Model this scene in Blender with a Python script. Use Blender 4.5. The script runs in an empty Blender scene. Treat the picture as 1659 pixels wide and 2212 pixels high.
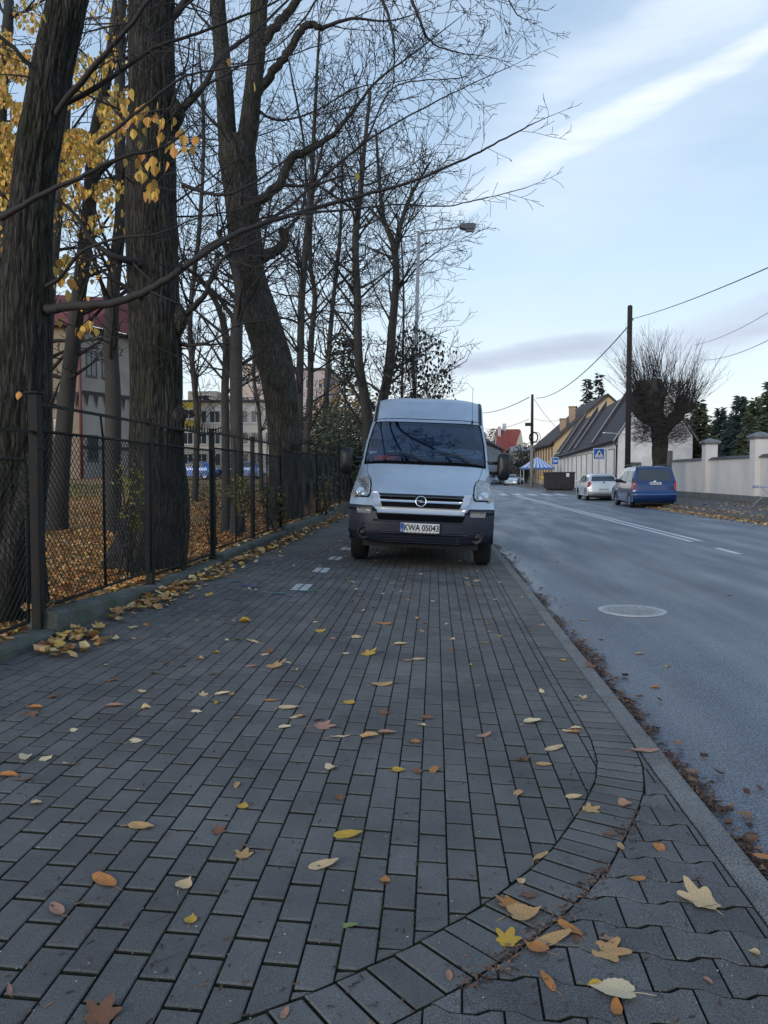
import bpy, math, random
from mathutils import Vector, Matrix, noise as mnoise
R = math.radians
rng = random.Random(7)
scene = bpy.context.scene
COL = scene.collection
# ---------------------------------------------------------------- camera
H = 1.31
cam_d = bpy.data.cameras.new('camera'); cam = bpy.data.objects.new('camera', cam_d); COL.objects.link(cam)
cam_d.sensor_fit = 'VERTICAL'; cam_d.sensor_height = 36.0; cam_d.lens = 27.03
cam_d.clip_start = 0.05; cam_d.clip_end = 3000
cam.location = (0, 0, H); cam.rotation_euler = (R(90 - 2.757), 0, R(3.8))
scene.camera = cam
# ---------------------------------------------------------------- view
scene.view_settings.view_transform = 'Standard'; scene.view_settings.look = 'None'
scene.view_settings.exposure = 0.34; scene.view_settings.gamma = 1.0
scene.cycles.max_bounces = 6; scene.cycles.transparent_max_bounces = 24
scene.cycles.use_denoising = True
scene.cycles.sample_clamp_indirect = 4.0
# pixel helper: a point on the photograph's ray at world depth Y (the picture is 1659 x 2212 in these units)
_F = 1661.0; _a = R(3.8); _p = R(2.757)
_fw = Vector((-math.sin(_a)*math.cos(_p), math.cos(_a)*math.cos(_p), -math.sin(_p)))
_rt = Vector((math.cos(_a), math.sin(_a), 0)); _up = _rt.cross(_fw)
def at(x, y, Y):
    d = _F*_fw + (x-829.5)*_rt + (1106-y)*_up
    return Vector((0, 0, H)) + d*(Y/d.y)
def ground(x, y, z0=0.0, sl=0.04):
    d = _F*_fw + (x-829.5)*_rt + (1106-y)*_up
    s = (z0-H)/(d.z+sl*d.x)
    return Vector((0, 0, H)) + d*s
# ---------------------------------------------------------------- world
def world():
    w = bpy.data.worlds.new('World'); scene.world = w; w.use_nodes = True
    nt = w.node_tree; nt.nodes.clear(); N = nt.nodes.new; L = nt.links.new
    out = N('ShaderNodeOutputWorld'); bg = N('ShaderNodeBackground'); L(bg.outputs[0], out.inputs[0])
    tc = N('ShaderNodeTexCoord'); D = tc.outputs['Generated']
    sky = N('ShaderNodeTexSky'); sky.sky_type = 'NISHITA'; sky.sun_disc = False
    sky.sun_elevation = R(7); sky.sun_rotation = R(205); sky.altitude = 300; sky.dust_density = 1.0
    L(D, sky.inputs[0])
    def mth(op, a, b=None, c=None):
        n = N('ShaderNodeMath'); n.operation = op
        for i, v in enumerate((a, b, c)):
            if v is None: continue
            if isinstance(v, (int, float)): n.inputs[i].default_value = v
            else: L(v, n.inputs[i])
        return n.outputs[0]
    def mixc(f, a, b, t='MIX'):
        n = N('ShaderNodeMix'); n.data_type = 'RGBA'; n.blend_type = t
        for s, v in ((0, f), (6, a), (7, b)):
            if isinstance(v, (int, float)): n.inputs[s].default_value = v
            elif isinstance(v, tuple): n.inputs[s].default_value = v
            else: L(v, n.inputs[s])
        return n.outputs[2]
    def ramp(x, pts):
        n = N('ShaderNodeValToRGB'); L(x, n.inputs[0]); e = n.color_ramp.elements
        while len(e) < len(pts): e.new(0.5)
        for k, (p, c) in enumerate(pts): e[k].position = p; e[k].color = c
        return n.outputs[0]
    sep = N('ShaderNodeSeparateXYZ'); L(D, sep.inputs[0])
    z = sep.outputs[2]
    grad = ramp(z, [(0.0, (.80, .74, .76, 1)), (.035, (.84, .84, .88, 1)), (.10, (.77, .88, .95, 1)), (.25, (.58, .76, .94, 1)), (.42, (.41, .57, .78, 1)), (.60, (.34, .48, .68, 1)), (1.0, (.22, .36, .62, 1))])
    nis = mixc(1.0, sky.outputs[0], (.085, .085, .085, 1), 'MULTIPLY')
    col = mixc(0.82, nis, grad)
    mp = N('ShaderNodeMapping'); mp.inputs['Scale'].default_value = (1.6, 1.0, 5.0); mp.inputs['Rotation'].default_value = (0, R(-24), 0); L(D, mp.inputs[0])
    def nz(vec, sc, det, rough=.55, dist=0.0):
        n = N('ShaderNodeTexNoise'); n.inputs['Scale'].default_value = sc; n.inputs['Detail'].default_value = det
        n.inputs['Roughness'].default_value = rough; n.inputs['Distortion'].default_value = dist; L(vec, n.inputs['Vector']); return n.outputs[0]
    wob = nz(mp.outputs[0], 3.0, 5, .6, .3)
    soft = nz(mp.outputs[0], 1.3, 4)
    m2 = N('ShaderNodeMapping'); m2.inputs['Rotation'].default_value = (0, R(-26), 0); m2.inputs['Scale'].default_value = (2.5, 2.5, 26); L(D, m2.inputs[0])
    wisp = mth('ADD', nz(m2.outputs[0], 1.6, 6, .65, .2), .32)
    def band(pa, pb, w, wig, e0=None):
        """a soft streak of cloud along the great circle through two sky directions"""
        da = (at(*pa, 10)-Vector((0, 0, H))).normalized(); db = (at(*pb, 10)-Vector((0, 0, H))).normalized()
        n = da.cross(db).normalized()
        dp = N('ShaderNodeVectorMath'); dp.operation = 'DOT_PRODUCT'; L(D, dp.inputs[0]); dp.inputs[1].default_value = n
        off = mth('MULTIPLY', mth('SUBTRACT', wob, .5), wig)
        d = mth('ABSOLUTE', mth('ADD', dp.outputs['Value'], off))
        m = mth('SUBTRACT', 1.0, mth('DIVIDE', d, w)); m = mth('MAXIMUM', m, 0.0); m = mth('MULTIPLY', m, mth('SUBTRACT', 2.0, m))
        mid = (da+db).normalized(); half = math.acos(da.dot(db))*.5
        dm = N('ShaderNodeVectorMath'); dm.operation = 'DOT_PRODUCT'; L(D, dm.inputs[0]); dm.inputs[1].default_value = mid
        mr = N('ShaderNodeMapRange'); mr.interpolation_type = 'SMOOTHSTEP'; L(dm.outputs['Value'], mr.inputs[0])
        mr.inputs[1].default_value = math.cos(half*1.25); mr.inputs[2].default_value = math.cos(half*.6)
        return mth('MULTIPLY', m, mr.outputs[0])
    veil = ramp(soft, [(.46, (0, 0, 0, 1)), (.75, (.30, .30, .30, 1))])
    col = mixc(veil, col, (.78, .86, .95, 1))
    s1 = mth('MULTIPLY', band((980, 440), (1900, -40), .019, .035), mth('MULTIPLY', mth('POWER', wisp, 2.0), .85)); col = mixc(s1, col, (.86, .91, .97, 1))
    s2 = mth('MULTIPLY', band((1050, 380), (1800, -60), .10, .08), mth('MULTIPLY', wisp, .38)); col = mixc(s2, col, (.80, .88, .96, 1))
    s3 = mth('MULTIPLY', band((1150, 190), (1700, -70), .03, .05), mth('MULTIPLY', wisp, .5)); col = mixc(s3, col, (.80, .87, .96, 1))
    g1 = mth('MULTIPLY', band((960, 795), (1350, 735), .017, .030), mth('MULTIPLY', wisp, 1.0)); col = mixc(g1, col, (.42, .47, .60, 1))
    g2 = mth('MULTIPLY', band((1380, 770), (1900, 610), .032, .06), mth('MULTIPLY', mth('POWER', wisp, 2.0), .95)); col = mixc(g2, col, (.46, .50, .64, 1))
    pk = ramp(z, [(0.0, (.5, .5, .5, 1)), (.05, (.45, .45, .45, 1)), (.11, (0, 0, 0, 1))]); col = mixc(mth('MULTIPLY', pk, soft), col, (.95, .80, .76, 1))
    L(col, bg.inputs[0]); bg.inputs[1].default_value = 1.0
world()
sun_d = bpy.data.lights.new('sun', 'SUN'); sun_d.energy = 1.5; sun_d.angle = R(30); sun_d.color = (1.0, .94, .88)
sun = bpy.data.objects.new('sun', sun_d); COL.objects.link(sun); sun.rotation_euler = (R(74), 0, R(-36))
# ---------------------------------------------------------------- mesh builder
class MB:
    def __init__(s): s.v = []; s.f = []; s.m = []; s.sm = []
    def add(s, vs, fs, m=0, smooth=False):
        b = len(s.v); s.v += [tuple(p) for p in vs]
        for f in fs: s.f.append(tuple(b+i for i in f)); s.m.append(m); s.sm.append(smooth)
    def quad(s, a, b, c, d, m=0): s.add([a, b, c, d], [(0, 1, 2, 3)], m)
    def box(s, x0, x1, y0, y1, z0, z1, m=0, bv=0.0, M=None):
        if bv > 0:
            b = bv; vs = []; 
            for sx in (0, 1):
                for sy in (0, 1):
                    for sz in (0, 1):
                        X = (x0, x1)[sx]; Y = (y0, y1)[sy]; Z = (z0, z1)[sz]
                        ix = X+(b if sx == 0 else -b); iy = Y+(b if sy == 0 else -b); iz = Z+(b if sz == 0 else -b)
                        vs += [(X, iy, iz), (ix, Y, iz), (ix, iy, Z)]
            def I(a, b_, c, k): return (a*4+b_*2+c)*3+k
            fs = [(I(0,0,0,0), I(0,0,1,0), I(0,1,1,0), I(0,1,0,0)), (I(1,0,0,0), I(1,1,0,0), I(1,1,1,0), I(1,0,1,0)),
                  (I(0,0,0,1), I(1,0,0,1), I(1,0,1,1), I(0,0,1,1)), (I(0,1,0,1), I(0,1,1,1), I(1,1,1,1), I(1,1,0,1)),
                  (I(0,0,0,2), I(0,1,0,2), I(1,1,0,2), I(1,0,0,2)), (I(0,0,1,2), I(1,0,1,2), I(1,1,1,2), I(0,1,1,2))]
            for a in (0, 1):
                for c in (0, 1):
                    fs.append((I(0,a,c,1), I(1,a,c,1), I(1,a,c,2), I(0,a,c,2)))
                    fs.append((I(a,0,c,0), I(a,1,c,0), I(a,1,c,2), I(a,0,c,2)))
                    fs.append((I(a,c,0,0), I(a,c,1,0), I(a,c,1,1), I(a,c,0,1)))
                    for d in (0, 1): fs.append((I(a,c,d,0), I(a,c,d,1), I(a,c,d,2)))
        else:
            vs = [(x, y, z) for x in (x0, x1) for y in (y0, y1) for z in (z0, z1)]
            fs = [(0,1,3,2), (4,6,7,5), (0,4,5,1), (2,3,7,6), (0,2,6,4), (1,5,7,3)]
        if M is not None: vs = [M @ Vector(p) for p in vs]
        s.add(vs, fs, m)
    def tube(s, path, rad, n=6, m=0, cap=True, jit=0.0, smooth=True):
        P = [Vector(p) for p in path]
        if isinstance(rad, (int, float)): rad = [rad]*len(P)
        up = None; vs = []; fs = []
        for i, p in enumerate(P):
            t = (P[min(i+1, len(P)-1)]-P[max(i-1, 0)])
            t = t.normalized() if t.length > 1e-9 else Vector((0, 0, 1))
            if up is None: up = Vector((1, 0, 0)) if abs(t.x) < .8 else Vector((0, 1, 0))
            a = (up-t*up.dot(t)).normalized(); b = t.cross(a); up = a
            for k in range(n):
                an = 2*math.pi*k/n; r = rad[i]*(1+(rng.uniform(-jit, jit) if jit else 0))
                vs.append(p+(a*math.cos(an)+b*math.sin(an))*r)
        for i in range(len(P)-1):
            for k in range(n):
                k2 = (k+1) % n; fs.append((i*n+k, i*n+k2, (i+1)*n+k2, (i+1)*n+k))
        if cap: fs.append(tuple(range(n-1, -1, -1))); fs.append(tuple((len(P)-1)*n+k for k in range(n)))
        s.add(vs, fs, m, smooth)
    def lathe(s, prof, n=24, m=0, M=None, smooth=True, cap=True):
        vs = []; fs = []
        for (r, z) in prof:
            for k in range(n):
                an = 2*math.pi*k/n; vs.append(Vector((r*math.cos(an), r*math.sin(an), z)))
        for i in range(len(prof)-1):
            for k in range(n):
                k2 = (k+1) % n; fs.append((i*n+k, i*n+k2, (i+1)*n+k2, (i+1)*n+k))
        if cap: fs.append(tuple(range(n-1, -1, -1))); fs.append(tuple((len(prof)-1)*n+k for k in range(n)))
        if M is not None: vs = [M @ p for p in vs]
        s.add(vs, fs, m, smooth)
    def prism(s, pts, a, b, m=0, axis='y', bev=0.0):
        """polygon (2 coords) extruded from a to b along axis"""
        def mk(p, t):
            if axis == 'y': return (p[0], t, p[1])
            if axis == 'x': return (t, p[0], p[1])
            return (p[0], p[1], t)
        n = len(pts); vs = [mk(p, a) for p in pts]+[mk(p, b) for p in pts]
        fs = [tuple(range(n-1, -1, -1)), tuple(range(n, 2*n))]+[(i, (i+1) % n, n+(i+1) % n, n+i) for i in range(n)]
        s.add(vs, fs, m)
    def build(s, name, mats, parent=None, origin=(0, 0, 0), recalc=False):
        me = bpy.data.meshes.new(name); o = Vector(origin)
        me.from_pydata([(p[0]-o.x, p[1]-o.y, p[2]-o.z) for p in s.v], [], s.f)
        if not isinstance(mats, (list, tuple)): mats = [mats]
        for mt in mats: me.materials.append(mt)
        me.polygons.foreach_set('material_index', s.m); me.polygons.foreach_set('use_smooth', s.sm)
        if recalc:
            import bmesh
            bm = bmesh.new(); bm.from_mesh(me); bmesh.ops.recalc_face_normals(bm, faces=bm.faces); bm.to_mesh(me); bm.free()
        me.update()
        ob = bpy.data.objects.new(name, me); COL.objects.link(ob)
        if parent is not None: ob.parent = parent
        else: ob.location = o
        return ob
def tag(o, label=None, cat=None, group=None, kind=None):
    if label: o['label'] = label
    if cat: o['category'] = cat
    if group: o['group'] = group
    if kind: o['kind'] = kind
    return o
def thing(name, loc, label, cat, group=None, rot=(0, 0, 0)):
    o = bpy.data.objects.new(name, None); COL.objects.link(o); o.location = loc; o.rotation_euler = rot
    return tag(o, label, cat, group)
def struct(mb, name, m): return tag(mb.build(name, m), kind='structure')
def stuff(mb, name, m, label, cat): return tag(mb.build(name, m), label, cat, kind='stuff')
# ---------------------------------------------------------------- materials
def mat(name, col, rough=.7, var=0.0, vs=6.0, bump=0.0, bs=60.0, col2=None, metal=0.0, spec=.5, coat=0.0, island=0.0, stretch=None, bdist=.01, mid=.5, det=6, isl_cols=None):
    m = bpy.data.materials.new(name); m.use_nodes = True; nt = m.node_tree; N = nt.nodes.new; L = nt.links.new
    b = nt.nodes['Principled BSDF']; b.inputs['Roughness'].default_value = rough; b.inputs['Metallic'].default_value = metal
    b.inputs['Specular IOR Level'].default_value = spec; b.inputs['Coat Weight'].default_value = coat; b.inputs['Coat Roughness'].default_value = .05
    tc = N('ShaderNodeTexCoord'); vec = tc.outputs['Object']
    if stretch:
        mp = N('ShaderNodeMapping'); mp.inputs['Scale'].default_value = stretch; L(vec, mp.inputs[0]); vec = mp.outputs[0]
    c = None
    if isl_cols:
        g = N('ShaderNodeNewGeometry'); r = N('ShaderNodeValToRGB'); L(g.outputs['Random Per Island'], r.inputs[0]); e = r.color_ramp.elements
        r.color_ramp.interpolation = 'CONSTANT'
        while len(e) < len(isl_cols): e.new(.5)
        for k, cc in enumerate(isl_cols): e[k].position = k/len(isl_cols); e[k].color = (*cc, 1)
        c = r.outputs[0]
    def mixn(f, A, B, t='MIX'):
        n = N('ShaderNodeMix'); n.data_type = 'RGBA'; n.blend_type = t
        for s_, v in ((0, f), (6, A), (7, B)):
            if isinstance(v, (int, float)): n.inputs[s_].default_value = v
            elif isinstance(v, tuple): n.inputs[s_].default_value = v
            else: L(v, n.inputs[s_])
        return n.outputs[2]
    if var > 0:
        nz = N('ShaderNodeTexNoise'); nz.inputs['Scale'].default_value = vs; nz.inputs['Detail'].default_value = det; nz.inputs['Roughness'].default_value = .6; L(vec, nz.inputs['Vector'])
        rp = N('ShaderNodeMapRange'); L(nz.outputs[0], rp.inputs[0]); rp.inputs[1].default_value = mid-.16; rp.inputs[2].default_value = mid+.16
        if col2 is None: col2 = tuple(x*(1-var) for x in col)
        fac = rp.outputs[0]
        A = c if c is not None else (*col, 1)
        if c is not None:
            c = mixn(fac, A, mixn(1.0, A, (1-var, 1-var, 1-var, 1), 'MULTIPLY'))
        else: c = mixn(fac, A, (*col2, 1))
    if island > 0:
        g = N('ShaderNodeNewGeometry'); mr = N('ShaderNodeMapRange'); L(g.outputs['Random Per Island'], mr.inputs[0]); mr.inputs[3].default_value = 1-island; mr.inputs[4].default_value = 1+island
        cmb = N('ShaderNodeCombineColor'); [L(mr.outputs[0], cmb.inputs[i]) for i in range(3)]
        c = mixn(1.0, c if c is not None else (*col, 1), cmb.outputs[0], 'MULTIPLY')
    if c is not None: L(c, b.inputs['Base Color'])
    else: b.inputs['Base Color'].default_value = (*col, 1)
    if bump > 0:
        n2 = N('ShaderNodeTexNoise'); n2.inputs['Scale'].default_value = bs; n2.inputs['Detail'].default_value = 4; L(vec, n2.inputs['Vector'])
        bp = N('ShaderNodeBump'); bp.inputs['Strength'].default_value = bump; bp.inputs['Distance'].default_value = bdist; L(n2.outputs[0], bp.inputs['Height']); L(bp.outputs[0], b.inputs['Normal'])
    return m
def speckle(m, sc, lo, hi, amt, col=None):
    """multiply the colour by a fine grain (aggregate in stone)"""
    nt = m.node_tree; N = nt.nodes.new; L = nt.links.new; b = nt.nodes['Principled BSDF']
    tc = N('ShaderNodeTexCoord'); n = N('ShaderNodeTexNoise'); n.inputs['Scale'].default_value = sc; n.inputs['Detail'].default_value = 2; L(tc.outputs['Object'], n.inputs['Vector'])
    r = N('ShaderNodeMapRange'); L(n.outputs[0], r.inputs[0]); r.inputs[1].default_value = lo; r.inputs[2].default_value = hi; r.inputs[3].default_value = 1-amt; r.inputs[4].default_value = 1+amt
    cc = N('ShaderNodeCombineColor'); [L(r.outputs[0], cc.inputs[i]) for i in range(3)]
    mx = N('ShaderNodeMix'); mx.data_type = 'RGBA'; mx.blend_type = 'MULTIPLY'; mx.inputs[0].default_value = 1
    src = b.inputs['Base Color']
    if src.is_linked: L(src.links[0].from_socket, mx.inputs[6])
    else: mx.inputs[6].default_value = src.default_value
    L(cc.outputs[0], mx.inputs[7]); L(mx.outputs[2], src); return m
def barkmat(name, c1, c2, sc=1.0, moss=None, depth=.02):
    m = bpy.data.materials.new(name); m.use_nodes = True; nt = m.node_tree; N = nt.nodes.new; L = nt.links.new
    b = nt.nodes['Principled BSDF']; b.inputs['Roughness'].default_value = .9; b.inputs['Specular IOR Level'].default_value = .25
    tc = N('ShaderNodeTexCoord')
    mp = N('ShaderNodeMapping'); mp.inputs['Scale'].default_value = (30*sc, 30*sc, 2.6*sc); L(tc.outputs['Object'], mp.inputs[0])
    dn = N('ShaderNodeTexNoise'); dn.inputs['Scale'].default_value = .9; dn.inputs['Detail'].default_value = 6; L(mp.outputs[0], dn.inputs['Vector'])
    ad = N('ShaderNodeMix'); ad.data_type = 'RGBA'; ad.blend_type = 'ADD'; ad.inputs[0].default_value = 1.0; vm = N('ShaderNodeVectorMath'); vm.operation = 'SCALE'; L(dn.outputs['Color'], vm.inputs[0]); vm.inputs['Scale'].default_value = 2.6; L(mp.outputs[0], ad.inputs[6]); L(vm.outputs[0], ad.inputs[7])
    vo = N('ShaderNodeTexVoronoi'); vo.feature = 'DISTANCE_TO_EDGE'; vo.inputs['Scale'].default_value = 1.0; L(ad.outputs[2], vo.inputs['Vector'])
    rp = N('ShaderNodeValToRGB'); L(vo.outputs['Distance'], rp.inputs[0]); rp.color_ramp.elements[0].position = .0; rp.color_ramp.elements[1].position = .28
    rp.color_ramp.elements[0].color = (*c2, 1); rp.color_ramp.elements[1].color = (*c1, 1)
    n2 = N('ShaderNodeTexNoise'); n2.inputs['Scale'].default_value = 2.3; n2.inputs['Detail'].default_value = 5; L(tc.outputs['Object'], n2.inputs['Vector'])
    mr = N('ShaderNodeMapRange'); L(n2.outputs[0], mr.inputs[0]); mr.inputs[1].default_value = .42; mr.inputs[2].default_value = .66
    mx = N('ShaderNodeMix'); mx.data_type = 'RGBA'; L(mr.outputs[0], mx.inputs[0]); L(rp.outputs[0], mx.inputs[6])
    mm = N('ShaderNodeMix'); mm.data_type = 'RGBA'; mm.blend_type = 'MULTIPLY'; mm.inputs[0].default_value = 1; L(rp.outputs[0], mm.inputs[6]); mm.inputs[7].default_value = (*(moss or (.6, .6, .6)), 1)
    L(mm.outputs[2], mx.inputs[7]); L(mx.outputs[2], b.inputs['Base Color'])
    n3 = N('ShaderNodeTexNoise'); n3.inputs['Scale'].default_value = 90; n3.inputs['Detail'].default_value = 3; L(tc.outputs['Object'], n3.inputs['Vector'])
    ma = N('ShaderNodeMath'); ma.operation = 'MULTIPLY_ADD'; L(n3.outputs[0], ma.inputs[0]); ma.inputs[1].default_value = .25
    mn = N('ShaderNodeMath'); mn.operation = 'MINIMUM'; L(vo.outputs['Distance'], mn.inputs[0]); mn.inputs[1].default_value = .35; L(mn.outputs[0], ma.inputs[2])
    bp = N('ShaderNodeBump'); bp.inputs['Strength'].default_value = 1.0; bp.inputs['Distance'].default_value = depth; L(ma.outputs[0], bp.inputs['Height']); L(bp.outputs[0], b.inputs['Normal'])
    return m
M = {}
M['brick'] = speckle(mat('paving_brick', (.142, .137, .131), .8, .38, 1.7, .5, 260, island=.13, bdist=.003, spec=.35), 330, .35, .65, .38)
M['brick_white'] = speckle(mat('white_paving_brick', (.66, .66, .64), .8, .5, 14, .3, 200, bdist=.002), 200, .35, .65, .2)
M['beh'] = speckle(mat('interlocking_paver', (.138, .134, .130), .85, .35, 3, .7, 220, island=.12, bdist=.004, spec=.35), 260, .35, .65, .5)
M['joint'] = mat('joint_soil', (.020, .020, .017), .95, .7, 5, .8, 90, col2=(.022, .034, .010))
M['kerb'] = speckle(mat('kerb_concrete', (.19, .185, .175), .85, .35, 5, .4, 160, bdist=.003), 150, .38, .62, .5)
M['plinth'] = speckle(mat('plinth_concrete', (.105, .112, .108), .9, .6, 3.2, .8, 26, col2=(.045, .06, .03), bdist=.02, mid=.56), 120, .35, .65, .3)
M['ground'] = mat('soil', (.06, .05, .035), .95, .5, .4)
M['asphalt2'] = speckle(mat('sidewalk_asphalt', (.11, .105, .105), .8, .3, 1.1, .3, 60), 60, .35, .65, .25)
M['white'] = mat('white_road_paint', (.78, .78, .78), .6, .35, 9)
M['chalkw'] = mat('worn_white_paint', (.30, .31, .31), .8, .65, 22, col2=(.11, .113, .12))
M['iron'] = mat('rusty_dark_iron', (.010, .014, .013), .75, .8, 9, .3, 60, col2=(.030, .014, .009), mid=.60, bdist=.003, spec=.3)
M['wire'] = mat('old_fence_wire', (.014, .015, .014), .6, .4, 12)
M['bark1'] = barkmat('furrowed_bark', (.064, .058, .050), (.014, .013, .012), 1.0, (.55, .66, .45))
M['bark2'] = barkmat('pale_furrowed_bark', (.088, .080, .068), (.022, .020, .018), .9, (.6, .68, .52))
M['bark3'] = mat('smooth_bark', (.050, .046, .040), .85, .45, 5, .5, 30, stretch=(1, 1, .3))
M['twig'] = mat('twig_bark', (.022, .019, .018), .8)
M['twig2'] = mat('far_twig_bark', (.032, .027, .026), .8)
M['galv'] = mat('grey_steel', (.46, .46, .46), .55, .2, 8, metal=.3)
M['wood'] = mat('dark_pole_wood', (.030, .024, .022), .85, .5, 8, .3, 40, stretch=(1, 1, .15))
M['conc'] = mat('pole_concrete', (.22, .21, .20), .85, .35, 6)
M['black'] = mat('black_plastic', (.006, .007, .009), .4, spec=.5)
M['rubber'] = mat('tyre_rubber', (.012, .012, .013), .8, .3, 30)
def paintm(name, c, metal=.6, rough=.32, coat=1.0, dirt=.12):
    return mat(name, c, rough, dirt, 5, metal=metal, coat=coat)
def glassm(name, tint=.30, ior=1.9):
    m = bpy.data.materials.new(name); m.use_nodes = True; nt = m.node_tree; nt.nodes.clear(); N = nt.nodes.new; L = nt.links.new
    o = N('ShaderNodeOutputMaterial'); t = N('ShaderNodeBsdfTransparent'); t.inputs[0].default_value = (tint*.85, tint*.95, tint*1.05, 1)
    g = N('ShaderNodeBsdfGlossy'); g.inputs['Roughness'].default_value = .02; g.inputs[0].default_value = (.92, .95, 1, 1)
    f = N('ShaderNodeFresnel'); f.inputs[0].default_value = ior; mx = N('ShaderNodeMixShader'); L(f.outputs[0], mx.inputs[0]); L(t.outputs[0], mx.inputs[1]); L(g.outputs[0], mx.inputs[2]); L(mx.outputs[0], o.inputs[0])
    return m
M['glass'] = glassm('tinted_glass', .85, 1.85)
M['wglass'] = mat('window_glass', (.035, .045, .055), .12, spec=.9)
M['lens'] = mat('clear_lamp_lens', (.50, .50, .47), .12, .6, 30, metal=.55, coat=1, col2=(.16, .165, .16))
M['amber'] = mat('amber_lens', (.40, .33, .24), .25, .5, 40, coat=1)
M['chrome'] = mat('chrome_trim', (.75, .77, .80), .18, metal=1)
M['redlens'] = mat('red_lamp_lens', (.42, .02, .02), .2, coat=1)
M['pinklens'] = mat('pale_lamp_lens', (.60, .28, .22), .2, coat=1)
M['leafcols'] = mat('fallen_leaf_mix', (.3, .15, .05), .75, .35, 30, isl_cols=[(.74, .33, .09), (.64, .26, .07), (.78, .42, .11), (.46, .20, .07), (.80, .50, .16), (.70, .36, .12), (.66, .30, .08), (.72, .50, .18)])
M['driftcols'] = mat('drift_leaf_mix', (.3, .15, .05), .75, .35, 30, isl_cols=[(.64, .42, .16), (.56, .30, .12), (.70, .54, .28), (.40, .19, .08), (.64, .42, .10), (.58, .36, .17), (.30, .15, .07), (.70, .52, .24)])
M['debris'] = mat('leaf_crumbs', (.1, .05, .03), .9, isl_cols=[(.09, .045, .030), (.05, .028, .02), (.14, .075, .045), (.07, .035, .025), (.24, .13, .07), (.045, .03, .025), (.11, .05, .03), (.17, .10, .06)])
# ================================================================ GROUND AND PAVING
def sm(t): t = max(0., min(1., t)); return t*t*(3-2*t)
def gz(x, Y): return -0.04*x+.03*sm((Y-5)/5)
ROADZ = -.085
def sheet(x0, x1, y0, y1, zf, nx, ny, m, name, kind=True):
    b = MB(); vs = []; fs = []
    for j in range(ny+1):
        for i in range(nx+1):
            x = x0+(x1-x0)*i/nx; y = y0+(y1-y0)*j/ny; vs.append((x, y, zf(x, y)))
    for j in range(ny):
        for i in range(nx): a = j*(nx+1)+i; fs.append((a, a+1, a+nx+2, a+nx+1))
    b.add(vs, fs, 0, True); return struct(b, name, m)
sheet(-700, 700, -700, 1500, lambda x, y: -.45, 1, 1, M['ground'], 'ground')
# asphalt road: aggregate grain plus lengthwise worn wheel tracks and faint stains
def asphalt():
    m = bpy.data.materials.new('road_asphalt'); m.use_nodes = True; nt = m.node_tree; N = nt.nodes.new; L = nt.links.new; b = nt.nodes['Principled BSDF']
    tc = N('ShaderNodeTexCoord')
    def nz(sc, det, st=None):
        v = tc.outputs['Object']
        if st: mp = N('ShaderNodeMapping'); mp.inputs['Scale'].default_value = st; L(v, mp.inputs[0]); v = mp.outputs[0]
        n = N('ShaderNodeTexNoise'); n.inputs['Scale'].default_value = sc; n.inputs['Detail'].default_value = det; L(v, n.inputs['Vector']); return n.outputs[0]
    def mr(x, a, c, d, e): n = N('ShaderNodeMapRange'); L(x, n.inputs[0]); n.inputs[1].default_value = a; n.inputs[2].default_value = c; n.inputs[3].default_value = d; n.inputs[4].default_value = e; return n.outputs[0]
    def mul(a, c): n = N('ShaderNodeMath'); n.operation = 'MULTIPLY'; L(a, n.inputs[0]); L(c, n.inputs[1]); return n.outputs[0]
    v = mul(mr(nz(95, 2), .38, .62, .35, 1.75), mr(nz(1.4, 4, (1, .10, 1)), .35, .65, .82, 1.18)); v = mul(v, mr(nz(.5, 3), .35, .65, .88, 1.12)); v = mul(v, mr(nz(28, 2), .4, .6, .9, 1.1))
    cc = N('ShaderNodeCombineColor'); [L(v, cc.inputs[i]) for i in range(3)]
    mx = N('ShaderNodeMix'); mx.data_type = 'RGBA'; mx.blend_type = 'MULTIPLY'; mx.inputs[0].default_value = 1; L(cc.outputs[0], mx.inputs[6]); mx.inputs[7].default_value = (.120, .134, .158, 1); L(mx.outputs[2], b.inputs['Base Color'])
    L(mr(nz(2, 3, (1, .15, 1)), .35, .65, .42, .62), b.inputs['Roughness']); b.inputs['Specular IOR Level'].default_value = .6
    bp = N('ShaderNodeBump'); bp.inputs['Strength'].default_value = .55; bp.inputs['Distance'].default_value = .006; L(nz(140, 2), bp.inputs['Height']); L(bp.outputs[0], b.inputs['Normal'])
    return m
M['asphalt'] = asphalt()
sheet(1.11, 9.72, -30, 320, lambda x, y: ROADZ, 1, 1, M['asphalt'], 'road')
sheet(9.80, 40, -30, 320, lambda x, y: .04, 1, 1, M['asphalt2'], 'sidewalk')
kb = MB()
y = -30
while y < 200:
    kb.box(9.66, 9.795, y, y+.99, ROADZ-.1, .035, bv=.01); y += 1.0
struct(kb, 'kerb', M['kerb'])
# road markings
def strip(x0, x1, y0, y1, name='road_marking', m=None, z=ROADZ+.004):
    b = MB(); n = max(1, int((y1-y0)/2)); n = min(n, 60)
    for i in range(n):
        a = y0+(y1-y0)*i/n; c = y0+(y1-y0)*(i+1)/n; b.quad((x0, a, z), (x1, a, z), (x1, c, z), (x0, c, z))
    return struct(b, name, m or M['white'])
strip(5.30, 5.42, 16.4, 51.5); strip(5.54, 5.66, 16.6, 51.5)
for k in range(4): strip(5.30, 5.42, 13.9-k*3.0, 15.0-k*3.0)
x = 1.6
while x < 9.4: strip(x, x+.5, 53.0, 57.5); x += 1.0
strip(5.30, 5.42, 60, 140)
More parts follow.
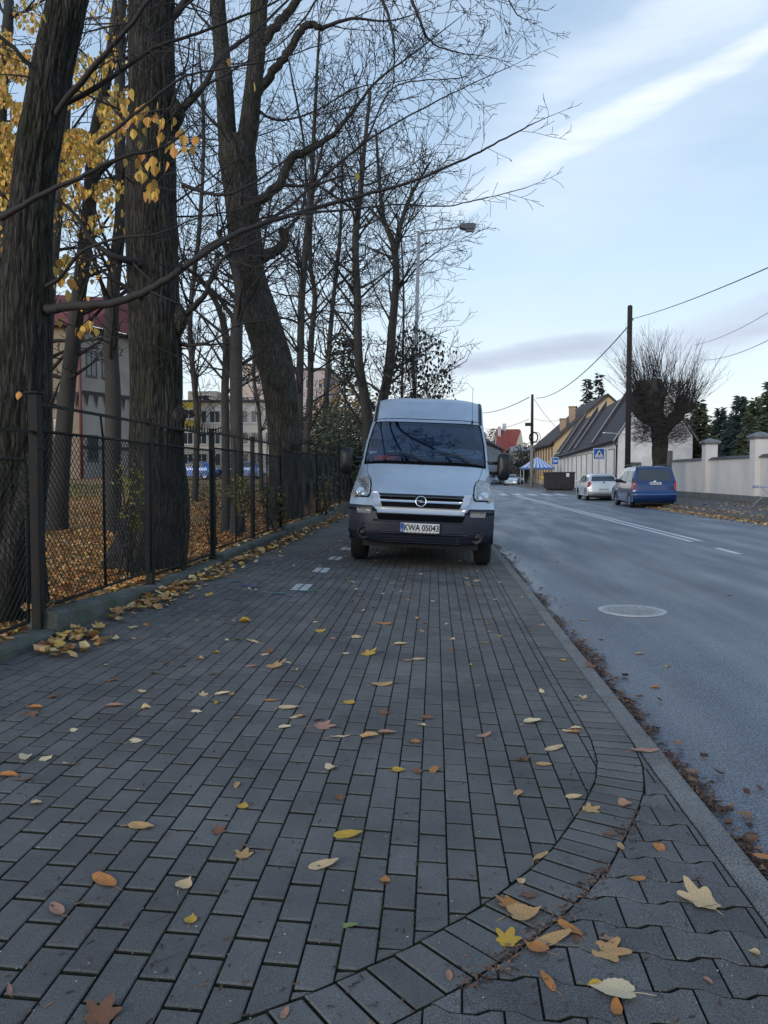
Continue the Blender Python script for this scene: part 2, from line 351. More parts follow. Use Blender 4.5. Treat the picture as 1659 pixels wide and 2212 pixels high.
# patched seam in the road + manhole cover
mh = thing('manhole_cover', (2.02, 7.98, ROADZ), 'round grey cast iron manhole cover set in the asphalt road near the kerb', 'manhole cover')
b = MB(); b.lathe([(.34, .002), (.34, .010), (.285, .010), (.285, .004)], 48, cap=False); b.build('frame', mat('cast_iron_rim', (.50, .51, .52), .55, .3, 20, metal=.3), mh)
b = MB(); b.lathe([(.283, .003), (.283, .009), (.25, .009), (.249, .006)], 48, cap=True)
for i in range(-9, 10):
    for j in range(-9, 10):
        if math.hypot(i*.025, j*.025) < .235 and (i+j) % 2 == 0: b.box(i*.025-.010, i*.025+.010, j*.025-.010, j*.025+.010, .0055, .010)
b.build('lid', mat('cast_iron_lid', (.38, .39, .40), .5, .4, 20, metal=.35), mh)
# ---- paving: real stones. polyline edges of the soldier course that bends away from the kerb
BL = [(.80, 60), (.80, 4.9), (.80, 4.3), (.795, 3.9), (.765, 3.62), (.71, 3.38), (.615, 3.13), (.51, 2.90), (.42, 2.71), (.32, 2.55), (.21, 2.39), (.10, 2.255), (-.066, 2.075), (-.30, 1.86), (-.7, 1.55), (-1.3, 1.15), (-2.0, .75), (-2.8, .35)]
BR = []
for i, p in enumerate(BL):
    a = Vector(BL[max(0, i-1)]); c = Vector(BL[min(len(BL)-1, i+1)]); t = (c-a).normalized(); n = Vector((-t.y, t.x)); BR.append(tuple(Vector(p)+n*.205))
def side(poly, P):
    """signed distance to the polyline (positive on the kerb side) and nearest segment"""
    best = None
    for i in range(len(poly)-1):
        a = Vector(poly[i]); c = Vector(poly[i+1]); d = c-a; t = max(0, min(1, (P-a).dot(d)/d.length_squared)); q = a+d*t; ds = (P-q).length
        if best is None or ds < best[0]:
            n = Vector((-d.y, d.x)).normalized(); best = (ds, n, a, (P-q).dot(n) if ds > 1e-9 else 0)
    s = 1 if best[3] >= 0 else -1
    return best[0]*s, best[1], best[2]
def clip(pts, a, n):
    out = []
    for i in range(len(pts)):
        p = pts[i]; q = pts[(i+1) % len(pts)]; dp = (p-a).dot(n); dq = (q-a).dot(n)
        if dp >= 0: out.append(p)
        if dp*dq < 0: out.append(p+(q-p)*(dp/(dp-dq)))
    return out
def area(p): return .5*sum(p[i].x*p[(i+1) % len(p)].y-p[(i+1) % len(p)].x*p[i].y for i in range(len(p)))
def stone(mb, pts, far=False, m=0):
    if area(pts) < 0: pts = pts[::-1]
    A = area(pts)
    if A < 2e-4: return
    c = sum(pts, Vector((0, 0)))/len(pts); g = .0038 if not far else .0036
    tx = rng.gauss(0, .004); ty = rng.gauss(0, .004); dz = rng.gauss(0, .0009)
    if far: tx = ty = 0
    def Z(p, d): return gz(p.x, p.y)+dz+tx*(p.x-c.x)+ty*(p.y-c.y)-d
    def inset(d):
        res = []
        n = len(pts)
        for i in range(n):
            a = pts[i]-pts[i-1]; b_ = pts[(i+1) % n]-pts[i]
            if a.length < 1e-6 or b_.length < 1e-6: res.append(pts[i].copy()); continue
            na = Vector((-a.y, a.x)).normalized(); nb = Vector((-b_.y, b_.x)).normalized(); k = 1+na.dot(nb)
            off = (na+nb)/max(k, .6); res.append(pts[i]+Vector((off.x*d*.8, off.y*d*(1.7 if mb is field else 1))))
        return res
    n = len(pts)
    if far:
        o = inset(g); vs = [(p.x, p.y, Z(p, 0)) for p in o]+[(p.x, p.y, Z(p, .014)) for p in o]
        mb.add(vs, [tuple(range(n))], m); mb.add(vs, [(i, n+i, n+(i+1) % n, (i+1) % n) for i in range(n)], 2 if mb is field else 1); return
    o0 = inset(g+.0035); o1 = inset(g)
    vs = [(p.x, p.y, Z(p, 0)) for p in o0]+[(p.x, p.y, Z(p, .0035)) for p in o1]+[(p.x, p.y, Z(p, .016)) for p in o1]
    mb.add(vs[:2*n], [tuple(range(n))]+[(i, n+i, n+(i+1) % n, (i+1) % n) for i in range(n)], m)
    mb.add(vs[n:], [(i, n+i, n+(i+1) % n, (i+1) % n) for i in range(n)], 2 if mb is field else 1)
field = MB()
XR0 = -.155
white_spots = [(ground(710, 1218), ), (ground(683, 1242), ), (ground(640, 1280), )]
for c in range(-28, 10):
    x0 = XR0+.1*c; x1 = x0+.1
    ph = (0 if c % 2 == 0 else .1)+rng.uniform(-.006, .006)+.055
    for r in range(2, 130):
        y0 = r*.2+ph; y1 = y0+.2
        if y0 > 24: break
        cc = Vector(((x0+x1)/2, (y0+y1)/2)); sd, n, a = side(BL, cc) if y0 < 5.2 or x1 > .7 else (-1, None, None)
        if sd > .14: continue
        p = [Vector((x0, y0)), Vector((x1, y0)), Vector((x1, y1)), Vector((x0, y1))]
        if sd > -.14: p = clip(p, a, -n)
        if y0 < 5.2:                       # a second clip where the edge bends inside one stone
            for q in list(p):
                s2, n2, a2 = side(BL, q)
                if s2 > .004: p = clip(p, a2, -n2)
                if len(p) < 3: break
        if len(p) < 3: continue
        mm = 0
        stone(field, p, y0 > 9, mm)
for i in range(len(BL)-1):                    # soldier course
    pass
def walk(poly, step):
    out = []; acc = 0; i = 0; pos = Vector(poly[0]); out.append((pos.copy(), 0, 0.))
    tot = []
    s = 0
    for k in range(len(poly)-1):
        tot.append(s); s += (Vector(poly[k+1])-Vector(poly[k])).length
    return tot, s
cl = [((Vector(a)+Vector(b_))/2) for a, b_ in zip(BL, BR)]
tot, S_ = walk(cl, .1)
def cpt(s):
    for k in range(len(cl)-2, -1, -1):
        if s >= tot[k]:
            L_ = (cl[k+1]-cl[k]).length; t = min(1, (s-tot[k])/L_)
            l = Vector(BL[k]).lerp(Vector(BL[k+1]), t); r_ = Vector(BR[k]).lerp(Vector(BR[k+1]), t); return l, r_
s = 60-24
while s < S_-.12:
    l0, r0 = cpt(s); l1, r1 = cpt(s+.1)
    stone(field, [l0, r0, r1, l1], l0.y > 9); s += .1
sw = field.build('sidewalk', [M['brick'], M['brick_white'], M['joint']]); tag(sw, kind='structure')
beh = MB()
for r in range(2, 34):                         # interlocking double-T pavers between that course and the kerb
    for c in range(-22, 8):
        W = .2; Hh = .146; x0 = c*W+(.1 if r % 2 else 0)-.03; y0 = r*Hh*.97; cc = Vector((x0+.1, y0+.08))
        if cc.x > 1.15 or cc.y > 4.6: continue
        sd, n, a = side(BR, cc)
        if sd < -.15: continue
        d = .011; e = .035
        raw = [(0, -d), (.05-e/2, -d), (.05+e/2, d), (.15-e/2, d), (.15+e/2, -d), (.2, -d), (.2, Hh*.97+d), (.15+e/2, Hh*.97+d), (.15-e/2, Hh*.97-d), (.05+e/2, Hh*.97-d), (.05-e/2, Hh*.97+d), (0, Hh*.97+d)]
        an = R(-1.5); p = [Vector((x0+u*math.cos(an)-v*math.sin(an), y0+u*math.sin(an)+v*math.cos(an))) for u, v in raw]
        if cc.x > .85: p = clip(p, Vector((1.0, 0)), Vector((-1, 0)))
        if sd < .16: p = clip(p, a, n)
        for q in list(p):
            s2, n2, a2 = side(BR, q)
            if s2 < -.004: p = clip(p, a2, n2)
            if len(p) < 3: break
        if len(p) >= 3: stone(beh, p)
tag(beh.build('paving_strip', [M['beh'], M['joint']]), kind='structure')
for (cx_, cy_) in ((-1.47, 8.30), (-1.47, 9.76), (-1.47, 11.15), (-1.47, 12.6), (-1.47, 14.0)):
    b = MB()
    for (u0, u1) in ((XR0-1.4+.008, XR0-1.3-.008), (XR0-1.3+.006, XR0-1.2-.006)):
        for (v0, v1) in ((-.22, -.11), (-.10, -.005), (.005, .10), (.11, .21)):
            x0, x1, y0, y1 = u0, u1, cy_+v0, cy_+v1; jt = rng.uniform(-.006, .006); b.quad((x0, y0+jt, gz(x0, y0)+.0042), (x1, y0-jt, gz(x1, y0)+.0042), (x1-.004, y1, gz(x1, y1)+.0042), (x0+.003, y1+jt, gz(x0, y1)+.0042))
    struct(b, 'pavement_marking', M['brick_white'])
# joint bed under the stones, farther paving as one sheet of the same pattern
def brickfar():
    m = mat('distant_paving', (.10, .103, .112), .8, .3, 2); nt = m.node_tree; N = nt.nodes.new; L = nt.links.new; b_ = nt.nodes['Principled BSDF']
    tc = N('ShaderNodeTexCoord'); mp = N('ShaderNodeMapping'); mp.inputs['Rotation'].default_value = (0, 0, R(90)); L(tc.outputs['Object'], mp.inputs[0])
    br = N('ShaderNodeTexBrick'); br.inputs['Scale'].default_value = 5; br.inputs['Brick Width'].default_value = 1; br.inputs['Row Height'].default_value = .5; br.inputs['Mortar Size'].default_value = .03
    L(mp.outputs[0], br.inputs[0]); br.inputs['Color1'].default_value = (.10, .103, .112, 1); br.inputs['Color2'].default_value = (.08, .083, .092, 1); br.inputs['Mortar'].default_value = (.025, .027, .022, 1); L(br.outputs[0], b_.inputs['Base Color']); return m
M['brickfar'] = brickfar()
sheet(-2.9, 1.003, 24.1, 200, gz, 4, 40, M['brickfar'], 'far_sidewalk')
sheet(-2.9, 1.003, -12, .30, gz, 4, 10, M['brickfar'], 'near_sidewalk')
sheet(-2.95, 1.004, .28, 24.12, lambda x, y: gz(x, y)-.0125, 12, 60, M['joint'], 'paving_bed')
kb = MB(); y = -10.3
while y < 160:
    n = 1
    z1 = lambda yy: gz(1.06, yy)-.004+rng.uniform(-.002, .002)
    L0 = .993; za = gz(1.06, y)-.003; zb = gz(1.06, y+1)-.003
    x0, x1 = 1.008, 1.122; c = .012
    prof = [(x0, -.2), (x0, za-.004), (x0+.006, za), (x1-c, za), (x1, za-c), (x1+.004, -.2)]
    kb.prism([(a, z_ if z_ < -.1 else z_) for a, z_ in prof], y, y+L0, axis='y'); y += 1.0
struct(kb, 'kerb', M['kerb'])
# traces of coloured street paint across the bricks
def chalk(px, cols, wdt, name='paint_mark'):
    pass
for (xa, ya, xb, yb, w) in ((440, 1268, 640, 1292, .055), (720, 1198, 848, 1204, .05)):
    A = ground(xa, ya); B = ground(xb, yb); b = MB(); n = 14
    for i in range(n):
        if i in (3, 8): continue
        p = A.lerp(B, i/n); q = A.lerp(B, (i+.93)/n); w0 = w*rng.uniform(.5, 1)
        b.quad((p.x, p.y, gz(p.x, p.y)+.004), (q.x, q.y, gz(q.x, q.y)+.004), (q.x, q.y+w0, gz(q.x, q.y)+.004), (p.x, p.y+w0, gz(p.x, p.y)+.004))
    struct(b, 'pavement_marking', M['chalkw'])
for (px_, py_, c, w) in ((537, 1272, (.10, .09, .30), .10), (508, 1262, (.10, .26, .27), .08), (668, 1282, (.05, .33, .27), .05), (455, 1258, (.16, .30, .33), .06), (598, 1287, (.12, .26, .26), .06)):
    p = ground(px_, py_); b = MB()
    for k in range(5):
        dx = rng.uniform(-w, w); dy = rng.uniform(-.05, .05); a = rng.uniform(.04, .09)
        x0, x1, y0, y1 = p.x+dx-a, p.x+dx+a, p.y+dy, p.y+dy+a*.7
        zz = gz(p.x+dx, p.y+dy)+.0065+k*.0004; b.quad((x0, y0, zz+.0016), (x1, y0+.01, zz-.001), (x1-.01, y1, zz-.001), (x0+.02, y1, zz+.0016))
    struct(b, 'pavement_marking', mat('chalk_colour', c, .9, .6, 40, col2=(.10, .103, .11)))
# garden ground behind the fence
def hz(x, Y):
    t = max(0, -x-3.1)
    return .17+.0135*max(0, Y-5)+.02*math.sin(x*1.3+Y*.7)*min(1, t)+.015*math.sin(x*.5-Y*1.1)*min(1, t)
def garden_mat():
    m = mat('leafy_soil', (.40, .19, .06), .95, .6, 7, .8, 30, col2=(.13, .10, .03)); return m
sheet(-90, -2.94, -10, 130, hz, 90, 140, garden_mat(), 'lawn')
# low concrete plinth under the fence, stepped
steps = [(-10, 5.42, .185), (5.42, 7.64, .315), (7.64, 9.86, .21), (9.86, 14.25, .27), (14.25, 21, .33), (21, 34, .42), (34, 48, .5)]
b = MB()
for (y0, y1, zt) in steps:
    n = max(2, int((y1-y0)/.35)); vs = []; fs = []
    drop = .12 if y0 == 5.42 else 0
    for i in range(n+1):
        yy = y0+.002+(y1-y0-.004)*i/n; z_ = zt-drop*(i/n)+rng.uniform(-.004, .004); e = rng.uniform(-.008, .008)
        for (xx, zz) in ((-2.76, 0.0), (-2.765+e, z_-.03), (-2.79+e, z_-.004), (-2.95, z_), (-2.99, z_-.012), (-3.0, 0)): vs.append((xx, yy, zz))
    for i in range(n):
        for k in range(5): fs.append((i*6+k, i*6+k+1, i*6+k+7, i*6+k+6))
    fs += [tuple(range(6)), tuple(n*6+k for k in range(5, -1, -1))]
    b.add(vs, fs, 0)
pl = b.build('concrete_plinth', M['plinth']); tag(pl, 'low mossy concrete plinth running under the rusty mesh fence', 'low wall')
# ---------------------------------------------------------------- leaves as loose matter
def leafbit(mb, p, s, nrm=None, curl=.35, fold=True, m=0):
    a = rng.uniform(0, 6.283); tilt = rng.gauss(0, .28); t2 = rng.gauss(0, .28)
    ca, sa = math.cos(a), math.sin(a)
    def tr(u, v, w):
        x = u*ca-v*sa; y_ = u*sa+v*ca; return (p[0]+x*s, p[1]+y_*s, p[2]+(w+tilt*u+t2*v)*s)
    k = rng.uniform(.5, 1.0)*curl; wv = rng.uniform(.55, .95)*.5; q = rng.uniform(-.12, .12)
    pts = [(-.5, 0, k*.5), (-.18, -wv, k*.6), (.25, -wv*.8, k*.4), (.55, q, k*.7), (.25, wv*.8, k*.3), (-.18, wv, k*.6), (0, 0, 0)]
    vs = [tr(*c_) for c_ in pts]; mb.add(vs, [(6, 0, 1), (6, 1, 2), (6, 2, 3), (6, 3, 4), (6, 4, 5), (6, 5, 0)], m)
lit = MB(); n = 0
while n < 42000:
    Y = 2.5+rng.random()**1.7*34; x = -3.02-rng.random()**1.25*(3+Y*.75)
    d = mnoise.noise(Vector((x*.5, Y*.5, 3)))
    if Y > 25 and rng.random() < (Y-25)/12: continue
    if d < -.25 and rng.random() < .6: continue
    leafbit(lit, (x, Y, hz(x, Y)+rng.uniform(.003, .025)), rng.uniform(.045, .085), curl=.45); n += 1
stuff(lit, 'leaf_litter', M['leafcols'], 'carpet of orange fallen leaves covering the lawn behind the fence', 'leaf litter')
# grass strip at the far edge of the leaves, and tufts showing through
gr = MB()
for k in range(9000):
    if k < 6500: Y = rng.uniform(24, 46); x = -3.4-rng.random()*34
    else: Y = 3+rng.random()**1.5*18; x = -3.1-rng.random()*(2+Y*.5)
    if k >= 6500 and mnoise.noise(Vector((x*.8, Y*.8, 9))) < .12: continue
    h_ = rng.uniform(.05, .11)*(1+Y/60); w = .006*(1+Y/8); a = rng.uniform(0, 3.14); z_ = hz(x, Y)
    dx, dy = math.cos(a)*w, math.sin(a)*w; lx, ly = rng.gauss(0, .03), rng.gauss(0, .03)
    gr.add([(x-dx, Y-dy, z_), (x+dx, Y+dy, z_), (x+lx, Y+ly, z_+h_)], [(0, 1, 2)])
stuff(gr, 'grass', mat('lawn_grass', (.075, .10, .025), .8, isl_cols=[(.07, .10, .022), (.10, .12, .03), (.14, .13, .04), (.05, .08, .02)]), 'yellowish green grass growing between the fallen leaves', 'grass')
# drifts of leaves against the plinth
dr = MB()
for k in range(850):
    Y = 4.9+rng.random()**1.2*17; dns = mnoise.noise(Vector((Y*.9, 5, 1)))
    w = abs(rng.gauss(0, .12+.12*max(0, dns)))
    if dns < -.15 and rng.random() < .6: continue
    if w > .6: continue
    x = -2.72+w; hgt = max(0, .045-.25*w)*rng.random()
    leafbit(dr, (x, Y, gz(x, Y)+.008+hgt), rng.uniform(.05, .105), curl=.6)
for k in range(330):                       # on the ledge between plinth and fence
    Y = rng.uniform(4.0, 24); x = rng.uniform(-3.05, -2.86)
    zt = [s_[2] for s_ in steps if s_[0] <= Y < s_[1]][0]-(.12*(Y-5.42)/2.22 if 5.42 < Y < 7.64 else 0)
    leafbit(dr, (x, Y, zt+.012), rng.uniform(.05, .10), curl=.3)
stuff(dr, 'leaf_drift', M['driftcols'], 'yellow and tan leaves blown together along the foot of the plinth', 'leaf drift')
gd = MB()
for k in range(7500):
    Y = 1.9+rng.random()**1.5*17; dns = mnoise.noise(Vector((Y*1.1, 0, 7)))+.25*mnoise.noise(Vector((Y*4, 0, 2)))
    w = abs(rng.gauss(0, .035+.09*max(0, dns+.1)))
    if dns < -.1 and rng.random() < .8: continue
    if w > .5: continue
    x = 1.13+w; a = rng.uniform(0, 3.14); l = rng.uniform(.004, .022); t = rng.uniform(.0015, .005)
    z_ = ROADZ+.003+rng.random()*max(.002, .022-.10*w)
    dx, dy = math.cos(a)*l, math.sin(a)*l; ex, ey = -math.sin(a)*t, math.cos(a)*t
    gd.add([(x-dx-ex, Y-dy-ey, z_), (x+dx-ex, Y+dy-ey, z_+rng.uniform(-.002, .01)), (x+dx+ex, Y+dy+ey, z_+.004), (x-dx+ex, Y-dy+ey, z_+.003)], [(0, 1, 2, 3)])
for k in range(120):
    Y = 2+rng.random()**1.3*13; x = 1.14+abs(rng.gauss(0, .12)); leafbit(gd, (x, Y, ROADZ+.012), rng.uniform(.03, .07))
for k in range(420):                       # dirt caught where the brick course bends
    t = rng.random(); i = rng.choice((6, 8, 9, 10, 11)); p_ = Vector(BR[i]).lerp(Vector(BR[i+1]), t); x = p_.x+rng.gauss(0, .022); Y = p_.y+rng.gauss(0, .022)
    a = rng.uniform(0, 3.14); l = rng.uniform(.003, .014); t = rng.uniform(.001, .004); z_ = gz(x, Y)-.002; dx, dy = math.cos(a)*l, math.sin(a)*l; ex, ey = -math.sin(a)*t, math.cos(a)*t
    gd.add([(x-dx-ex, Y-dy-ey, z_), (x+dx-ex, Y+dy-ey, z_+.004), (x+dx+ex, Y+dy+ey, z_+.005), (x-dx+ex, Y-dy+ey, z_+.002)], [(0, 1, 2, 3)])
for k in range(2200):                       # crumbs blown along the joints of the paving
    Y = 1.5+rng.random()**1.6*10; x = rng.uniform(-2.6, 1.0); a = rng.uniform(0, 3.14); l = rng.uniform(.003, .012); t = rng.uniform(.001, .003); z_ = gz(x, Y)+.003
    dx, dy = math.cos(a)*l, math.sin(a)*l; ex, ey = -math.sin(a)*t, math.cos(a)*t
    gd.add([(x-dx-ex, Y-dy-ey, z_), (x+dx-ex, Y+dy-ey, z_), (x+dx+ex, Y+dy+ey, z_+.002), (x-dx+ex, Y-dy+ey, z_+.002)], [(0, 1, 2, 3)])
stuff(gd, 'gutter_debris', M['debris'], 'brown crumbled leaves and dirt gathered in the gutter beside the kerb', 'leaf debris')
rl = MB()
for k in range(1500):
    Y = 17+rng.random()*19
    if rng.random() < .75: x = 9.45+rng.gauss(0, .30)
    else: x = rng.uniform(9.9, 14.3)
    z_ = (ROADZ if x < 9.66 else .04)+.012
    leafbit(rl, (x, Y, z_), rng.uniform(.06, .13))
for k in range(1600):
    Y = 17+rng.random()*20; x = 9.4+rng.gauss(0, .22); leafbit(rl, (x, Y, (ROADZ if x < 9.66 else .04)+.008), rng.uniform(.03, .06))
stuff(rl, 'leaf_drift', M['driftcols'], 'brown leaves lying along the far kerb beside the blue car', 'leaf drift')
gt = MB()
for k in range(900):                       # pale grit and petals trodden into the paving
    Y = 1.7+rng.random()**1.5*9; x = rng.uniform(-2.5, .98); z_ = gz(x, Y)+.0025; a = rng.uniform(.0008, .0028); gt.add([(x-a, Y-a*.6, z_), (x+a, Y-a*.3, z_), (x+a*.4, Y+a, z_+.001), (x-a*.8, Y+a*.5, z_)], [(0, 1, 2, 3)])
stuff(gt, 'grit', mat('pale_grit', (.45, .43, .38), .9, isl_cols=[(.45, .43, .38), (.6, .58, .52), (.3, .25, .18)]), 'pale grit scattered over the grey brick paving', 'grit')
# moss in the joints
ms = MB()
for k in range(5200):
    c = rng.randint(-6, 9); Y = 1.9+rng.random()**1.4*6; x = XR0+.1*c+rng.gauss(0, .0018)
    if side(BL, Vector((x, Y)))[0] > -.01 or mnoise.noise(Vector((x*2, Y*1.2, 4))) < -.05: continue
    h_ = rng.uniform(.001, .0045); z_ = gz(x, Y)-.006; w = rng.uniform(.001, .003)
    ms.add([(x-w, Y, z_), (x+w, Y+.002, z_), (x+rng.gauss(0, .001), Y+rng.uniform(-.003, .003), z_+.004+h_)], [(0, 1, 2)])
stuff(ms, 'moss', mat('moss_green', (.035, .060, .012), .9), 'green moss growing in the joints of the grey brick paving', 'moss')
# ================================================================ FENCE
fence = thing('mesh_fence', (-2.9, 5.42, .3), 'rusty dark iron fence with chain link panels and spiked top rail on the plinth', 'fence')
FO = Vector((-2.9, 5.42, .3))
posts_y = [3.2, 5.42]+[5.42+2.22*k for k in range(1, 19)]
def ptop(i): return 1.70 if i == 0 else 1.90+(.013*(posts_y[i]-5.42) if i > 4 else 0)+(-.03 if i == 2 else 0)
def zbase(Y):
    for y0, y1, zt in steps:
        if y0 <= Y < y1: return zt
    return .5
for i, Y in enumerate(posts_y):
    b = MB(); w = .036 if i < 3 else .03; zt = ptop(i); an = R(rng.uniform(-1, 1))
    b.box(-w, w, -w, w, -.25, zt-FO.z, bv=.004, M=Matrix.Translation((0, Y-FO.y, 0)) @ Matrix.Rotation(R(rng.uniform(-.6, .6)), 4, 'X'))
    b.box(-w-.012, w+.012, Y-FO.y-w-.012, Y-FO.y+w+.012, zt-FO.z, zt-FO.z+.012)
    for zz in (.45, 1.2): b.box(w, w+.012, Y-FO.y-.05, Y-FO.y+.05, zz, zz+.03)
    b.build('post', M['iron'], fence)
for i in range(len(posts_y)-1):
    y0, y1 = posts_y[i]+.05, posts_y[i+1]-.05; zt = min(ptop(i), ptop(i+1)); 
    if i == 0: zt = 1.66; y0, y1 = 3.25, 5.30
    zr = zt-.04; zb = max(zbase(y0+.1), zbase(y1-.1))+.07-(.05 if i == 1 else 0)
    mt = zr-.20
    def t(x, y, z): return (x-FO.x, y-FO.y, z-FO.z)
    b = MB()
    b.box(-.013, .013, posts_y[i]-FO.y+.03, posts_y[i+1]-FO.y-.03, zr-FO.z-.011, zr-FO.z+.011)
    xo = .018 if i % 2 else -.01
    for (a, c) in (((y0, mt), (y1, mt)), ((y0, zb), (y1, zb)), ((y0, zb), (y0, mt)), ((y1, zb), (y1, mt)), (((y0+y1)/2, zb), ((y0+y1)/2, mt+.0))):
        b.tube([t(-2.9+xo, a[0], a[1]), t(-2.9+xo, c[0], c[1])], .013, 6)
    b.tube([t(-2.9+xo, (y0+y1)/2, mt), t(-2.9, (y0+y1)/2, zr)], .010, 5)
    if i >= 2:
        k = y0+.03
        while k < y1:
            z0 = zr+.009; hh = .12+rng.uniform(-.004, .004); b.add([t(-2.909, k-.006, z0), t(-2.891, k-.006, z0), t(-2.891, k+.006, z0), t(-2.909, k+.006, z0), t(-2.9, k+rng.uniform(-.004, .004), z0+hh)], [(0, 1, 4), (1, 2, 4), (2, 3, 4), (3, 0, 4)]); k += .115
    fr = b.build('panel_frame', M['iron'], fence)
    b = MB(); sp = .066; rr = .0030 if i < 6 else .0034; W = y1-y0; Hh = mt-zb
    nn = int((W+Hh)/sp)+1
    for k in range(1, nn):
        c = k*sp                     # lines y+z=c and y-z=c-Hh clipped to the panel
        ya, za = (c, 0) if c <= W else (W, c-W); yb, zb2 = (0, c) if c <= Hh else (c-Hh, Hh)
        for flip in (0, 1):
            A = (ya, za); B = (yb, zb2)
            if flip: A = (W-ya, za); B = (W-yb, zb2)
            n = 3; bow = lambda f: .012*math.sin(f*3.14)*math.sin(k*.4)
            pts = [t(-2.9+xo+bow(f/n)+(.0015 if flip else -.0015), y0+A[0]+(B[0]-A[0])*f/n, zb+A[1]+(B[1]-A[1])*f/n) for f in range(n+1)]
            b.tube(pts, rr, 3, cap=False, smooth=False)
    b.build('chain_link', M['wire'], fr)
# ================================================================ TREES
def rdir(d, ang, rg):
    d = d.normalized(); a = Vector((rg.gauss(0, 1), rg.gauss(0, 1), rg.gauss(0, 1))); a = (a-d*a.dot(d))
    a = a.normalized() if a.length > 1e-6 else Vector((1, 0, 0)); return (d*math.cos(ang)+a*math.sin(ang)).normalized()
def grow(mb, p, d, L_, r, lev, rg, trop=.08, dens=1.0, rmin=.0022, wig=.16, tips=None, kids=(6, 5, 4, 3), flat=0.0):
    n = max(3, min(8, int(L_/(.12 if lev < 1 else .25)))); st = L_/n; pts = [p.copy()]; ds = [d.copy()]
    for i in range(n):
        d = rdir(d, abs(rg.gauss(0, wig)), rg); d = (d+Vector((0, 0, trop*(.6 if lev else 1)))).normalized()
        if flat: d.y *= (1-flat); d.normalize()
        p = p+d*st; pts.append(p.copy()); ds.append(d.copy())
    rad = [max(rmin, r*(1-.82*i/n)) for i in range(n+1)]
    mb.tube(pts, rad, 6 if r > .03 else (4 if r > .008 else 3), cap=False, smooth=r > .01)
    if lev <= 0:
        if tips is not None: tips.append((pts[-1], ds[-1]))
        return
    k = int(kids[min(lev, len(kids)-1)]*dens*L_/max(.4, L_)*(.7+rg.random()*.6)) if L_ > .25 else 2
    k = max(2, k)
    for j in range(k):
        t_ = .18+.82*(j+rg.random())/k; i = min(n-1, int(t_*n)); f = t_*n-i; q = pts[i].lerp(pts[i+1], min(1, f))
        cd = rdir(ds[i], R(rg.uniform(28, 62)), rg); grow(mb, q, cd, L_*rg.uniform(.34, .62)*(1.1-.45*t_), max(rmin, rad[i]*rg.uniform(.4, .62)), lev-1, rg, trop, dens, rmin, wig, tips, kids, flat)
def spline(pts, sub=6):
    P = [Vector(p) for p in pts]; out = []
    for i in range(len(P)-1):
        a, b_, c, d = P[max(0, i-1)], P[i], P[i+1], P[min(len(P)-1, i+2)]
        for k in range(sub):
            t = k/sub; out.append(.5*((2*b_)+(c-a)*t+(2*a-5*b_+4*c-d)*t*t+(-a+3*b_-3*c+d)*t**3))
    out.append(P[-1]); return out
def trunkmesh(mb, pts, rads, n=28, sub=8, lump=.10, seed=0, flare=0.0, furrow=0.0):
    P = spline(pts, sub); N_ = len(P); Rr = []
    for i in range(N_):
        f = i/sub; k = min(len(rads)-2, int(f)); Rr.append(rads[k]+(rads[k+1]-rads[k])*min(1, f-k))
    up = None; vs = []; fs = []
    for i, p in enumerate(P):
        t = (P[min(i+1, N_-1)]-P[max(i-1, 0)]).normalized()
        if up is None: up = Vector((1, 0, 0))
        a = (up-t*up.dot(t)).normalized(); b_ = t.cross(a); up = a
        for k in range(n):
            an = 2*math.pi*k/n; q = Vector((math.cos(an)*1.3, math.sin(an)*1.3, p.z*.8+seed))
            r = Rr[i]*(1+lump*mnoise.noise(q*1.2)+lump*.45*mnoise.noise(Vector((math.cos(an)*5, math.sin(an)*5, p.z*1.1+seed))))
            if furrow:
                fx = mnoise.noise(Vector((math.cos(an)*r*26, math.sin(an)*r*26, p.z*1.6+seed)))+.5*mnoise.noise(Vector((math.cos(an)*r*55, math.sin(an)*r*55, p.z*4+seed)))
                r -= furrow*max(0, 1-abs(fx)*4.5)
            if flare and i < sub*1.2: r *= 1+flare*(1-i/(sub*1.2))**2*(1+.5*math.cos(an*5+seed))
            vs.append(p+(a*math.cos(an)+b_*math.sin(an))*r)
    for i in range(N_-1):
        for k in range(n):
            k2 = (k+1) % n; fs.append((i*n+k, i*n+k2, (i+1)*n+k2, (i+1)*n+k))
    fs.append(tuple((N_-1)*n+k for k in range(n))); mb.add(vs, fs, 0, True); return P, Rr
def limb(mb, pts, r0, r1, n=8, sub=6):
    P = spline(pts, sub); N_ = len(P); rad = [r0+(r1-r0)*(i/(N_-1))**.55 for i in range(N_)]; jr = [Vector((rng.gauss(0, 1), rng.gauss(0, 1), rng.gauss(0, 1))) for p in P]; P = [p+(jr[i]*.35*min(.05, max(.006, rad[i]*.5)) if 0 < i < N_-1 else Vector((0, 0, 0))) for i, p in enumerate(P)]; mb.tube(P, rad, n, cap=True, jit=.04); return P, rad
def twigs(mb, P, rad, count, L_, lev, rg, t0=.15, trop=.05, ang=(28, 65), rmin=.002, tips=None, kids=(5, 5, 4, 3), bias=None, wig=.16):
    N_ = len(P)
    for j in range(count):
        t_ = t0+(1-t0)*(j+rg.random())/count; i = min(N_-2, int(t_*(N_-1))); d = (P[i+1]-P[i]).normalized()
        cd = rdir(d, R(rg.uniform(*ang)), rg)
        if bias is not None: cd = (cd+Vector(bias)).normalized()
        grow(mb, P[i], cd, L_*rg.uniform(.5, 1.1)*(1-.45*t_), max(rmin*1.2, rad[i]*rg.uniform(.25, .5)), lev, rg, trop, 1.0, rmin, wig, tips, kids)
    grow(mb, P[-1], (P[-1]-P[-2]).normalized(), L_*.6, rad[-1], lev, rg, trop, 1, rmin, wig, tips, kids)
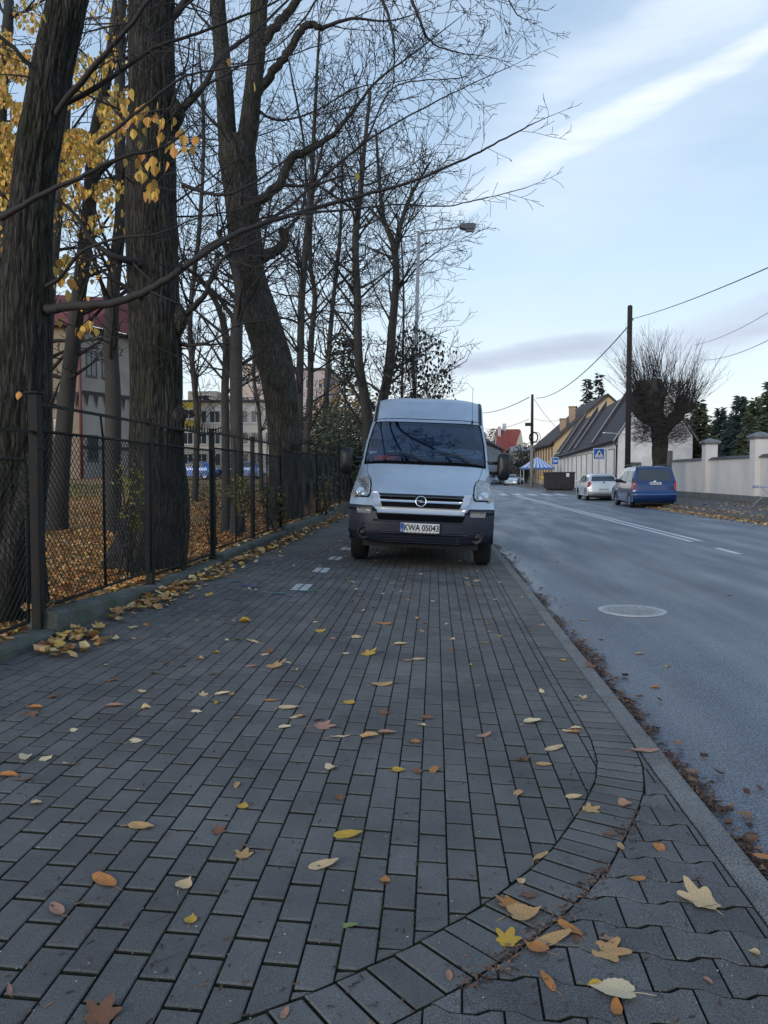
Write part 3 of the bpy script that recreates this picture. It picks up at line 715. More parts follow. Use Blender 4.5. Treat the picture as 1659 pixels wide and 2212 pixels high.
def tree_thing(base, label, name='bare_tree', group='bare trees behind the fence'):
    return thing(name, base, label, 'tree', group)
def pX(lst, Y): return [at(x, y, Y) for x, y in lst]
def leafmesh(mb, p, s, hang=True, rg=rng):
    a = rg.uniform(0, 6.283); ca, sa = math.cos(a), math.sin(a); tl = rg.uniform(-.5, .5)
    pts = [(0, 0), (-.32, -.25), (-.38, -.55), (-.18, -.85), (0, -1.08), (.2, -.8), (.38, -.5), (.30, -.22)]
    vs = []
    for u, v in pts:
        w = abs(u)*.35+tl*v*.5; x = u*ca-w*sa; y_ = u*sa+w*ca; vs.append((p[0]+x*s, p[1]+y_*s, p[2]+v*s*(.9 if hang else .4)))
    mb.add(vs, [(0, 1, 2, 3, 4), (0, 4, 5, 6, 7)])
# --- first big trunk at the left edge
g1 = random.Random(11)
b0 = Vector((-3.35, 5.75, .15)); T = tree_thing(b0, 'leaning thick dark trunk at the left edge, with a long low branch and yellow leaves')
tb = MB(); Yt = 5.85
pts = [(b0.x-.02, b0.y, -.1)]+[tuple(at(x, y, Yt)) for x, y in ((20, 1180), (36, 960), (54, 700), (66, 450), (104, 200), (145, 0), (200, -250), (260, -550))]
P1, R1 = trunkmesh(tb, pts, [.34, .26, .235, .205, .160, .150, .145, .13, .12], 130, 26, .12, seed=3, flare=.25, furrow=.018)
trunkmesh(tb, [tuple(at(2, 1330, 5.5)), tuple(at(28, 1180, 5.5)), tuple(at(56, 1080, 5.6)), tuple(at(62, 980, 5.75))], [.11, .085, .07, .05], 12, 4, seed=9)
tb.build('trunk', M['bark1'], T, b0)
cb = MB(); tips = []
def lb(lst, r0, r1, cnt, L_, lev=2, **k):
    P, r = limb(cb, [tuple(at(*q)) for q in lst], r0, r1, 7); twigs(cb, P, r, cnt, L_, lev, g1, **k); return P, r
lb([(58, 672, 5.85), (110, 668, 5.8), (160, 662, 5.7), (260, 650, 5.6), (350, 612, 5.5), (430, 555, 5.5), (520, 500, 5.6), (640, 462, 5.8), (760, 428, 6.0), (880, 395, 6.1), (990, 350, 6.2), (1080, 305, 6.3), (1150, 268, 6.4)], .052, .005, 18, .65, 2, t0=.3)
lb([(1, 470, 5.3), (80, 425, 5.2), (170, 385, 5.2), (260, 340, 5.3), (345, 320, 5.4), (395, 290, 5.5)], .026, .008, 8, .5, 1, t0=.3)
lb([(95, 275, 5.85), (190, 160, 5.6), (250, 90, 5.5), (300, 30, 5.4), (360, -60, 5.3)], .030, .012, 8, .8, 1)
lb([(98, 245, 5.85), (220, 180, 5.7), (330, 105, 5.7), (430, 70, 5.8), (560, 20, 5.9), (680, -40, 6.0)], .028, .006, 12, .8, 2)
lb([(115, 205, 5.8), (70, 150, 5.7), (20, 95, 5.6), (-60, 40, 5.5)], .028, .012, 6, .7, 1)
lb([(60, 640, 5.85), (125, 603, 5.75), (175, 545, 5.6), (250, 515, 5.5), (340, 505, 5.5), (430, 470, 5.6), (520, 452, 5.7)], .022, .004, 8, .6, 1)
lb([(210, 310, 5.4), (300, 240, 5.4), (390, 170, 5.4), (470, 150, 5.5), (590, 130, 5.6), (700, 95, 5.8)], .016, .004, 9, .7, 1)
lb([(430, 553, 5.5), (470, 520, 5.6), (590, 470, 5.9), (700, 380, 6.0), (800, 300, 6.1), (920, 230, 6.3), (1000, 190, 6.4), (1100, 145, 6.5)], .022, .003, 14, .8, 1, t0=.2)
lb([(640, 462, 5.8), (760, 452, 5.9), (850, 442, 6.0), (960, 445, 6.1), (1040, 430, 6.1), (1135, 406, 6.2)], .012, .003, 10, .55, 1)
lb([(700, 380, 6.0), (790, 300, 5.8), (830, 215, 5.8), (870, 180, 5.8), (980, 170, 5.9), (1010, 165, 6)], .012, .003, 8, .6, 1)
lb([(125, 690, 5.8), (200, 720, 5.9), (330, 745, 6.0), (430, 800, 6.1)], .008, .003, 6, .6, 1, trop=0)
# branches that come down into the picture from the crown above
lb([(800, -180, 5.5), (812, -40, 5.5), (838, 30, 5.5), (850, 90, 5.5), (852, 160, 5.5), (845, 200, 5.5)], .022, .003, 10, .8, 1, trop=-.06)
lb([(870, -160, 5.6), (885, -20, 5.6), (908, 45, 5.6), (930, 90, 5.7), (975, 110, 5.7), (1040, 120, 5.8)], .020, .003, 10, .55, 2, trop=-.03)
lb([(1000, -200, 6.2), (1060, -80, 6.2), (1110, 20, 6.2), (1130, 40, 6.2)], .014, .003, 10, .6, 2, trop=-.05)
lb([(700, -150, 5.9), (690, -20, 5.9), (640, 60, 5.9), (560, 130, 5.9)], .018, .003, 12, .9, 2, trop=-.04)
cb.build('crown', M['twig'], T, b0)
fb = MB()
def cluster(cx, cy, rx, ry, n, Y0, Y1, s0=.07, s1=.115):
    for k in range(n):
        u, v = g1.gauss(0, .5), g1.gauss(0, .5); p = at(cx+u*rx, cy+v*ry, g1.uniform(Y0, Y1)); leafmesh(fb, p, g1.uniform(s0, s1), rg=g1)
cluster(320, 385, 45, 40, 18, 5.2, 5.6, .07, .10); cluster(315, 240, 60, 40, 20, 5.3, 5.7, .06, .09); cluster(385, 300, 50, 45, 12, 5.3, 5.7, .06, .09); cluster(290, 270, 40, 60, 14, 5.4, 5.8, .06, .09)
cluster(185, 700, 30, 18, 9, 5.4, 5.6, .06, .09); cluster(130, 580, 25, 80, 18, 5.9, 6.6, .08, .12)
for (x, y) in ((497, 125), (548, 178), (770, 372), (95, 30), (92, 42), (40, 845)): leafmesh(fb, at(x, y, 5.6), .07, rg=g1)
fb.build('foliage', mat('yellow_leaf', (.5, .3, .03), .6, isl_cols=[(.55, .32, .04), (.46, .24, .03), (.58, .38, .06), (.40, .27, .04), (.50, .22, .04)]), T, b0)
# --- yellow leaved tree behind
g2 = random.Random(5); by = Vector((-8.2, 12.2, hz(-8.2, 12.2))); TY = tree_thing(by, 'tree still full of yellow leaves, seen behind the leftmost thick trunk', 'yellow_leaved_tree', None)
tb = MB(); trunkmesh(tb, [tuple(by-Vector((0, 0, .2))), tuple(by+Vector((.05, 0, 2))), tuple(by+Vector((.2, 0, 4.5))), tuple(by+Vector((0, .1, 7.5)))], [.16, .13, .1, .05], 14, 5); tb.build('trunk', M['bark3'], TY, by)
cb = MB()
for k in range(16):
    z_ = g2.uniform(2.2, 7); grow(cb, by+Vector((.1, 0, z_)), rdir(Vector((0, 0, 1)), R(g2.uniform(50, 80)), g2), g2.uniform(1.5, 2.8), .03, 2, g2, rmin=.0055)
cb.build('crown', M['twig'], TY, by)
fb = MB()
for k in range(8500):
    a = g2.random()
    if a < .60: x_, y_ = g2.gauss(18, 42), g2.gauss(260, 150)
    else: x_, y_ = g2.gauss(190, 45), g2.gauss(300, 110)
    if mnoise.noise(Vector((x_*.018, y_*.018, 2))) < -.12: continue
    p = at(x_, y_, g2.uniform(10.3, 13.5))
    if p.z < 3.0: continue
    leafmesh(fb, p, g2.uniform(.05, .10), rg=g2)
fb.build('foliage', mat('golden_leaf', (.5, .3, .03), .6, isl_cols=[(.60, .36, .05), (.50, .26, .03), (.62, .42, .08), (.44, .22, .04), (.36, .28, .05)]), TY, by)
# --- second big trunk
g3 = random.Random(21); b2 = Vector((-3.42, 8.75, .18)); T = tree_thing(b2, 'thickest straight trunk directly behind the third fence panel with burls on its side')
tb = MB(); Y2 = 8.8
pts = [tuple(b2-Vector((0, 0, .3)))]+[tuple(at(x, y, Y2)) for x, y in ((343, 1120), (338, 980), (338, 840), (334, 700), (330, 560), (326, 400), (326, 200), (328, 0), (332, -250), (335, -600))]
P2, R2 = trunkmesh(tb, pts, [.42, .36, .315, .30, .295, .29, .28, .265, .25, .24, .20], 150, 26, .10, seed=14, flare=.35, furrow=.020)
for (x, y, r, dY) in ((388, 900, .10, 0), (396, 690, .08, 0), (388, 245, .09, 0)):
    c = at(x-8, y, Y2-.1); trunkmesh(tb, [tuple(c+Vector((-.1, .1, -.22))), tuple(c+Vector((.02, 0, 0))), tuple(c+Vector((-.08, .1, .24)))], [.03, r, .03], 12, 5, .3, seed=x)
tb.build('trunk', M['bark1'], T, b2)
cb = MB()
def lb2(lst, r0, r1, cnt, L_, lev=2, g=g3, n=8, **k):
    P, r = limb(cb, [tuple(at(*q)) for q in lst], r0, r1, n); twigs(cb, P, r, cnt, L_, lev, g, **k)
lb2([(385, 690, 8.8), (440, 640, 8.6), (480, 560, 8.5), (560, 520, 8.6), (640, 470, 8.8)], .05, .008, 10, 1.2, 2)
lb2([(335, 570, 8.75), (260, 560, 8.3), (200, 520, 8.2), (150, 450, 8.1), (80, 420, 8)], .06, .01, 12, 1.2, 2)
lb2([(375, 250, 8.8), (430, 200, 8.7), (480, 120, 8.8), (560, 60, 9.0), (650, -30, 9.2)], .06, .01, 12, 1.5, 3)
lb2([(395, 400, 8.8), (470, 420, 8.6), (540, 400, 8.6), (640, 330, 8.8), (720, 290, 9)], .03, .006, 10, 1.2, 2)
lb2([(300, 640, 8.5), (240, 600, 8.4), (190, 560, 8.3), (130, 560, 8.2)], .035, .006, 9, 1.1, 2)
lb2([(390, 745, 8.8), (450, 740, 8.7), (520, 700, 8.7), (600, 690, 8.8), (700, 670, 9)], .022, .004, 9, 1.0, 2, trop=0)
lb2([(350, 60, 8.8), (420, -20, 8.8), (520, -120, 8.8)], .07, .02, 8, 1.5, 2)
hiP2 = [p for p in P2 if p.z > 4.2]
for k in range(34): grow(cb, g3.choice(hiP2), rdir(Vector((0, 0, 1)), R(g3.uniform(50, 95)), g3), g3.uniform(.8, 2.0), .016, 2, g3, trop=.0, rmin=.0025)
cb.build('crown', M['twig'], T, b2)
# --- forked trunk
g4 = random.Random(31); Y3 = 17.0; b3 = at(614, 1165, Y3); b3.z = hz(b3.x, b3.y); T = tree_thing(b3, 'forked grey trunk bending left and splitting into two tall stems')
tb = MB(); q = lambda l, Y: [tuple(at(x, y, Y)) for x, y in l]
P3, R3 = trunkmesh(tb, [tuple(b3-Vector((0, 0, .4)))]+q([(616, 1050), (614, 940), (597, 800), (568, 700), (540, 600), (527, 500), (518, 400), (512, 340), (506, 300)], Y3), [.42, .38, .37, .38, .40, .36, .36, .38, .42, .33], 90, 16, .08, seed=40, flare=.2, furrow=.022)
trunkmesh(tb, q([(505, 360), (492, 300), (486, 200), (478, 100), (470, 0), (462, -150), (455, -400)], Y3), [.24, .21, .19, .18, .17, .15, .12], 18, 6, .06, seed=41)
trunkmesh(tb, q([(520, 370), (534, 300), (546, 200), (556, 100), (560, 0), (566, -150), (575, -400)], Y3), [.24, .22, .20, .19, .18, .15, .12], 18, 6, .06, seed=42)
limb(tb, q([(560, 560), (590, 545), (612, 530), (616, 508), (608, 498)], Y3), .14, .09, 12)
limb(tb, q([(535, 480), (560, 440), (600, 400), (632, 340), (660, 330)], Y3), .13, .09, 12)
limb(tb, q([(552, 110), (585, 70), (620, 30), (650, -10), (700, -60)], Y3), .12, .08, 12)
limb(tb, q([(556, 200), (590, 155), (625, 110), (650, 65), (672, 52), (690, 62)], Y3), .11, .07, 12)
tb.build('trunk', M['bark2'], T, b3)
cb = MB()
def lb3(l, r0, r1, cnt, L_, lev, g, Y, **k):
    P, r = limb(cb, q(l, Y), r0, r1, 6, 5); twigs(cb, P, r, cnt, L_, lev, g, rmin=.006, **k)
lb3([(658, 330), (720, 290), (770, 230), (820, 170), (900, 110), (990, 40)], .08, .008, 14, 2.2, 3, g4, Y3)
lb3([(600, 400), (680, 400), (740, 380), (800, 390), (880, 420)], .05, .006, 10, 2.0, 2, g4, Y3)
lb3([(612, 505), (650, 460), (660, 400), (655, 300), (630, 165)], .05, .02, 8, 1.5, 2, g4, Y3)
lb3([(690, 62), (760, 40), (840, 45), (930, 20)], .06, .006, 10, 2.0, 3, g4, Y3)
lb3([(700, -60), (800, -90), (920, -60), (1020, -20)], .06, .006, 12, 2.2, 3, g4, Y3)
lb3([(500, 300), (440, 240), (400, 160), (380, 60)], .05, .008, 10, 1.8, 2, g4, Y3)
lb3([(560, 60), (600, -60), (680, -160)], .05, .01, 8, 2, 2, g4, Y3)
lb3([(520, 420), (460, 380), (410, 300), (400, 200)], .04, .008, 8, 1.8, 2, g4, Y3)
lb3([(545, 230), (600, 260), (680, 240), (770, 190), (870, 175), (960, 150)], .045, .006, 12, 2.0, 2, g4, Y3)
lb3([(475, 80), (420, 20), (380, -60)], .05, .01, 7, 1.8, 2, g4, Y3)
lb3([(540, 620), (470, 600), (420, 560), (400, 500)], .03, .006, 8, 1.6, 2, g4, Y3)
for k in range(30):
    grow(cb, g4.choice([p for p in P3 if p.z > 5]), rdir(Vector((g4.uniform(-.3, .5), 0, 1)), R(g4.uniform(40, 85)), g4), g4.uniform(1.2, 2.6), .02, 2, g4, trop=.04, rmin=.0055)
# boughs that arch over the pavement high above the picture: they darken the windscreen's mirror image
_s = at(572, -330, Y3); _s2 = at(458, -300, Y3)
for l in ([tuple(_s), (-1.9, 14.6, 15.2), (-.8, 13.0, 13.6), (.1, 11.6, 12.0), (.9, 10.4, 10.6)], [tuple(_s2), (-2.6, 13.2, 15), (-1.6, 11.4, 13.2), (-1.3, 9.6, 11.9)], [tuple(_s), (-1.2, 14.8, 15.6), (.4, 13.4, 15), (1.4, 12.4, 13.8), (2.2, 11.4, 12.4)]):
    P, r = limb(cb, l, .15, .02, 8, 6); twigs(cb, P, r, 26, 2.0, 3, g4, t0=.30, rmin=.009)
cb.build('crown', M['twig'], T, b3)
# --- the smaller bare trees, each its own
def small_tree(seed, Y, stems, limbs, label, crown_n=20, L_=2.2, mt='bark3', rmin=.008, lev=2, name='bare_tree', zr=(2.5, 11), spread=(30, 75), grp='bare trees behind the fence', trop=.06):
    g = random.Random(seed); f = at(*stems[0][0][0], Y); base = Vector((f.x, f.y, hz(f.x, f.y) if f.x < -2.9 else gz(f.x, f.y)))
    T = tree_thing(base, label, name, grp); tb = MB(); cb = MB(); PP = []; crown_n = int(crown_n*1.5)
    for (l, rads) in stems:
        pts = [tuple(at(x, y, Y)) for x, y in l]
        if l is stems[0][0]: pts[0] = (base.x, base.y, base.z-.2)
        P, r = trunkmesh(tb, pts, rads, 14, 5, .07, seed=seed, flare=.15 if l is stems[0][0] else 0); PP.append((P, r))
    for (l, r0, r1, cnt, L2) in limbs:
        P, r = limb(cb, [tuple(at(x, y, Y)) for x, y in l], r0, r1, 6, 5); twigs(cb, P, r, cnt, L2, lev, g, rmin=rmin)
    for k in range(crown_n):
        P, r = PP[k % len(PP)]; cand = [i for i, p in enumerate(P) if zr[0] < p.z < zr[1]+4]
        if not cand: continue
        i = g.choice(cand); grow(cb, P[i], rdir(Vector((0, 0, 1)), R(g.uniform(*spread)), g), L_*g.uniform(.5, 1.1), max(rmin*1.5, r[i]*.35), lev, g, trop, 1, rmin, .15)
    tb.build('trunk', M[mt], T, base); cb.build('crown', M['twig'], T, base); return T, base
small_tree(51, 13.6, [([(118, 1165), (128, 1050), (148, 820), (175, 600), (192, 450), (205, 300), (232, 160), (255, 0), (275, -200)], [.24, .17, .13, .125, .12, .11, .09, .085, .07])], [([(205, 300), (260, 250), (330, 200)], .03, .008, 6, 1.2)], 'slender smooth trunk leaning right between the two thickest trunks', 14, 1.6, rmin=.0055)
small_tree(52, 13.0, [([(243, 1160), (243, 1000), (244, 860), (240, 740), (246, 600), (262, 450), (258, 250), (262, 0), (265, -200)], [.17, .135, .13, .12, .11, .10, .09, .08, .07])], [([(243, 700), (215, 600), (180, 480), (160, 380)], .05, .01, 8, 1.5)], 'dark straight trunk half hidden at the left side of the thickest trunk', 16, 1.8, rmin=.0055)
small_tree(53, 17, [([(98, 1110), (98, 900), (102, 700), (120, 500), (140, 300), (150, 0)], [.16, .15, .14, .12, .10, .08])], [], 'thin trunk close behind the leftmost thick trunk', 14, 2.2)
small_tree(54, 13.2, [([(513, 1175), (512, 1000), (510, 850), (511, 720), (518, 640), (500, 560), (470, 500)], [.13, .11, .11, .105, .085, .06, .04])], [([(512, 700), (470, 640), (430, 600), (395, 560), (380, 470)], .055, .012, 9, 1.6), ([(515, 660), (560, 600), (600, 560), (650, 540)], .04, .008, 8, 1.4), ([(505, 740), (440, 745), (400, 745)], .025, .006, 6, 1.2)], 'short grey trunk with branches fanning left, in front of the yellow building', 14, 1.6, rmin=.0055)
small_tree(55, 13.8, [([(487, 1165), (488, 1000), (486, 850), (489, 740), (470, 660), (430, 600)], [.09, .075, .07, .07, .05, .03])], [([(486, 760), (440, 690), (405, 650)], .03, .008, 6, 1.2)], 'thin trunk standing beside the short grey trunk', 8, 1.3, rmin=.0055)
small_tree(56, 21, [([(640, 1115), (645, 950), (648, 800), (652, 640), (662, 520), (672, 400), (680, 250), (690, 60)], [.13, .11, .10, .095, .09, .07, .05, .03])], [([(655, 600), (600, 540), (560, 470)], .04, .01, 8, 1.8)], 'thin dark stem close behind the forked trunk, nearest to it on the right', 26, 2.4)
small_tree(57, 22, [([(655, 1110), (662, 960), (670, 850), (672, 740), (680, 640), (670, 560), (676, 420), (700, 300)], [.12, .10, .09, .085, .07, .06, .05, .03])], [([(672, 700), (720, 640), (760, 600)], .04, .01, 9, 1.8), ([(680, 640), (640, 560), (600, 520)], .03, .01, 7, 1.6)], 'curved dark stem second from the forked trunk', 26, 2.4)
small_tree(58, 25, [([(800, 1090), (793, 900), (775, 780), (772, 650), (768, 520), (778, 420), (786, 330), (800, 200)], [.22, .18, .14, .13, .11, .09, .07, .05])], [([(775, 640), (720, 570), (690, 520), (670, 440)], .05, .01, 9, 2.2), ([(770, 680), (700, 672), (640, 690)], .04, .01, 7, 2.0), ([(768, 520), (820, 450), (870, 380), (920, 330)], .05, .01, 10, 2.4)], 'bare tree with ivy at its foot just left of the van roof', 30, 2.8)
small_tree(59, 28, [([(812, 1080), (822, 900), (840, 800), (848, 700), (856, 600), (850, 530), (828, 470), (820, 400), (812, 280)], [.22, .19, .17, .15, .13, .11, .08, .06, .04]), ([(852, 560), (862, 500), (880, 440), (900, 400), (930, 350)], [.12, .09, .07, .05, .03])], [([(842, 690), (810, 630), (790, 560)], .05, .01, 9, 2.4), ([(850, 640), (900, 580), (950, 540), (985, 520)], .05, .01, 9, 2.2)], 'leaning bare tree with a Y shaped fork, behind the van roof', 34, 3.0)
small_tree(60, 32, [([(700, 1075), (702, 900), (715, 700), (735, 500), (740, 350)], [.14, .12, .10, .07, .04])], [], 'faint thin tree between the curved stem and the ivy tree', 34, 3.2, rmin=.007)
small_tree(61, 12, [([(0, 1150), (-10, 900), (10, 600), (0, 300), (20, 0)], [.16, .13, .11, .09, .07])], [([(0, 420), (60, 330), (100, 200), (160, 120)], .04, .01, 9, 1.6)], 'trunk at the very left edge behind the first thick trunk', 14, 1.8, rmin=.0055)
small_tree(62, 24, [([(420, 1095), (425, 900), (410, 700), (430, 500), (440, 300), (430, 100)], [.10, .09, .08, .07, .05, .03])], [], 'thin far tree seen between the thickest trunk and the short grey trunk', 40, 2.8, rmin=.006)
small_tree(63, 34, [([(565, 1070), (560, 900), (548, 800), (560, 600), (590, 400)], [.10, .09, .08, .06, .04])], [], 'thin crooked tree in front of the white block of flats', 34, 3.0, rmin=.007)
small_tree(64, 36, [([(862, 1060), (868, 850), (872, 650), (866, 500)], [.08, .06, .05, .03])], [], 'slim bare tree whose twigs spread behind the street lamp', 40, 3.4, rmin=.008, spread=(35, 85))
# --- small hornbeam with dry leaves behind the lamp post
T, base = small_tree(65, 24, [([(905, 1080), (900, 950), (895, 850), (890, 760)], [.08, .07, .05, .03])], [([(900, 880), (930, 820), (960, 800)], .02, .006, 6, 1.2)], 'bushy small tree with dark drooping dry leaves behind the lamp post', 30, 1.6, name='small_tree', zr=(1.5, 5.5), spread=(25, 85), grp=None)
g = random.Random(3); fb = MB()
for k in range(700):
    a = g.gauss(0, 1); x_ = g.choice((845, 880, 905, 930, 955))+g.gauss(0, 16); y_ = g.uniform(700, 880)+abs(x_-890)*.5
    leafmesh(fb, at(x_, y_, g.uniform(23.2, 24.8)), g.uniform(.08, .15), rg=g)
fb.build('foliage', mat('dry_dark_leaf', (.04, .04, .03), .8, isl_cols=[(.035, .035, .028), (.05, .045, .03), (.08, .06, .03), (.03, .035, .03)]), T, base)
# --- foliage masses: shrubs and evergreens
def foliage(name, label, cat, balls, n, s, cols, seed, stems=None, base=None, grp=None, stemmat='twig', up=.0, fade=.35):
    g = random.Random(seed); c0 = base or Vector((balls[0][0], balls[0][1], 0)); T = thing(name, c0, label, cat, grp)
    tb = MB()
    for st in (stems or []): tb.tube(st[0], st[1], 6, cap=True)
    if not stems:
        for k in range(4): c = balls[g.randrange(len(balls))]; tb.tube([c0-Vector((0, 0, .1)), c0.lerp(Vector(c[:3]), .5)+Vector((g.gauss(0, .1), 0, 0)), Vector(c[:3])], [.05, .035, .015], 5)
    tb.build('trunk', M[stemmat], T, c0)
    fb = MB(); tot = sum(b_[3]**2 for b_ in balls)
    for bl in balls:
        cx, cy, cz, r = bl[:4]; sq = bl[4] if len(bl) > 4 else 1.0
        for k in range(int(n*r*r/tot)):
            d = Vector((g.gauss(0, 1), g.gauss(0, 1), g.gauss(0, 1))).normalized(); q_ = mnoise.noise(d*1.8+Vector((seed, cx, cz)))+.5*mnoise.noise(d*4+Vector((seed, cx, cz)))
            rr = r*(1+fade*q_)*g.random()**.35; p = Vector((cx, cy, cz))+Vector((d.x, d.y, d.z*sq))*rr
            if p.z < c0.z+.03: continue
            a = g.uniform(0, 6.28); t = g.gauss(0, .6); ss = s*g.uniform(.6, 1.3); u = Vector((math.cos(a), math.sin(a), t)).normalized(); w = rdir(u, R(90), g)
            fb.add([p-u*ss, p-w*ss*.45, p+u*ss, p+w*ss*.45], [(0, 1, 2, 3)])
    fb.build('foliage', mat(name+'_leaf', cols[0], .6, isl_cols=cols), T, c0); return T
DG = [(.035, .050, .030), (.05, .070, .036), (.026, .038, .028), (.066, .080, .038)]
for i, (px_, py_, Y, r, lab) in enumerate(((700, 935, 30, 1.3, 'rounded dark evergreen bush farthest left in the group behind the fence end'), (745, 955, 27, 1.2, 'dark evergreen bush in the middle of the group beside the van'), (790, 925, 29, 1.3, 'dark evergreen bush touching the van roof edge in view'))):
    c = at(px_, py_, Y); base = Vector((c.x, c.y, hz(c.x, c.y) if c.x < -3 else gz(c.x, c.y)))
    foliage('evergreen_bush', lab, 'bush', [(c.x, c.y, c.z, r), (c.x-.5, c.y+.2, c.z-1.1, r*1.15), (c.x+.5, c.y, c.z-1.3, r*1.1), (c.x+.1, c.y, base.z+.7, r)], 10000, .065, DG, 70+i, base=base, grp='evergreen bushes beyond the fence')
c = at(742, 760, 26); base = Vector((c.x-.1, c.y, hz(c.x, c.y)))
foliage('ivy_clump', 'ragged dark evergreen crown on a thin stem left of the ivy tree', 'bush', [(c.x, c.y, c.z, .62), (c.x+.1, c.y, c.z-.8, .5), (c.x+.35, c.y, c.z+.3, .35)], 900, .08, DG, 75, stems=[([base-Vector((0, 0, .1)), Vector((c.x+.1, c.y, 2.5)), Vector((c.x, c.y, c.z))], [.05, .04, .02])], base=base)
c = at(752, 868, 60); base = Vector((c.x, c.y, hz(c.x, c.y)))
foliage('autumn_tree', 'far golden brown tree glimpsed above the evergreen bushes', 'tree', [(c.x, c.y, c.z, 2.2), (c.x-1.5, c.y, c.z-1.5, 2), (c.x+1.4, c.y, c.z-1.3, 1.8)], 2600, .16, [(.25, .15, .04), (.32, .2, .05), (.16, .12, .05)], 76, base=base)
for i, (px_, py_, Y, r, lab, cc) in enumerate(((283, 1035, 8.0, .19, 'small yellow green shrub on thin stems in front of the thickest trunk', 0), (275, 1110, 8.1, .10, 'low sprout of yellow green leaves under the small shrub', 0), (455, 1075, 11.2, .18, 'scraggly shrub just right of the thickest trunk', 1), (585, 1080, 14.2, .30, 'dark green shrub in front of the forked trunk foot', 1), (515, 1060, 12.4, .25, 'yellowish shrub around the short grey trunk', 0), (700, 1060, 19, .6, 'broad dark shrub pressed against the far part of the fence', 1))):
    c = at(px_, py_, Y); base = Vector((c.x, c.y, hz(c.x, c.y)))
    g = random.Random(i); st = [([base+Vector((g.gauss(0, .05), g.gauss(0, .05), -.05)), base.lerp(c, .5)+Vector((g.gauss(0, .07), g.gauss(0, .05), 0)), c+Vector((g.gauss(0, .12), g.gauss(0, .1), g.uniform(-.1, .2)))], [.014, .011, .005]) for k in range(5)]
    foliage('shrub', lab, 'shrub', [(c.x, c.y, c.z, r), (c.x+.08, c.y, c.z-r*1.0, r*.8)], 260 if r < .2 else 600, .026 if Y < 12 else .04, [(.16, .15, .03), (.10, .12, .025), (.25, .20, .03)] if cc == 0 else [(.04, .05, .02), (.07, .07, .02), (.12, .10, .02)], 80+i, stems=st, base=base, grp='shrubs behind the fence')
# ================================================================ SHELLS (vehicles)
class Shell:
    """a swept surface: rows (y, z, halfwidth, edge setback, edge drop); S(u, v) with u in -1..1 and v in rows"""
    def __init__(s, rows, p=4.0): s.r = rows; s.p = p
    def row(s, v):
        v = max(0, min(len(s.r)-1, v)); i = min(len(s.r)-2, int(v)); f = v-i
        return [a+(b_-a)*f for a, b_ in zip(s.r[i], s.r[i+1])]
    def S(s, u, v, off=0.0):
        def Q(u, v):
            y, z, w, yc, zc = s.row(v); k = abs(u)**s.p; return Vector((w*u, y+yc*k, z-zc*k))
        q_ = Q(u, v)
        if off:
            e = .02; du = Q(min(1, u+e), v)-Q(max(-1, u-e), v); dv = Q(u, v+e)-Q(u, max(0, v-e)); n = dv.cross(du)
            if n.length > 1e-9:
                n.normalize(); q_ = q_+n*off*s.sg
        return q_
    sg = -1
    def patch(s, mb, rows, off=0.0, nu=10, m=0, thick=0.0):
        vs = []; fs = []; nr = len(rows)
        for (v, a, b_) in rows:
            for k in range(nu+1): vs.append(s.S(a+(b_-a)*k/nu, v, off))
        for j in range(nr-1):
            for k in range(nu): a = j*(nu+1)+k; fs.append((a, a+1, a+nu+2, a+nu+1))
        if thick:
            B = len(vs)
            for (v, a, b_) in rows:
                for k in range(nu+1): vs.append(s.S(a+(b_-a)*k/nu, v, off-thick))
            per = [k for k in range(nu+1)]+[j*(nu+1)+nu for j in range(1, nr)]+[(nr-1)*(nu+1)+k for k in range(nu-1, -1, -1)]+[j*(nu+1) for j in range(nr-2, 0, -1)]
            for i in range(len(per)): a, c = per[i], per[(i+1) % len(per)]; fs.append((a, c, B+c, B+a))
        mb.add(vs, fs, m, True)
    def dense(s, v0, v1, n, fa, fb): return [(v0+(v1-v0)*i/n, fa(i/n), fb(i/n)) for i in range(n+1)]
def wheel(parent, x, y, r, w, rim, out=1, rr=.62, hub='wheel'):
    Mx = Matrix.Translation((x, y, r)) @ Matrix.Rotation(R(90)*out, 4, 'Y')
    b = MB(); b.lathe([(r*rr, -w/2), (r*.9, -w/2), (r, -w*.32), (r, w*.32), (r*.9, w/2), (r*rr, w/2)], 28, M=Mx, cap=False); t = b.build(hub, M['rubber'], parent)
    b = MB(); b.lathe([(r*rr, -w*.3), (r*rr, w*.42), (r*rr*.92, w*.44), (r*rr*.85, w*.30), (r*.12, w*.32), (r*.10, w*.40)], 20, M=Mx)
    for k in range(7):
        a = k*2*math.pi/7; b.box(-.02, .02, r*.08, r*rr*.9, w*.28, w*.40, M=Mx @ Matrix.Rotation(a, 4, 'Z'))
    b.build('rim', rim, t); return t
def text_mesh(txt, size, name, m, parent, loc, rot, bold=.0, extr=.0005, spacing=1.0, sx=1.0, align='CENTER'):
    c = bpy.data.curves.new(name, 'FONT'); c.body = txt; c.size = size; c.extrude = extr; c.offset = bold; c.align_x = align; c.align_y = 'CENTER'; c.space_character = spacing
    o = bpy.data.objects.new('tmp', c); COL.objects.link(o); dg = bpy.context.evaluated_depsgraph_get(); dg.update()
    me = bpy.data.meshes.new_from_object(o.evaluated_get(dg)); bpy.data.objects.remove(o); me.materials.clear(); me.materials.append(m)
    ob = bpy.data.objects.new(name, me); COL.objects.link(ob); ob.parent = parent; ob.location = loc; ob.rotation_euler = rot; ob.scale = (sx, 1, 1); return ob
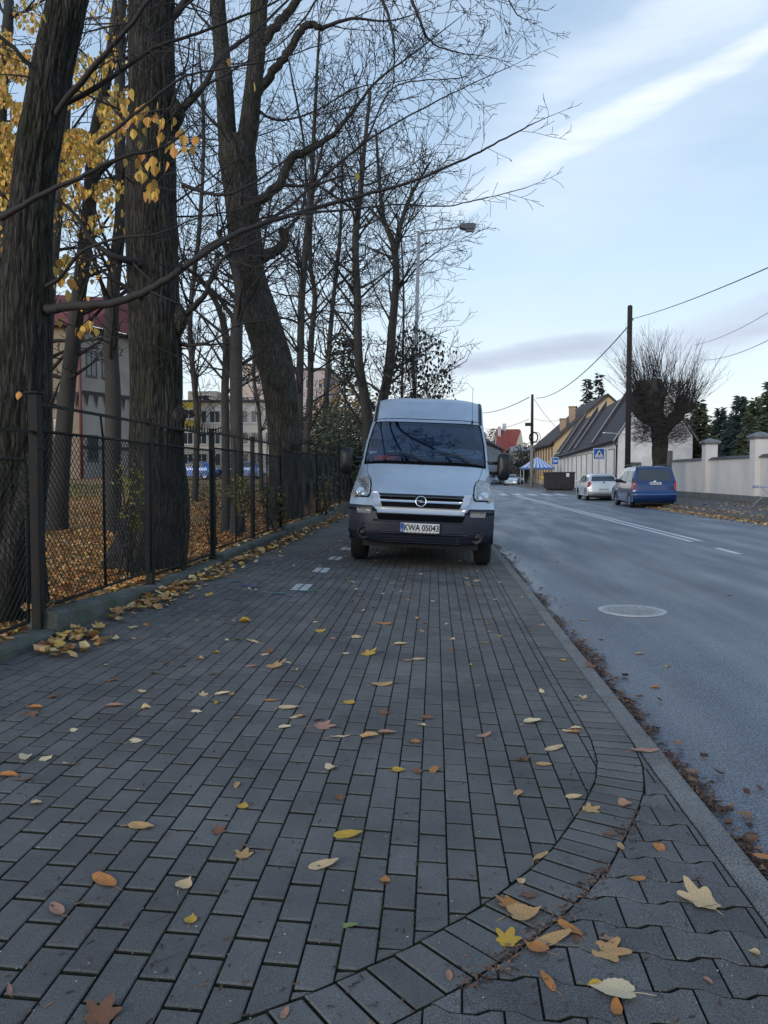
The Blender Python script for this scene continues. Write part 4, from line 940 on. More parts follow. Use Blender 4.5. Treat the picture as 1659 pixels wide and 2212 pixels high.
# ---------------------------------------------------------------- the van
VR = [(.15, .33, .93, .30, -.07), (.04, .35, .97, .30, -.06), (.0, .47, .995, .28, 0), (.0, .62, 1.0, .28, 0), (.03, .79, 1.0, .26, 0), (.07, .87, .995, .26, 0), (.12, .975, .985, .26, 0),
      (.20, 1.03, .98, .26, .01), (.48, 1.18, .965, .22, .02), (.80, 1.32, .955, .16, .03), (1.08, 1.43, .945, .10, .03), (1.45, 1.77, .915, .08, .02), (1.82, 2.09, .872, .08, .02), (1.88, 2.14, .868, .08, .03), (2.12, 2.37, .86, .05, .05), (2.34, 2.51, .855, .02, .08), (2.8, 2.56, .855, 0, .11), (5.45, 2.56, .86, 0, .12)]
vy = 10.3
van = thing('van', (-.225, vy, gz(-.225, 11)-.0), 'silver high roof panel van parked on the brick sidewalk facing the camera', 'van', rot=(0, R(2.3), R(-.6)))
V = Shell(VR, 5.0); V.sg = -1
def hwz(z):
    for i in range(len(VR)-3):
        z0, z1 = VR[i][1], VR[i+1][1]
        if z <= z1: return VR[i][2]+(VR[i+1][2]-VR[i][2])*max(0, (z-z0)/max(1e-6, z1-z0))
    return .86
silver = paintm('silver_paint', (.47, .545, .62), .60, .30, 1.0, .10)
bmp = mat('grey_bumper_plastic', (.010, .015, .030), .5, .35, 6, .2, 200, spec=.5, bdist=.001)
body = MB(); V.patch(body, [(v/2, -1, 1) for v in range(8, 35)], 0, 36, 0)
for sx in (-1, 1):
    cols = []
    for v in range(6, 18):
        col = []
        e = V.S(sx, v)
        for k in range(0, 7):
            ek = V.S(sx, k); f = (ek.z-V.S(sx, 0).z)/(V.S(sx, 6).z-V.S(sx, 0).z)
            if v == 6: col.append(ek)
            else:
                z = .40+(e.z-.40)*f; col.append(Vector((sx*(hwz(z) if f < 1 else abs(e.x)), e.y, z)))
        cols.append(col)
    vs = [p for c_ in cols for p in c_]; fs = [(i*7+k, i*7+k+1, i*7+k+8, i*7+k+7) for i in range(len(cols)-1) for k in range(6)]
    body.add(vs, fs, 0, True)
b_ = V.S(-1, 17); body.quad((-.86, 5.45, .4), (.86, 5.45, .4), (.86, 5.45, 2.4), (-.86, 5.45, 2.4))
body_o = body.build('body', silver, van)
b = MB(); b.box(-.80, .80, .35, 5.4, .26, .5); b.build('underbody', M['black'], van)
# bumper
b = MB(); V.patch(b, [(v*.25, -1, 1) for v in range(0, 17)], .004, 36, thick=.05)
V.patch(b, [(4, -1, -.62), (4.3, -1, -.63), (4.55, -1, -.66)], .006, 8, thick=.02); V.patch(b, [(4, .62, 1), (4.3, .63, 1), (4.55, .66, 1)], .006, 8, thick=.02)
for sx in (-1, 1):
    for i in range(4):
        a0, a1 = V.S(sx, i, .004), V.S(sx, i+1, .004); b.quad(a0, a1, (a1.x, .75, a1.z), (a0.x, .62, a0.z))
bo = b.build('bumper', bmp, van)
blk = mat('black_slot', (.003, .003, .004), .9, spec=.1)
b = MB()
V.patch(b, [(.85, -.54, .54), (2.02, -.58, .58)], .007, 12)
V.patch(b, [(3.15, -.56, .56), (3.66, -.60, .60)], .007, 12); b.build('air_intake', blk, bo)
for v0 in (1.12, 1.42, 1.72):
    b = MB(); V.patch(b, [(v0, -.55, .55), (v0+.10, -.555, .555)], .016, 12, thick=.012); b.build('intake_slat', bmp, bo)
b = MB(); V.patch(b, [(2.05, -.64, .64), (2.18, -.64, .64)], .014, 14, thick=.014); V.patch(b, [(3.05, -.64, .64), (3.2, -.64, .64)], .014, 14, thick=.014); b.build('bumper_ridge', bmp, bo)
# fog lamp wells, tow eye cap and indicator lenses
for sx in (-1, 1):
    u = .77*sx; p = V.S(u, 1.9, .0); Mx = Matrix.Translation(p+Vector((0, -.004, 0))) @ Matrix.Rotation(R(-14*sx), 4, 'Z') @ Matrix.Rotation(R(90), 4, 'X')
    b = MB(); b.lathe([(.088, -.03), (.088, .020), (.074, .022), (.068, .006), (.040, .004), (.036, .012)], 24, M=Mx); b.build('fog_lamp_blank', M['black'], bo)
    b = MB(); V.patch(b, [(3.62, .66*sx, .86*sx), (4.12, .66*sx, .875*sx)], .014, 6, thick=.02); b.build('indicator', mat('indicator_lens', (.30, .28, .25), .25, .6, 60, coat=1, col2=(.10, .09, .08)), bo)
p = V.S(-.77, 2.75, .006); b = MB(); b.box(p.x-.022, p.x+.022, p.y-.004, p.y+.004, p.z-.022, p.z+.022); b.build('tow_eye_cover', M['black'], bo)
# lower fender strip is the body itself; grille
b = MB()
surr = lambda t: -.62+.04*t
V.patch(b, [(3.72, -.575, .575), (4.0, -.595, .595), (4.36, -.612, .612)], .030, 16, thick=.03)
V.patch(b, [(4.36, -.612, -.52), (5.2, -.645, -.55), (6.0, -.675, -.58), (6.35, -.69, -.60)], .030, 3, thick=.03)
V.patch(b, [(4.36, .52, .612), (5.2, .55, .645), (6.0, .58, .675), (6.35, .60, .69)], .030, 3, thick=.03)
gsurr = b.build('grille_surround', paintm('bright_silver_paint', (.62, .63, .64), .6, .3, 1, .05), van)
b = MB(); V.patch(b, [(4.36, -.53, .53), (5.2, -.55, .55), (6.28, -.60, .60)], .010, 16)
b.build('grille', blk, van)
b = MB()
for v in (4.62, 4.80, 4.98, 5.85, 6.02, 6.18): V.patch(b, [(v-.035, -.53-.02*(v-4.5), .53+.02*(v-4.5)), (v+.035, -.53-.02*(v-4.5), .53+.02*(v-4.5))], .018, 12, thick=.01)
b.build('grille_slat', M['black'], van)
b = MB(); V.patch(b, [(5.10, -.555, .555), (5.27, -.56, .56), (5.44, -.565, .565)], .036, 16, thick=.03); b.build('grille_bar', M['chrome'], van)
c = V.S(0, 5.22, .05); em = MB()
Mx = Matrix.Translation(c+Vector((0, -.0, 0))) @ Matrix.Rotation(R(78), 4, 'X')
ring = [(.062, 0), (.076, .0), (.076, .012), (.062, .012), (.062, 0)]
em.lathe(ring, 32, M=Mx, cap=False)
zz = [(-.085, -.012), (-.012, -.012), (.020, -.030), (.030, -.022), (.010, -.004), (.085, .012), (.012, .012), (-.020, .030), (-.030, .022), (-.010, .004)]
zz = [(-.088, -.014), (-.01, -.010), (-.032, -.026), (.088, .014), (.01, .010), (.032, .026)]
zz = [(-.070, .012), (.020, .012), (-.006, -.004), (.070, -.012), (-.020, -.012), (.006, .004)]
n = len(zz); em.add([Mx @ Vector((a, c_, .004)) for a, c_ in zz]+[Mx @ Vector((a, c_, .012)) for a, c_ in zz], [(6, 7, 8), (6, 8, 11), (9, 10, 11), (9, 11, 8)]+[(i, (i+1) % n, n+(i+1) % n, n+i) for i in range(n)])
em.build('emblem', M['chrome'], van)
em = MB(); em.lathe([(.061, .001), (.061, .003)], 32, M=Mx); em.build('emblem_disc', M['black'], van)
# bonnet seams and headlights
for sx in (-1, 1):
    b = MB(); rows = [(6.75, .70*sx, .708*sx), (7.5, .745*sx, .752*sx), (8.3, .80*sx, .806*sx), (9.0, .86*sx, .866*sx), (9.9, .90*sx, .906*sx)]
    V.patch(b, rows, .0035, 1); b.build('bonnet_gap', blk, van)
b = MB(); V.patch(b, [(6.42, -.69, .69), (6.50, -.69, .69)], .004, 14); b.build('bonnet_gap', blk, van)
b = MB(); V.patch(b, [(13.0, -.93, .93), (13.04, -.93, .93)], .003, 14)
b.build('roof_gap', blk, van)
for sx in (-1, 1):
    hl = MB(); V.patch(hl, [(5.75, .745*sx, .93*sx), (6.0, .725*sx, .97*sx), (6.4, .725*sx, .985*sx), (7.0, .73*sx, .988*sx), (7.6, .745*sx, .985*sx), (8.05, .775*sx, .965*sx), (8.25, .81*sx, .93*sx)], .016, 10, thick=.03)
    ho = hl.build('headlight', M['lens'], van)
    hb = MB(); e = .008
    V.patch(hb, [(5.65, .735*sx, .94*sx), (5.92, .71*sx, .98*sx), (6.4, .71*sx, .994*sx), (7.0, .715*sx, .996*sx), (7.65, .73*sx, .994*sx), (8.15, .765*sx, .975*sx), (8.36, .81*sx, .93*sx)], .006, 10, thick=.01); hb.build('bezel', M['black'], ho)
    for (u, v, r) in ((.86, 6.6, .058), (.80, 6.0, .030)):
        p = V.S(u*sx, v, .022); Mx = Matrix.Translation(p) @ Matrix.Rotation(R(68), 4, 'X'); hb = MB(); hb.lathe([(r, -.01), (r, .002), (r*.8, .004), (r*.45, -.002), (r*.2, .004)], 20, M=Mx); hb.build('reflector', M['chrome'], ho)
    hb = MB(); V.patch(hb, [(5.55, .90*sx, .955*sx), (5.9, .93*sx, .982*sx), (6.6, .965*sx, .985*sx)], .019, 3); hb.build('corner_reflector', M['amber'], ho)
# windscreen, black surround, interior
b = MB(); rows = [(10.05, -.925, .925), (10.2, -.94, .94), (11, -.94, .94), (11.7, -.93, .93), (11.88, -.915, .915), (11.95, -.89, .89)]
V.patch(b, rows, .010, 24); ws = b.build('windscreen', M['glass'], van)
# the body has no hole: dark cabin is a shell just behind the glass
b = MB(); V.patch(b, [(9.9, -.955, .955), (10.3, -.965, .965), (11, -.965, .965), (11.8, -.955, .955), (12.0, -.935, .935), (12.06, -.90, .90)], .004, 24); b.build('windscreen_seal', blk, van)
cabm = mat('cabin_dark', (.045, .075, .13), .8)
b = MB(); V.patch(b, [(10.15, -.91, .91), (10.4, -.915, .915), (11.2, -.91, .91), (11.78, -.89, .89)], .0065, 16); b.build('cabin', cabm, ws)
cg = mat('cabin_grey', (.34, .40, .46), .8, .4, 5); 
b = MB(); V.patch(b, [(10.35, .15, .90), (10.62, .12, .92), (10.72, .2, .9)], .0075, 10); V.patch(b, [(10.35, -.62, .1), (10.55, -.6, .12)], .0075, 8); b.build('dashboard', cg, ws)
b = MB(); V.patch(b, [(10.75, .50, .82), (11.0, .47, .85), (11.35, .50, .82), (11.5, .56, .76)], .0075, 6); b.build('seat', mat('seat_fabric', (.02, .03, .05), .9), ws)
b = MB()
for k in range(20):
    a0, a1 = k*2*math.pi/20, (k+1)*2*math.pi/20
    f = lambda a, r: (10.62+.20*math.sin(a)*r, .62+.20*math.cos(a)*r)
    (v0, u0), (v1, u1), (v2, u2), (v3, u3) = f(a0, 1), f(a1, 1), f(a1, .88), f(a0, .88)
    b.quad(V.S(u0, v0, .0085), V.S(u1, v1, .0085), V.S(u2, v2, .0085), V.S(u3, v3, .0085))
b.build('steering_wheel', M['black'], ws)
b = MB(); V.patch(b, [(10.12, -.80, -.44), (10.22, -.82, -.42), (10.32, -.76, -.46)], .0088, 8); b.build('red_jacket', mat('red_cloth', (.60, .06, .05), .9), ws)
b = MB(); V.patch(b, [(10.42, -.90, -.78), (10.52, -.90, -.78)], .0088, 2); b.build('paper_card', mat('paper', (.55, .57, .55), .9), ws)
for pts, w in ((([(.02, 10.42), (.1, 10.46), (.35, 10.44), (.55, 10.35), (.68, 10.08)]), .020), (([(-.62, 10.33), (-.5, 10.40), (-.3, 10.38), (-.12, 10.22), (-.02, 10.04)]), .018)):
    b = MB(); b.tube([V.S(u, v, .035) for u, v in pts], [.008, .009, .009, .010, .012], 5); b.build('wiper', M['black'], van)
# roof channels, antenna, mirrors, plate, wheels
for sx in (-1, 1):
    b = MB(); V.patch(b, [(12.25, .925*sx, .972*sx), (13, .925*sx, .972*sx), (14, .93*sx, .975*sx), (15, .935*sx, .98*sx), (16, .93*sx, .98*sx), (17, .93*sx, .98*sx)], .014, 3, thick=.02); b.build('roof_rail', M['black'], van)
    b = MB(); cx = 1.17*sx; z0, z1 = 1.30, 1.70
    vs = []; fs = []; n = 20
    for j, (yy, k) in enumerate(((1.13, .35), (1.145, .75), (1.175, .95), (1.25, 1.0), (1.31, .92))):
        for i in range(n):
            a = 2*math.pi*i/n; ca, sa = math.cos(a), math.sin(a); e = .55
            vs.append((cx+.100*k*math.copysign(abs(ca)**e, ca), yy, 1.44+.205*k*math.copysign(abs(sa)**e, sa)))
    for j in range(4):
        for i in range(n): fs.append((j*n+i, j*n+(i+1) % n, (j+1)*n+(i+1) % n, (j+1)*n+i))
    vs.append((cx, 1.122, 1.44)); fs += [((i+1) % n, i, 5*n) for i in range(n)]+[tuple(4*n+i for i in range(n-1, -1, -1))]; b.add(vs, fs, 0, True)
    for zz in (1.34, 1.49): b.tube([(.90*sx, 1.30, zz), (1.09*sx, 1.26, zz)], .026, 8)
    b.build('wing_mirror', M['black'], van)
p = V.S(.80, 12.3, .01); b = MB(); b.lathe([(.018, 0), (.012, .04), (.003, .06)], 10, M=Matrix.Translation(p)); b.tube([p+Vector((0, 0, .05)), p+Vector((-.015, .02, .55))], .003, 4); b.build('antenna', M['black'], van)
pc = V.S(0, 2.62, .03); plate = MB(); plate.box(pc.x-.262, pc.x+.262, pc.y-.012, pc.y-.004, pc.z-.062, pc.z+.062, bv=.003); po = plate.build('number_plate', mat('plate_white', (.62, .63, .62), .5), van)
b = MB(); b.box(pc.x-.272, pc.x+.272, pc.y-.004, pc.y+.03, pc.z-.072, pc.z+.068); b.build('plate_holder', M['black'], van)
b = MB(); b.box(pc.x-.260, pc.x-.215, pc.y-.0135, pc.y-.0118, pc.z-.058, pc.z+.058); b.build('blue_band', mat('plate_blue', (.02, .07, .35), .5), po)
text_mesh('KWA 05043', .115, 'plate_letters', mat('plate_black', (.01, .01, .01), .6), po, (pc.x+.022, pc.y-.0150, pc.z-.002), (R(90), 0, 0), bold=.0022, spacing=1.0, sx=.80)
text_mesh('PL', .034, 'country_letters', mat('plate_lettering_white', (.7, .7, .7), .6), po, (pc.x-.238, pc.y-.0155, pc.z-.035), (R(90), 0, 0), bold=.0004)
b = MB()
for k in range(9): b.box(pc.x-.20+k*.05, pc.x-.175+k*.05, pc.y-.0052, pc.y-.0042, pc.z-.0705, pc.z-.0645)
b.build('dealer_lettering', mat('dim_white', (.4, .4, .4), .6), po)
rimm = mat('steel_wheel', (.16, .165, .17), .5, metal=.5)
for sx in (-1, 1):
    wheel(van, .895*sx, .98, .335, .225, rimm, sx); wheel(van, .89*sx, 4.25, .335, .22, rimm, sx)
    b = MB(); b.quad((.97*sx, .64, .42), (.99*sx, .62, .72), (.99*sx, 1.36, .72), (.97*sx, 1.34, .42)); 
    b = MB(); pts = [(1.0*sx, .98+.40*math.cos(a), .335+.40*math.sin(a)) for a in [math.pi*k/12 for k in range(13)]]; b.tube(pts, .02, 5); b.build('wheel_arch', bmp, van)
    b = MB(); b.box(.985*sx-.012, .985*sx+.012, 1.5, 5.3, .6, .72); b.build('side_moulding', bmp, van)
    b = MB(); b.add([(sx*.962, 1.42, 1.48), (sx*.905, 1.78, 1.98), (sx*.902, 2.35, 2.0), (sx*.962, 2.35, 1.48)], [(0, 1, 2, 3)]); b.build('side_window', M['wglass'], van)
# ---------------------------------------------------------------- cars
def car(name, loc, rz, label, paint, rows, L_, W, belt, glassrows, r=.31, axles=(.75, 3.3), tails=None, front=False, rack=False, windows=None, plate=None, group='parked cars'):
    T = thing(name, loc, label, 'car', group, rot=(0, 0, rz)); S_ = Shell(rows, 4); b = MB(); n = len(rows)
    S_.patch(b, [(v/3, -1, 1) for v in range(0, (n-1)*3+1)], 0, 18)
    for sx in (-1, 1):
        cols = []
        for v in range(n):
            e = S_.S(sx, v); zb = min(.26, e.z); col = []
            for k in range(6):
                z = zb+(e.z-zb)*k/5; w = W/2 if z < belt else W/2-(z-belt)*((W/2-abs(e.x))/max(.05, e.z-belt))
                if z < belt and e.z < belt: w = abs(e.x)
                col.append(Vector((sx*(abs(e.x) if k == 5 else w), e.y, z)))
            cols.append(col)
        b.add([p for c_ in cols for p in c_], [(i*6+k, i*6+k+1, i*6+k+7, i*6+k+6) for i in range(n-1) for k in range(5)], 0, True)
    b.build('body', paint, T)
    b = MB(); b.box(-W*.42, W*.42, .3, L_-.3, .16, .3); b.build('underbody', M['black'], T)
    for (nm, v0, v1, ua, ub) in glassrows:
        b = MB(); S_.patch(b, [(v0, -ua, ua), ((v0+v1)/2, -(ua+ub)/2-.01, (ua+ub)/2+.01), (v1, -ub, ub)], .008, 10); b.build(nm, M['wglass'], T)
    for sx in (-1, 1):
        for ay in axles:
            wheel(T, sx*(W/2-.10), ay, r, .20, rim_alloy, sx, .66)
            b = MB(); b.tube([(sx*(W/2-.012), ay+(r+.05)*math.cos(a), r+(r+.05)*math.sin(a)) for a in [math.pi*k/10 for k in range(11)]], .03, 5)
            b.build('wheel_arch', M['black'], T)
        for (pts) in (windows or []):
            b = MB(); vs = []
            for (yy, zz) in pts:
                vs.append((sx*(W/2-(zz-belt)*.30+.012), yy, zz))
            b.add(vs, [tuple(range(len(vs)))]); b.build('side_window', M['wglass'], T)
        my = (windows or [[(2.8, 1)]])[-1][-1][0] if windows else 2.6
        b = MB(); b.box(-.11, .11, -.07, .07, -.07, .08, bv=.03, M=Matrix.Translation((sx*(W/2+.10), my, belt+.07))); b.box(min(sx*(W/2-.05), sx*(W/2+.03)), max(sx*(W/2-.05), sx*(W/2+.03)), my-.02, my+.03, belt+.01, belt+.05); b.build('wing_mirror', paint if not rack else M['black'], T)
        if tails:
            for (nm, mt, rw) in tails:
                b = MB(); S_.patch(b, [(v, ua*sx, ub*sx) for v, ua, ub in rw], .014, 4, thick=.02); b.build(nm, mt, T)
        if rack:
            b = MB(); b.tube([(sx*(W/2-.22), .35, 1.74), (sx*(W/2-.22), .6, 1.82), (sx*(W/2-.22), 2.5, 1.82), (sx*(W/2-.22), 2.8, 1.75)], .02, 6); b.build('roof_rail', M['black'], T)
    if plate:
        v = plate; p = S_.S(0, v, .02); b = MB(); b.box(-.26, .26, p.y-.012, p.y+.004, p.z-.055, p.z+.055); po = b.build('number_plate', mat('car_plate', (.60, .62, .64), .5), T)
        b = MB(); b.box(-.255, -.215, p.y-.0145, p.y-.0122, p.z-.05, p.z+.05); b.build('blue_band', mat('car_plate_blue', (.03, .08, .3), .5), po)
        b = MB()
        for k in range(7): b.box(-.19+k*.06, -.155+k*.06, p.y-.0145, p.y-.0122, p.z-.03, p.z+.03)
        b.build('plate_characters', mat('plate_dim', (.2, .2, .22), .6), po)
    return T, S_
rim_alloy = mat('alloy_rim', (.42, .43, .45), .35, metal=.8)
carblue = paintm('blue_paint', (.004, .036, .15), .35, .3, 1.0, .1)
carsilver = paintm('pale_silver_paint', (.74, .74, .71), .35, .3, 1.0, .06)
# rows: rear bumper -> tailgate -> roof -> windscreen -> bonnet -> front
blue_rows = [(.16, .24, .80, .12, 0), (.02, .38, .87, .12, 0), (.0, .60, .895, .12, 0), (.06, .66, .895, .10, 0), (.10, 1.02, .89, .08, 0), (.14, 1.12, .885, .08, 0), (.30, 1.62, .76, .06, .02), (.36, 1.72, .72, .05, .04), (.6, 1.78, .69, .0, .06), (2.0, 1.80, .69, .0, .06), (2.7, 1.74, .68, .0, .06), (3.35, 1.16, .80, .06, .03), (3.6, 1.05, .84, .1, .03), (4.15, .86, .86, .15, .05), (4.32, .70, .86, .22, .0), (4.38, .45, .86, .24, 0), (4.30, .24, .84, .24, 0)]
Tb, Sb = car('car', (9.22, 32.9, ROADZ), R(-1.0), 'blue estate van with roof rails parked behind the silver hatchback', carblue, blue_rows, 4.38, 1.79, 1.06, [('rear_window', 5.05, 6.25, .80, .84), ('windscreen', 10.2, 10.9, .9, .92)], r=.32, axles=(.80, 3.5),
    tails=[('tail_light', M['redlens'], [(3.3, .88, .99), (4.0, .87, .995), (4.9, .89, .99)]), ('reversing_light', M['pinklens'], [(3.7, .895, .965), (4.1, .895, .965)])], rack=True,
    windows=[[(.45, 1.14), (.62, 1.56), (1.5, 1.58), (1.5, 1.12)], [(1.56, 1.12), (1.56, 1.58), (2.35, 1.56), (2.60, 1.12)]], plate=4.15)
b = MB(); Sb.patch(b, [(1.9, -.99, .99), (2.1, -.99, .99)], .012, 12, thick=.01); b.build('bumper_strip', paintm('light_blue_paint', (.06, .16, .45), .3, .3), Tb)
p = Sb.S(0, 4.85, .01); b = MB(); b.lathe([(.06, 0), (.06, .012), (.04, .014)], 20, M=Matrix.Translation(p) @ Matrix.Rotation(R(90), 4, 'X')); b.build('emblem', M['chrome'], Tb)
sil_rows = [(.20, .26, .76, .14, 0), (.04, .36, .85, .16, 0), (.0, .52, .87, .18, 0), (.06, .66, .875, .16, 0), (.10, .78, .87, .14, 0), (.16, .96, .85, .12, 0), (.24, 1.04, .82, .12, .01), (.60, 1.36, .66, .08, .02), (.75, 1.43, .62, .04, .04), (1.4, 1.48, .62, 0, .05), (2.3, 1.44, .62, .0, .05), (3.05, 1.02, .76, .08, .03), (3.9, .80, .80, .18, .05), (4.15, .62, .82, .25, 0), (4.22, .4, .82, .28, 0), (4.12, .22, .8, .28, 0)]
Ts, Ss = car('car', (9.12, 42.2, ROADZ), R(-1.5), 'pale silver hatchback parked in front of the blue car', carsilver, sil_rows, 4.24, 1.76, .96, [('rear_window', 6.05, 7.5, .80, .84), ('windscreen', 10.2, 10.9, .9, .92)], r=.31, axles=(.78, 3.4),
    tails=[('tail_light', M['redlens'], [(3.6, .90, .995), (4.4, .80, .99), (5.2, .78, .99), (6.0, .88, .99)])],
    windows=[[(.75, 1.08), (.95, 1.34), (1.6, 1.37), (1.6, 1.0)], [(1.66, 1.0), (1.66, 1.37), (2.3, 1.34), (2.85, .98)]], plate=2.6)
b = MB(); Ss.patch(b, [(.6, -.7, .7), (1.3, -.66, .66)], .012, 8, thick=.01); b.build('rear_diffuser', M['black'], Ts)
p = Ss.S(0, 5.2, .01); b = MB(); b.lathe([(.05, 0), (.05, .012), (.03, .014)], 16, M=Matrix.Translation(p) @ Matrix.Rotation(R(90), 4, 'X')); b.build('emblem', M['black'], Ts)
def far_car(px_, Y, rz, label, paint, x=None, z=None, grp='cars far down the street'):
    c = at(px_, 1040, Y); zz = ROADZ if z is None else z
    T, S_ = car('car', (c.x, Y, zz), rz, label, paint, sil_rows, 4.24, 1.76, .96, [('rear_window', 6.05, 7.5, .80, .84), ('windscreen', 10.1, 10.95, .9, .92)], r=.31, axles=(.78, 3.4),
        tails=[('headlight', M['lens'], [(12.3, .60, .93), (12.9, .62, .95)]), ('tail_light', M['redlens'], [(3.6, .90, .995), (5.2, .78, .99)])],
        windows=[[(.75, 1.08), (.95, 1.34), (1.6, 1.37), (1.6, 1.0)], [(1.66, 1.0), (1.66, 1.37), (2.3, 1.34), (2.85, .98)]], plate=None, group=grp)
    b = MB(); S_.patch(b, [(12.95, -.45, .45), (13.3, -.42, .42)], .012, 6); b.build('grille', M['black'], T); return T
far_car(1104, 106, R(180-6), 'small pale blue car far down the street facing the camera', paintm('pale_blue_paint', (.62, .68, .74), .4, .3))
far_car(1117, 114, R(174), 'dark grey car just behind the small pale blue car far down the street', paintm('dark_grey_paint', (.06, .07, .09), .4, .3))
far_car(1074, 118, R(170), 'white car partly hidden by the van mirror far down the street', paintm('white_paint', (.6, .6, .6), .1, .3))
for (px_, Y, rz, lab, c) in ((128, 60, 75, 'pale blue car standing before the villa, right of the leftmost trunk', (.30, .40, .60)), (32, 58, 80, 'dark car seen through the fence at the far left', (.05, .06, .08)), (470, 62, 85, 'blue car seen through the fence right of the thickest trunk', (.03, .12, .38)), (572, 64, 85, 'dull blue car behind the shrubs left of the forked trunk', (.05, .14, .34))):
    c0 = at(px_, 1030, Y); far_car(px_, Y, R(rz), lab, paintm('car_paint', c, .3, .3), z=hz(c0.x, Y), grp='cars parked before the buildings behind the fence')
# ================================================================ STREET LAMP, POLES, CABLES
lb_ = at(890, 1060, 25); base = Vector((-.76, 25, gz(-.76, 25))); T = thing('street_lamp', base, 'tall grey street lamp with one arm over the road, behind the van', 'street lamp')
top = at(905, 500, 25); b = MB(); P = [base, base.lerp(top, .3), base.lerp(top, .31), top]; b.tube(P, [.10, .085, .07, .05], 12); b.build('pole', M['galv'], T, base)
b = MB(); b.tube([at(904, 508, 25), at(915, 499, 25), at(955, 495, 25), at(994, 490, 25)], [.035, .03, .028, .026], 8); b.build('arm', M['galv'], T, base)
b = MB(); h0 = at(993, 490, 25); prof = [(0, -.03), (.08, -.07), (.16, -.09), (.44, -.10), (.50, -.03), (.50, .05), (.44, .08), (.14, .08), (0, .04)]
b.prism([(h0.x+a, h0.z+c) for a, c in prof], 24.87, 25.13); b.build('lamp_head', mat('lamp_grey', (.10, .11, .12), .5), T, base)
b = MB(); b.box(h0.x+.18, h0.x+.44, 24.9, 25.1, h0.z-.16, h0.z-.10, bv=.03); b.build('lamp_glass', mat('lamp_glass', (.32, .34, .36), .3), T, base)
def pole(px_, Y, ytop, X, label, mt, grp, r0=.15, r1=.10, extras=None, two=None):
    t = at(px_, ytop, Y); base = Vector((t.x, Y, .04)); T = thing('utility_pole', base, label, 'pole', grp)
    b = MB()
    if two:
        zm = base.z+(t.z-base.z)*two; b.tube([base-Vector((0, 0, .2)), (base.x, Y, zm)], [r0*1.15, r0], 10); b.build('lower_shaft', M['conc'], T, base); b = MB(); b.tube([(base.x, Y, zm-.5), t], [r0*.95, r1], 10); b.build('shaft', M[mt], T, base)
    else: b.tube([base-Vector((0, 0, .2)), base.lerp(t, .5), t, t+Vector((0, 0, .06))], [r0, (r0+r1)/2, r1, r1*.6], 12); b.build('shaft', M[mt], T, base)
    return T, base, t
T1p, pb1, pt1 = pole(1361, 40, 662, 0, 'dark wooden utility pole rising behind the blue car', 'wood', 'utility poles', .15, .125)
b = MB(); w = at(1366, 690, 40); b.tube([pt1-Vector((0, 0, .62)), w], .02, 5); b.lathe([(.05, -.05), (.06, 0), (.04, .06)], 8, M=Matrix.Translation(w)); b.build('insulator', M['conc'], T1p, pb1)
T2p, pb2, pt2 = pole(1150, 80, 852, 0, 'utility pole with concrete lower shaft beside the striped stall', 'wood', 'utility poles', .17, .13, two=.46)
b = MB(); c = at(1150, 945, 80)
b.box(c.x-.75, c.x-.15, 79.75, 80.1, at(1150, 916, 80).z-.2, at(1150, 916, 80).z+.12); b.build('junction_box', M['black'], T2p, pb2)
b = MB(); pts = [(c.x+.1+.42*math.cos(a), 79.75, c.z+.52*math.sin(a)) for a in [k*math.pi/8 for k in range(17)]]; b.tube(pts, .07, 6, cap=False); b.tube([(p_[0]+.25, p_[1]-.1, p_[2]*1.0) for p_ in pts], .03, 5, cap=False); b.build('cable_coil', M['black'], T2p, pb2)
def cable(a, c, sag, r, label, n=18):
    P = [a.lerp(c, i/n)-Vector((0, 0, sag*4*(i/n)*(1-i/n))) for i in range(n+1)]; b = MB(); b.tube(P, r, 5, cap=False); o = b.build('overhead_cable', M['black'], None, a); tag(o, label, 'cable', 'overhead cables')
nearp = Vector((10.15, 4, 9.6)); wA = at(1368, 688, 40); cable(wA, at(1659, 592, 20)+(at(1659, 592, 20)-wA).normalized()*9+Vector((0, 0, .5)), .22, .016, 'thickest overhead cable running from the wooden pole to the upper right')
cable(at(1357, 705, 40), at(1158, 860, 80), .9, .030, 'sagging overhead cable between the two utility poles')
cable(at(1143, 858, 80), at(1040, 892, 125), .4, .045, 'overhead cable from the far pole to behind the van roof')
cable(at(1143, 905, 80), at(1040, 925, 125), .5, .025, 'thin lower overhead cable left of the far pole')
cable(at(1146, 955, 80), at(1085, 985, 140), .4, .030, 'thin cable from the far pole towards the red roofed house')
cable(at(1154, 862, 80), at(1215, 935, 98), .3, .022, 'thin cable slanting from the far pole to the yellow house')
cable(at(1154, 905, 80), at(1245, 895, 100), .5, .018, 'faint cable from the far pole to the yellow house roof')
cable(at(1500, 745, 60), at(1700, 650, 34), .3, .014, 'faint upper overhead cable right of the pollarded tree')
cable(at(1520, 778, 60), at(1700, 714, 34), .3, .016, 'thin lower overhead cable right of the pollarded tree')
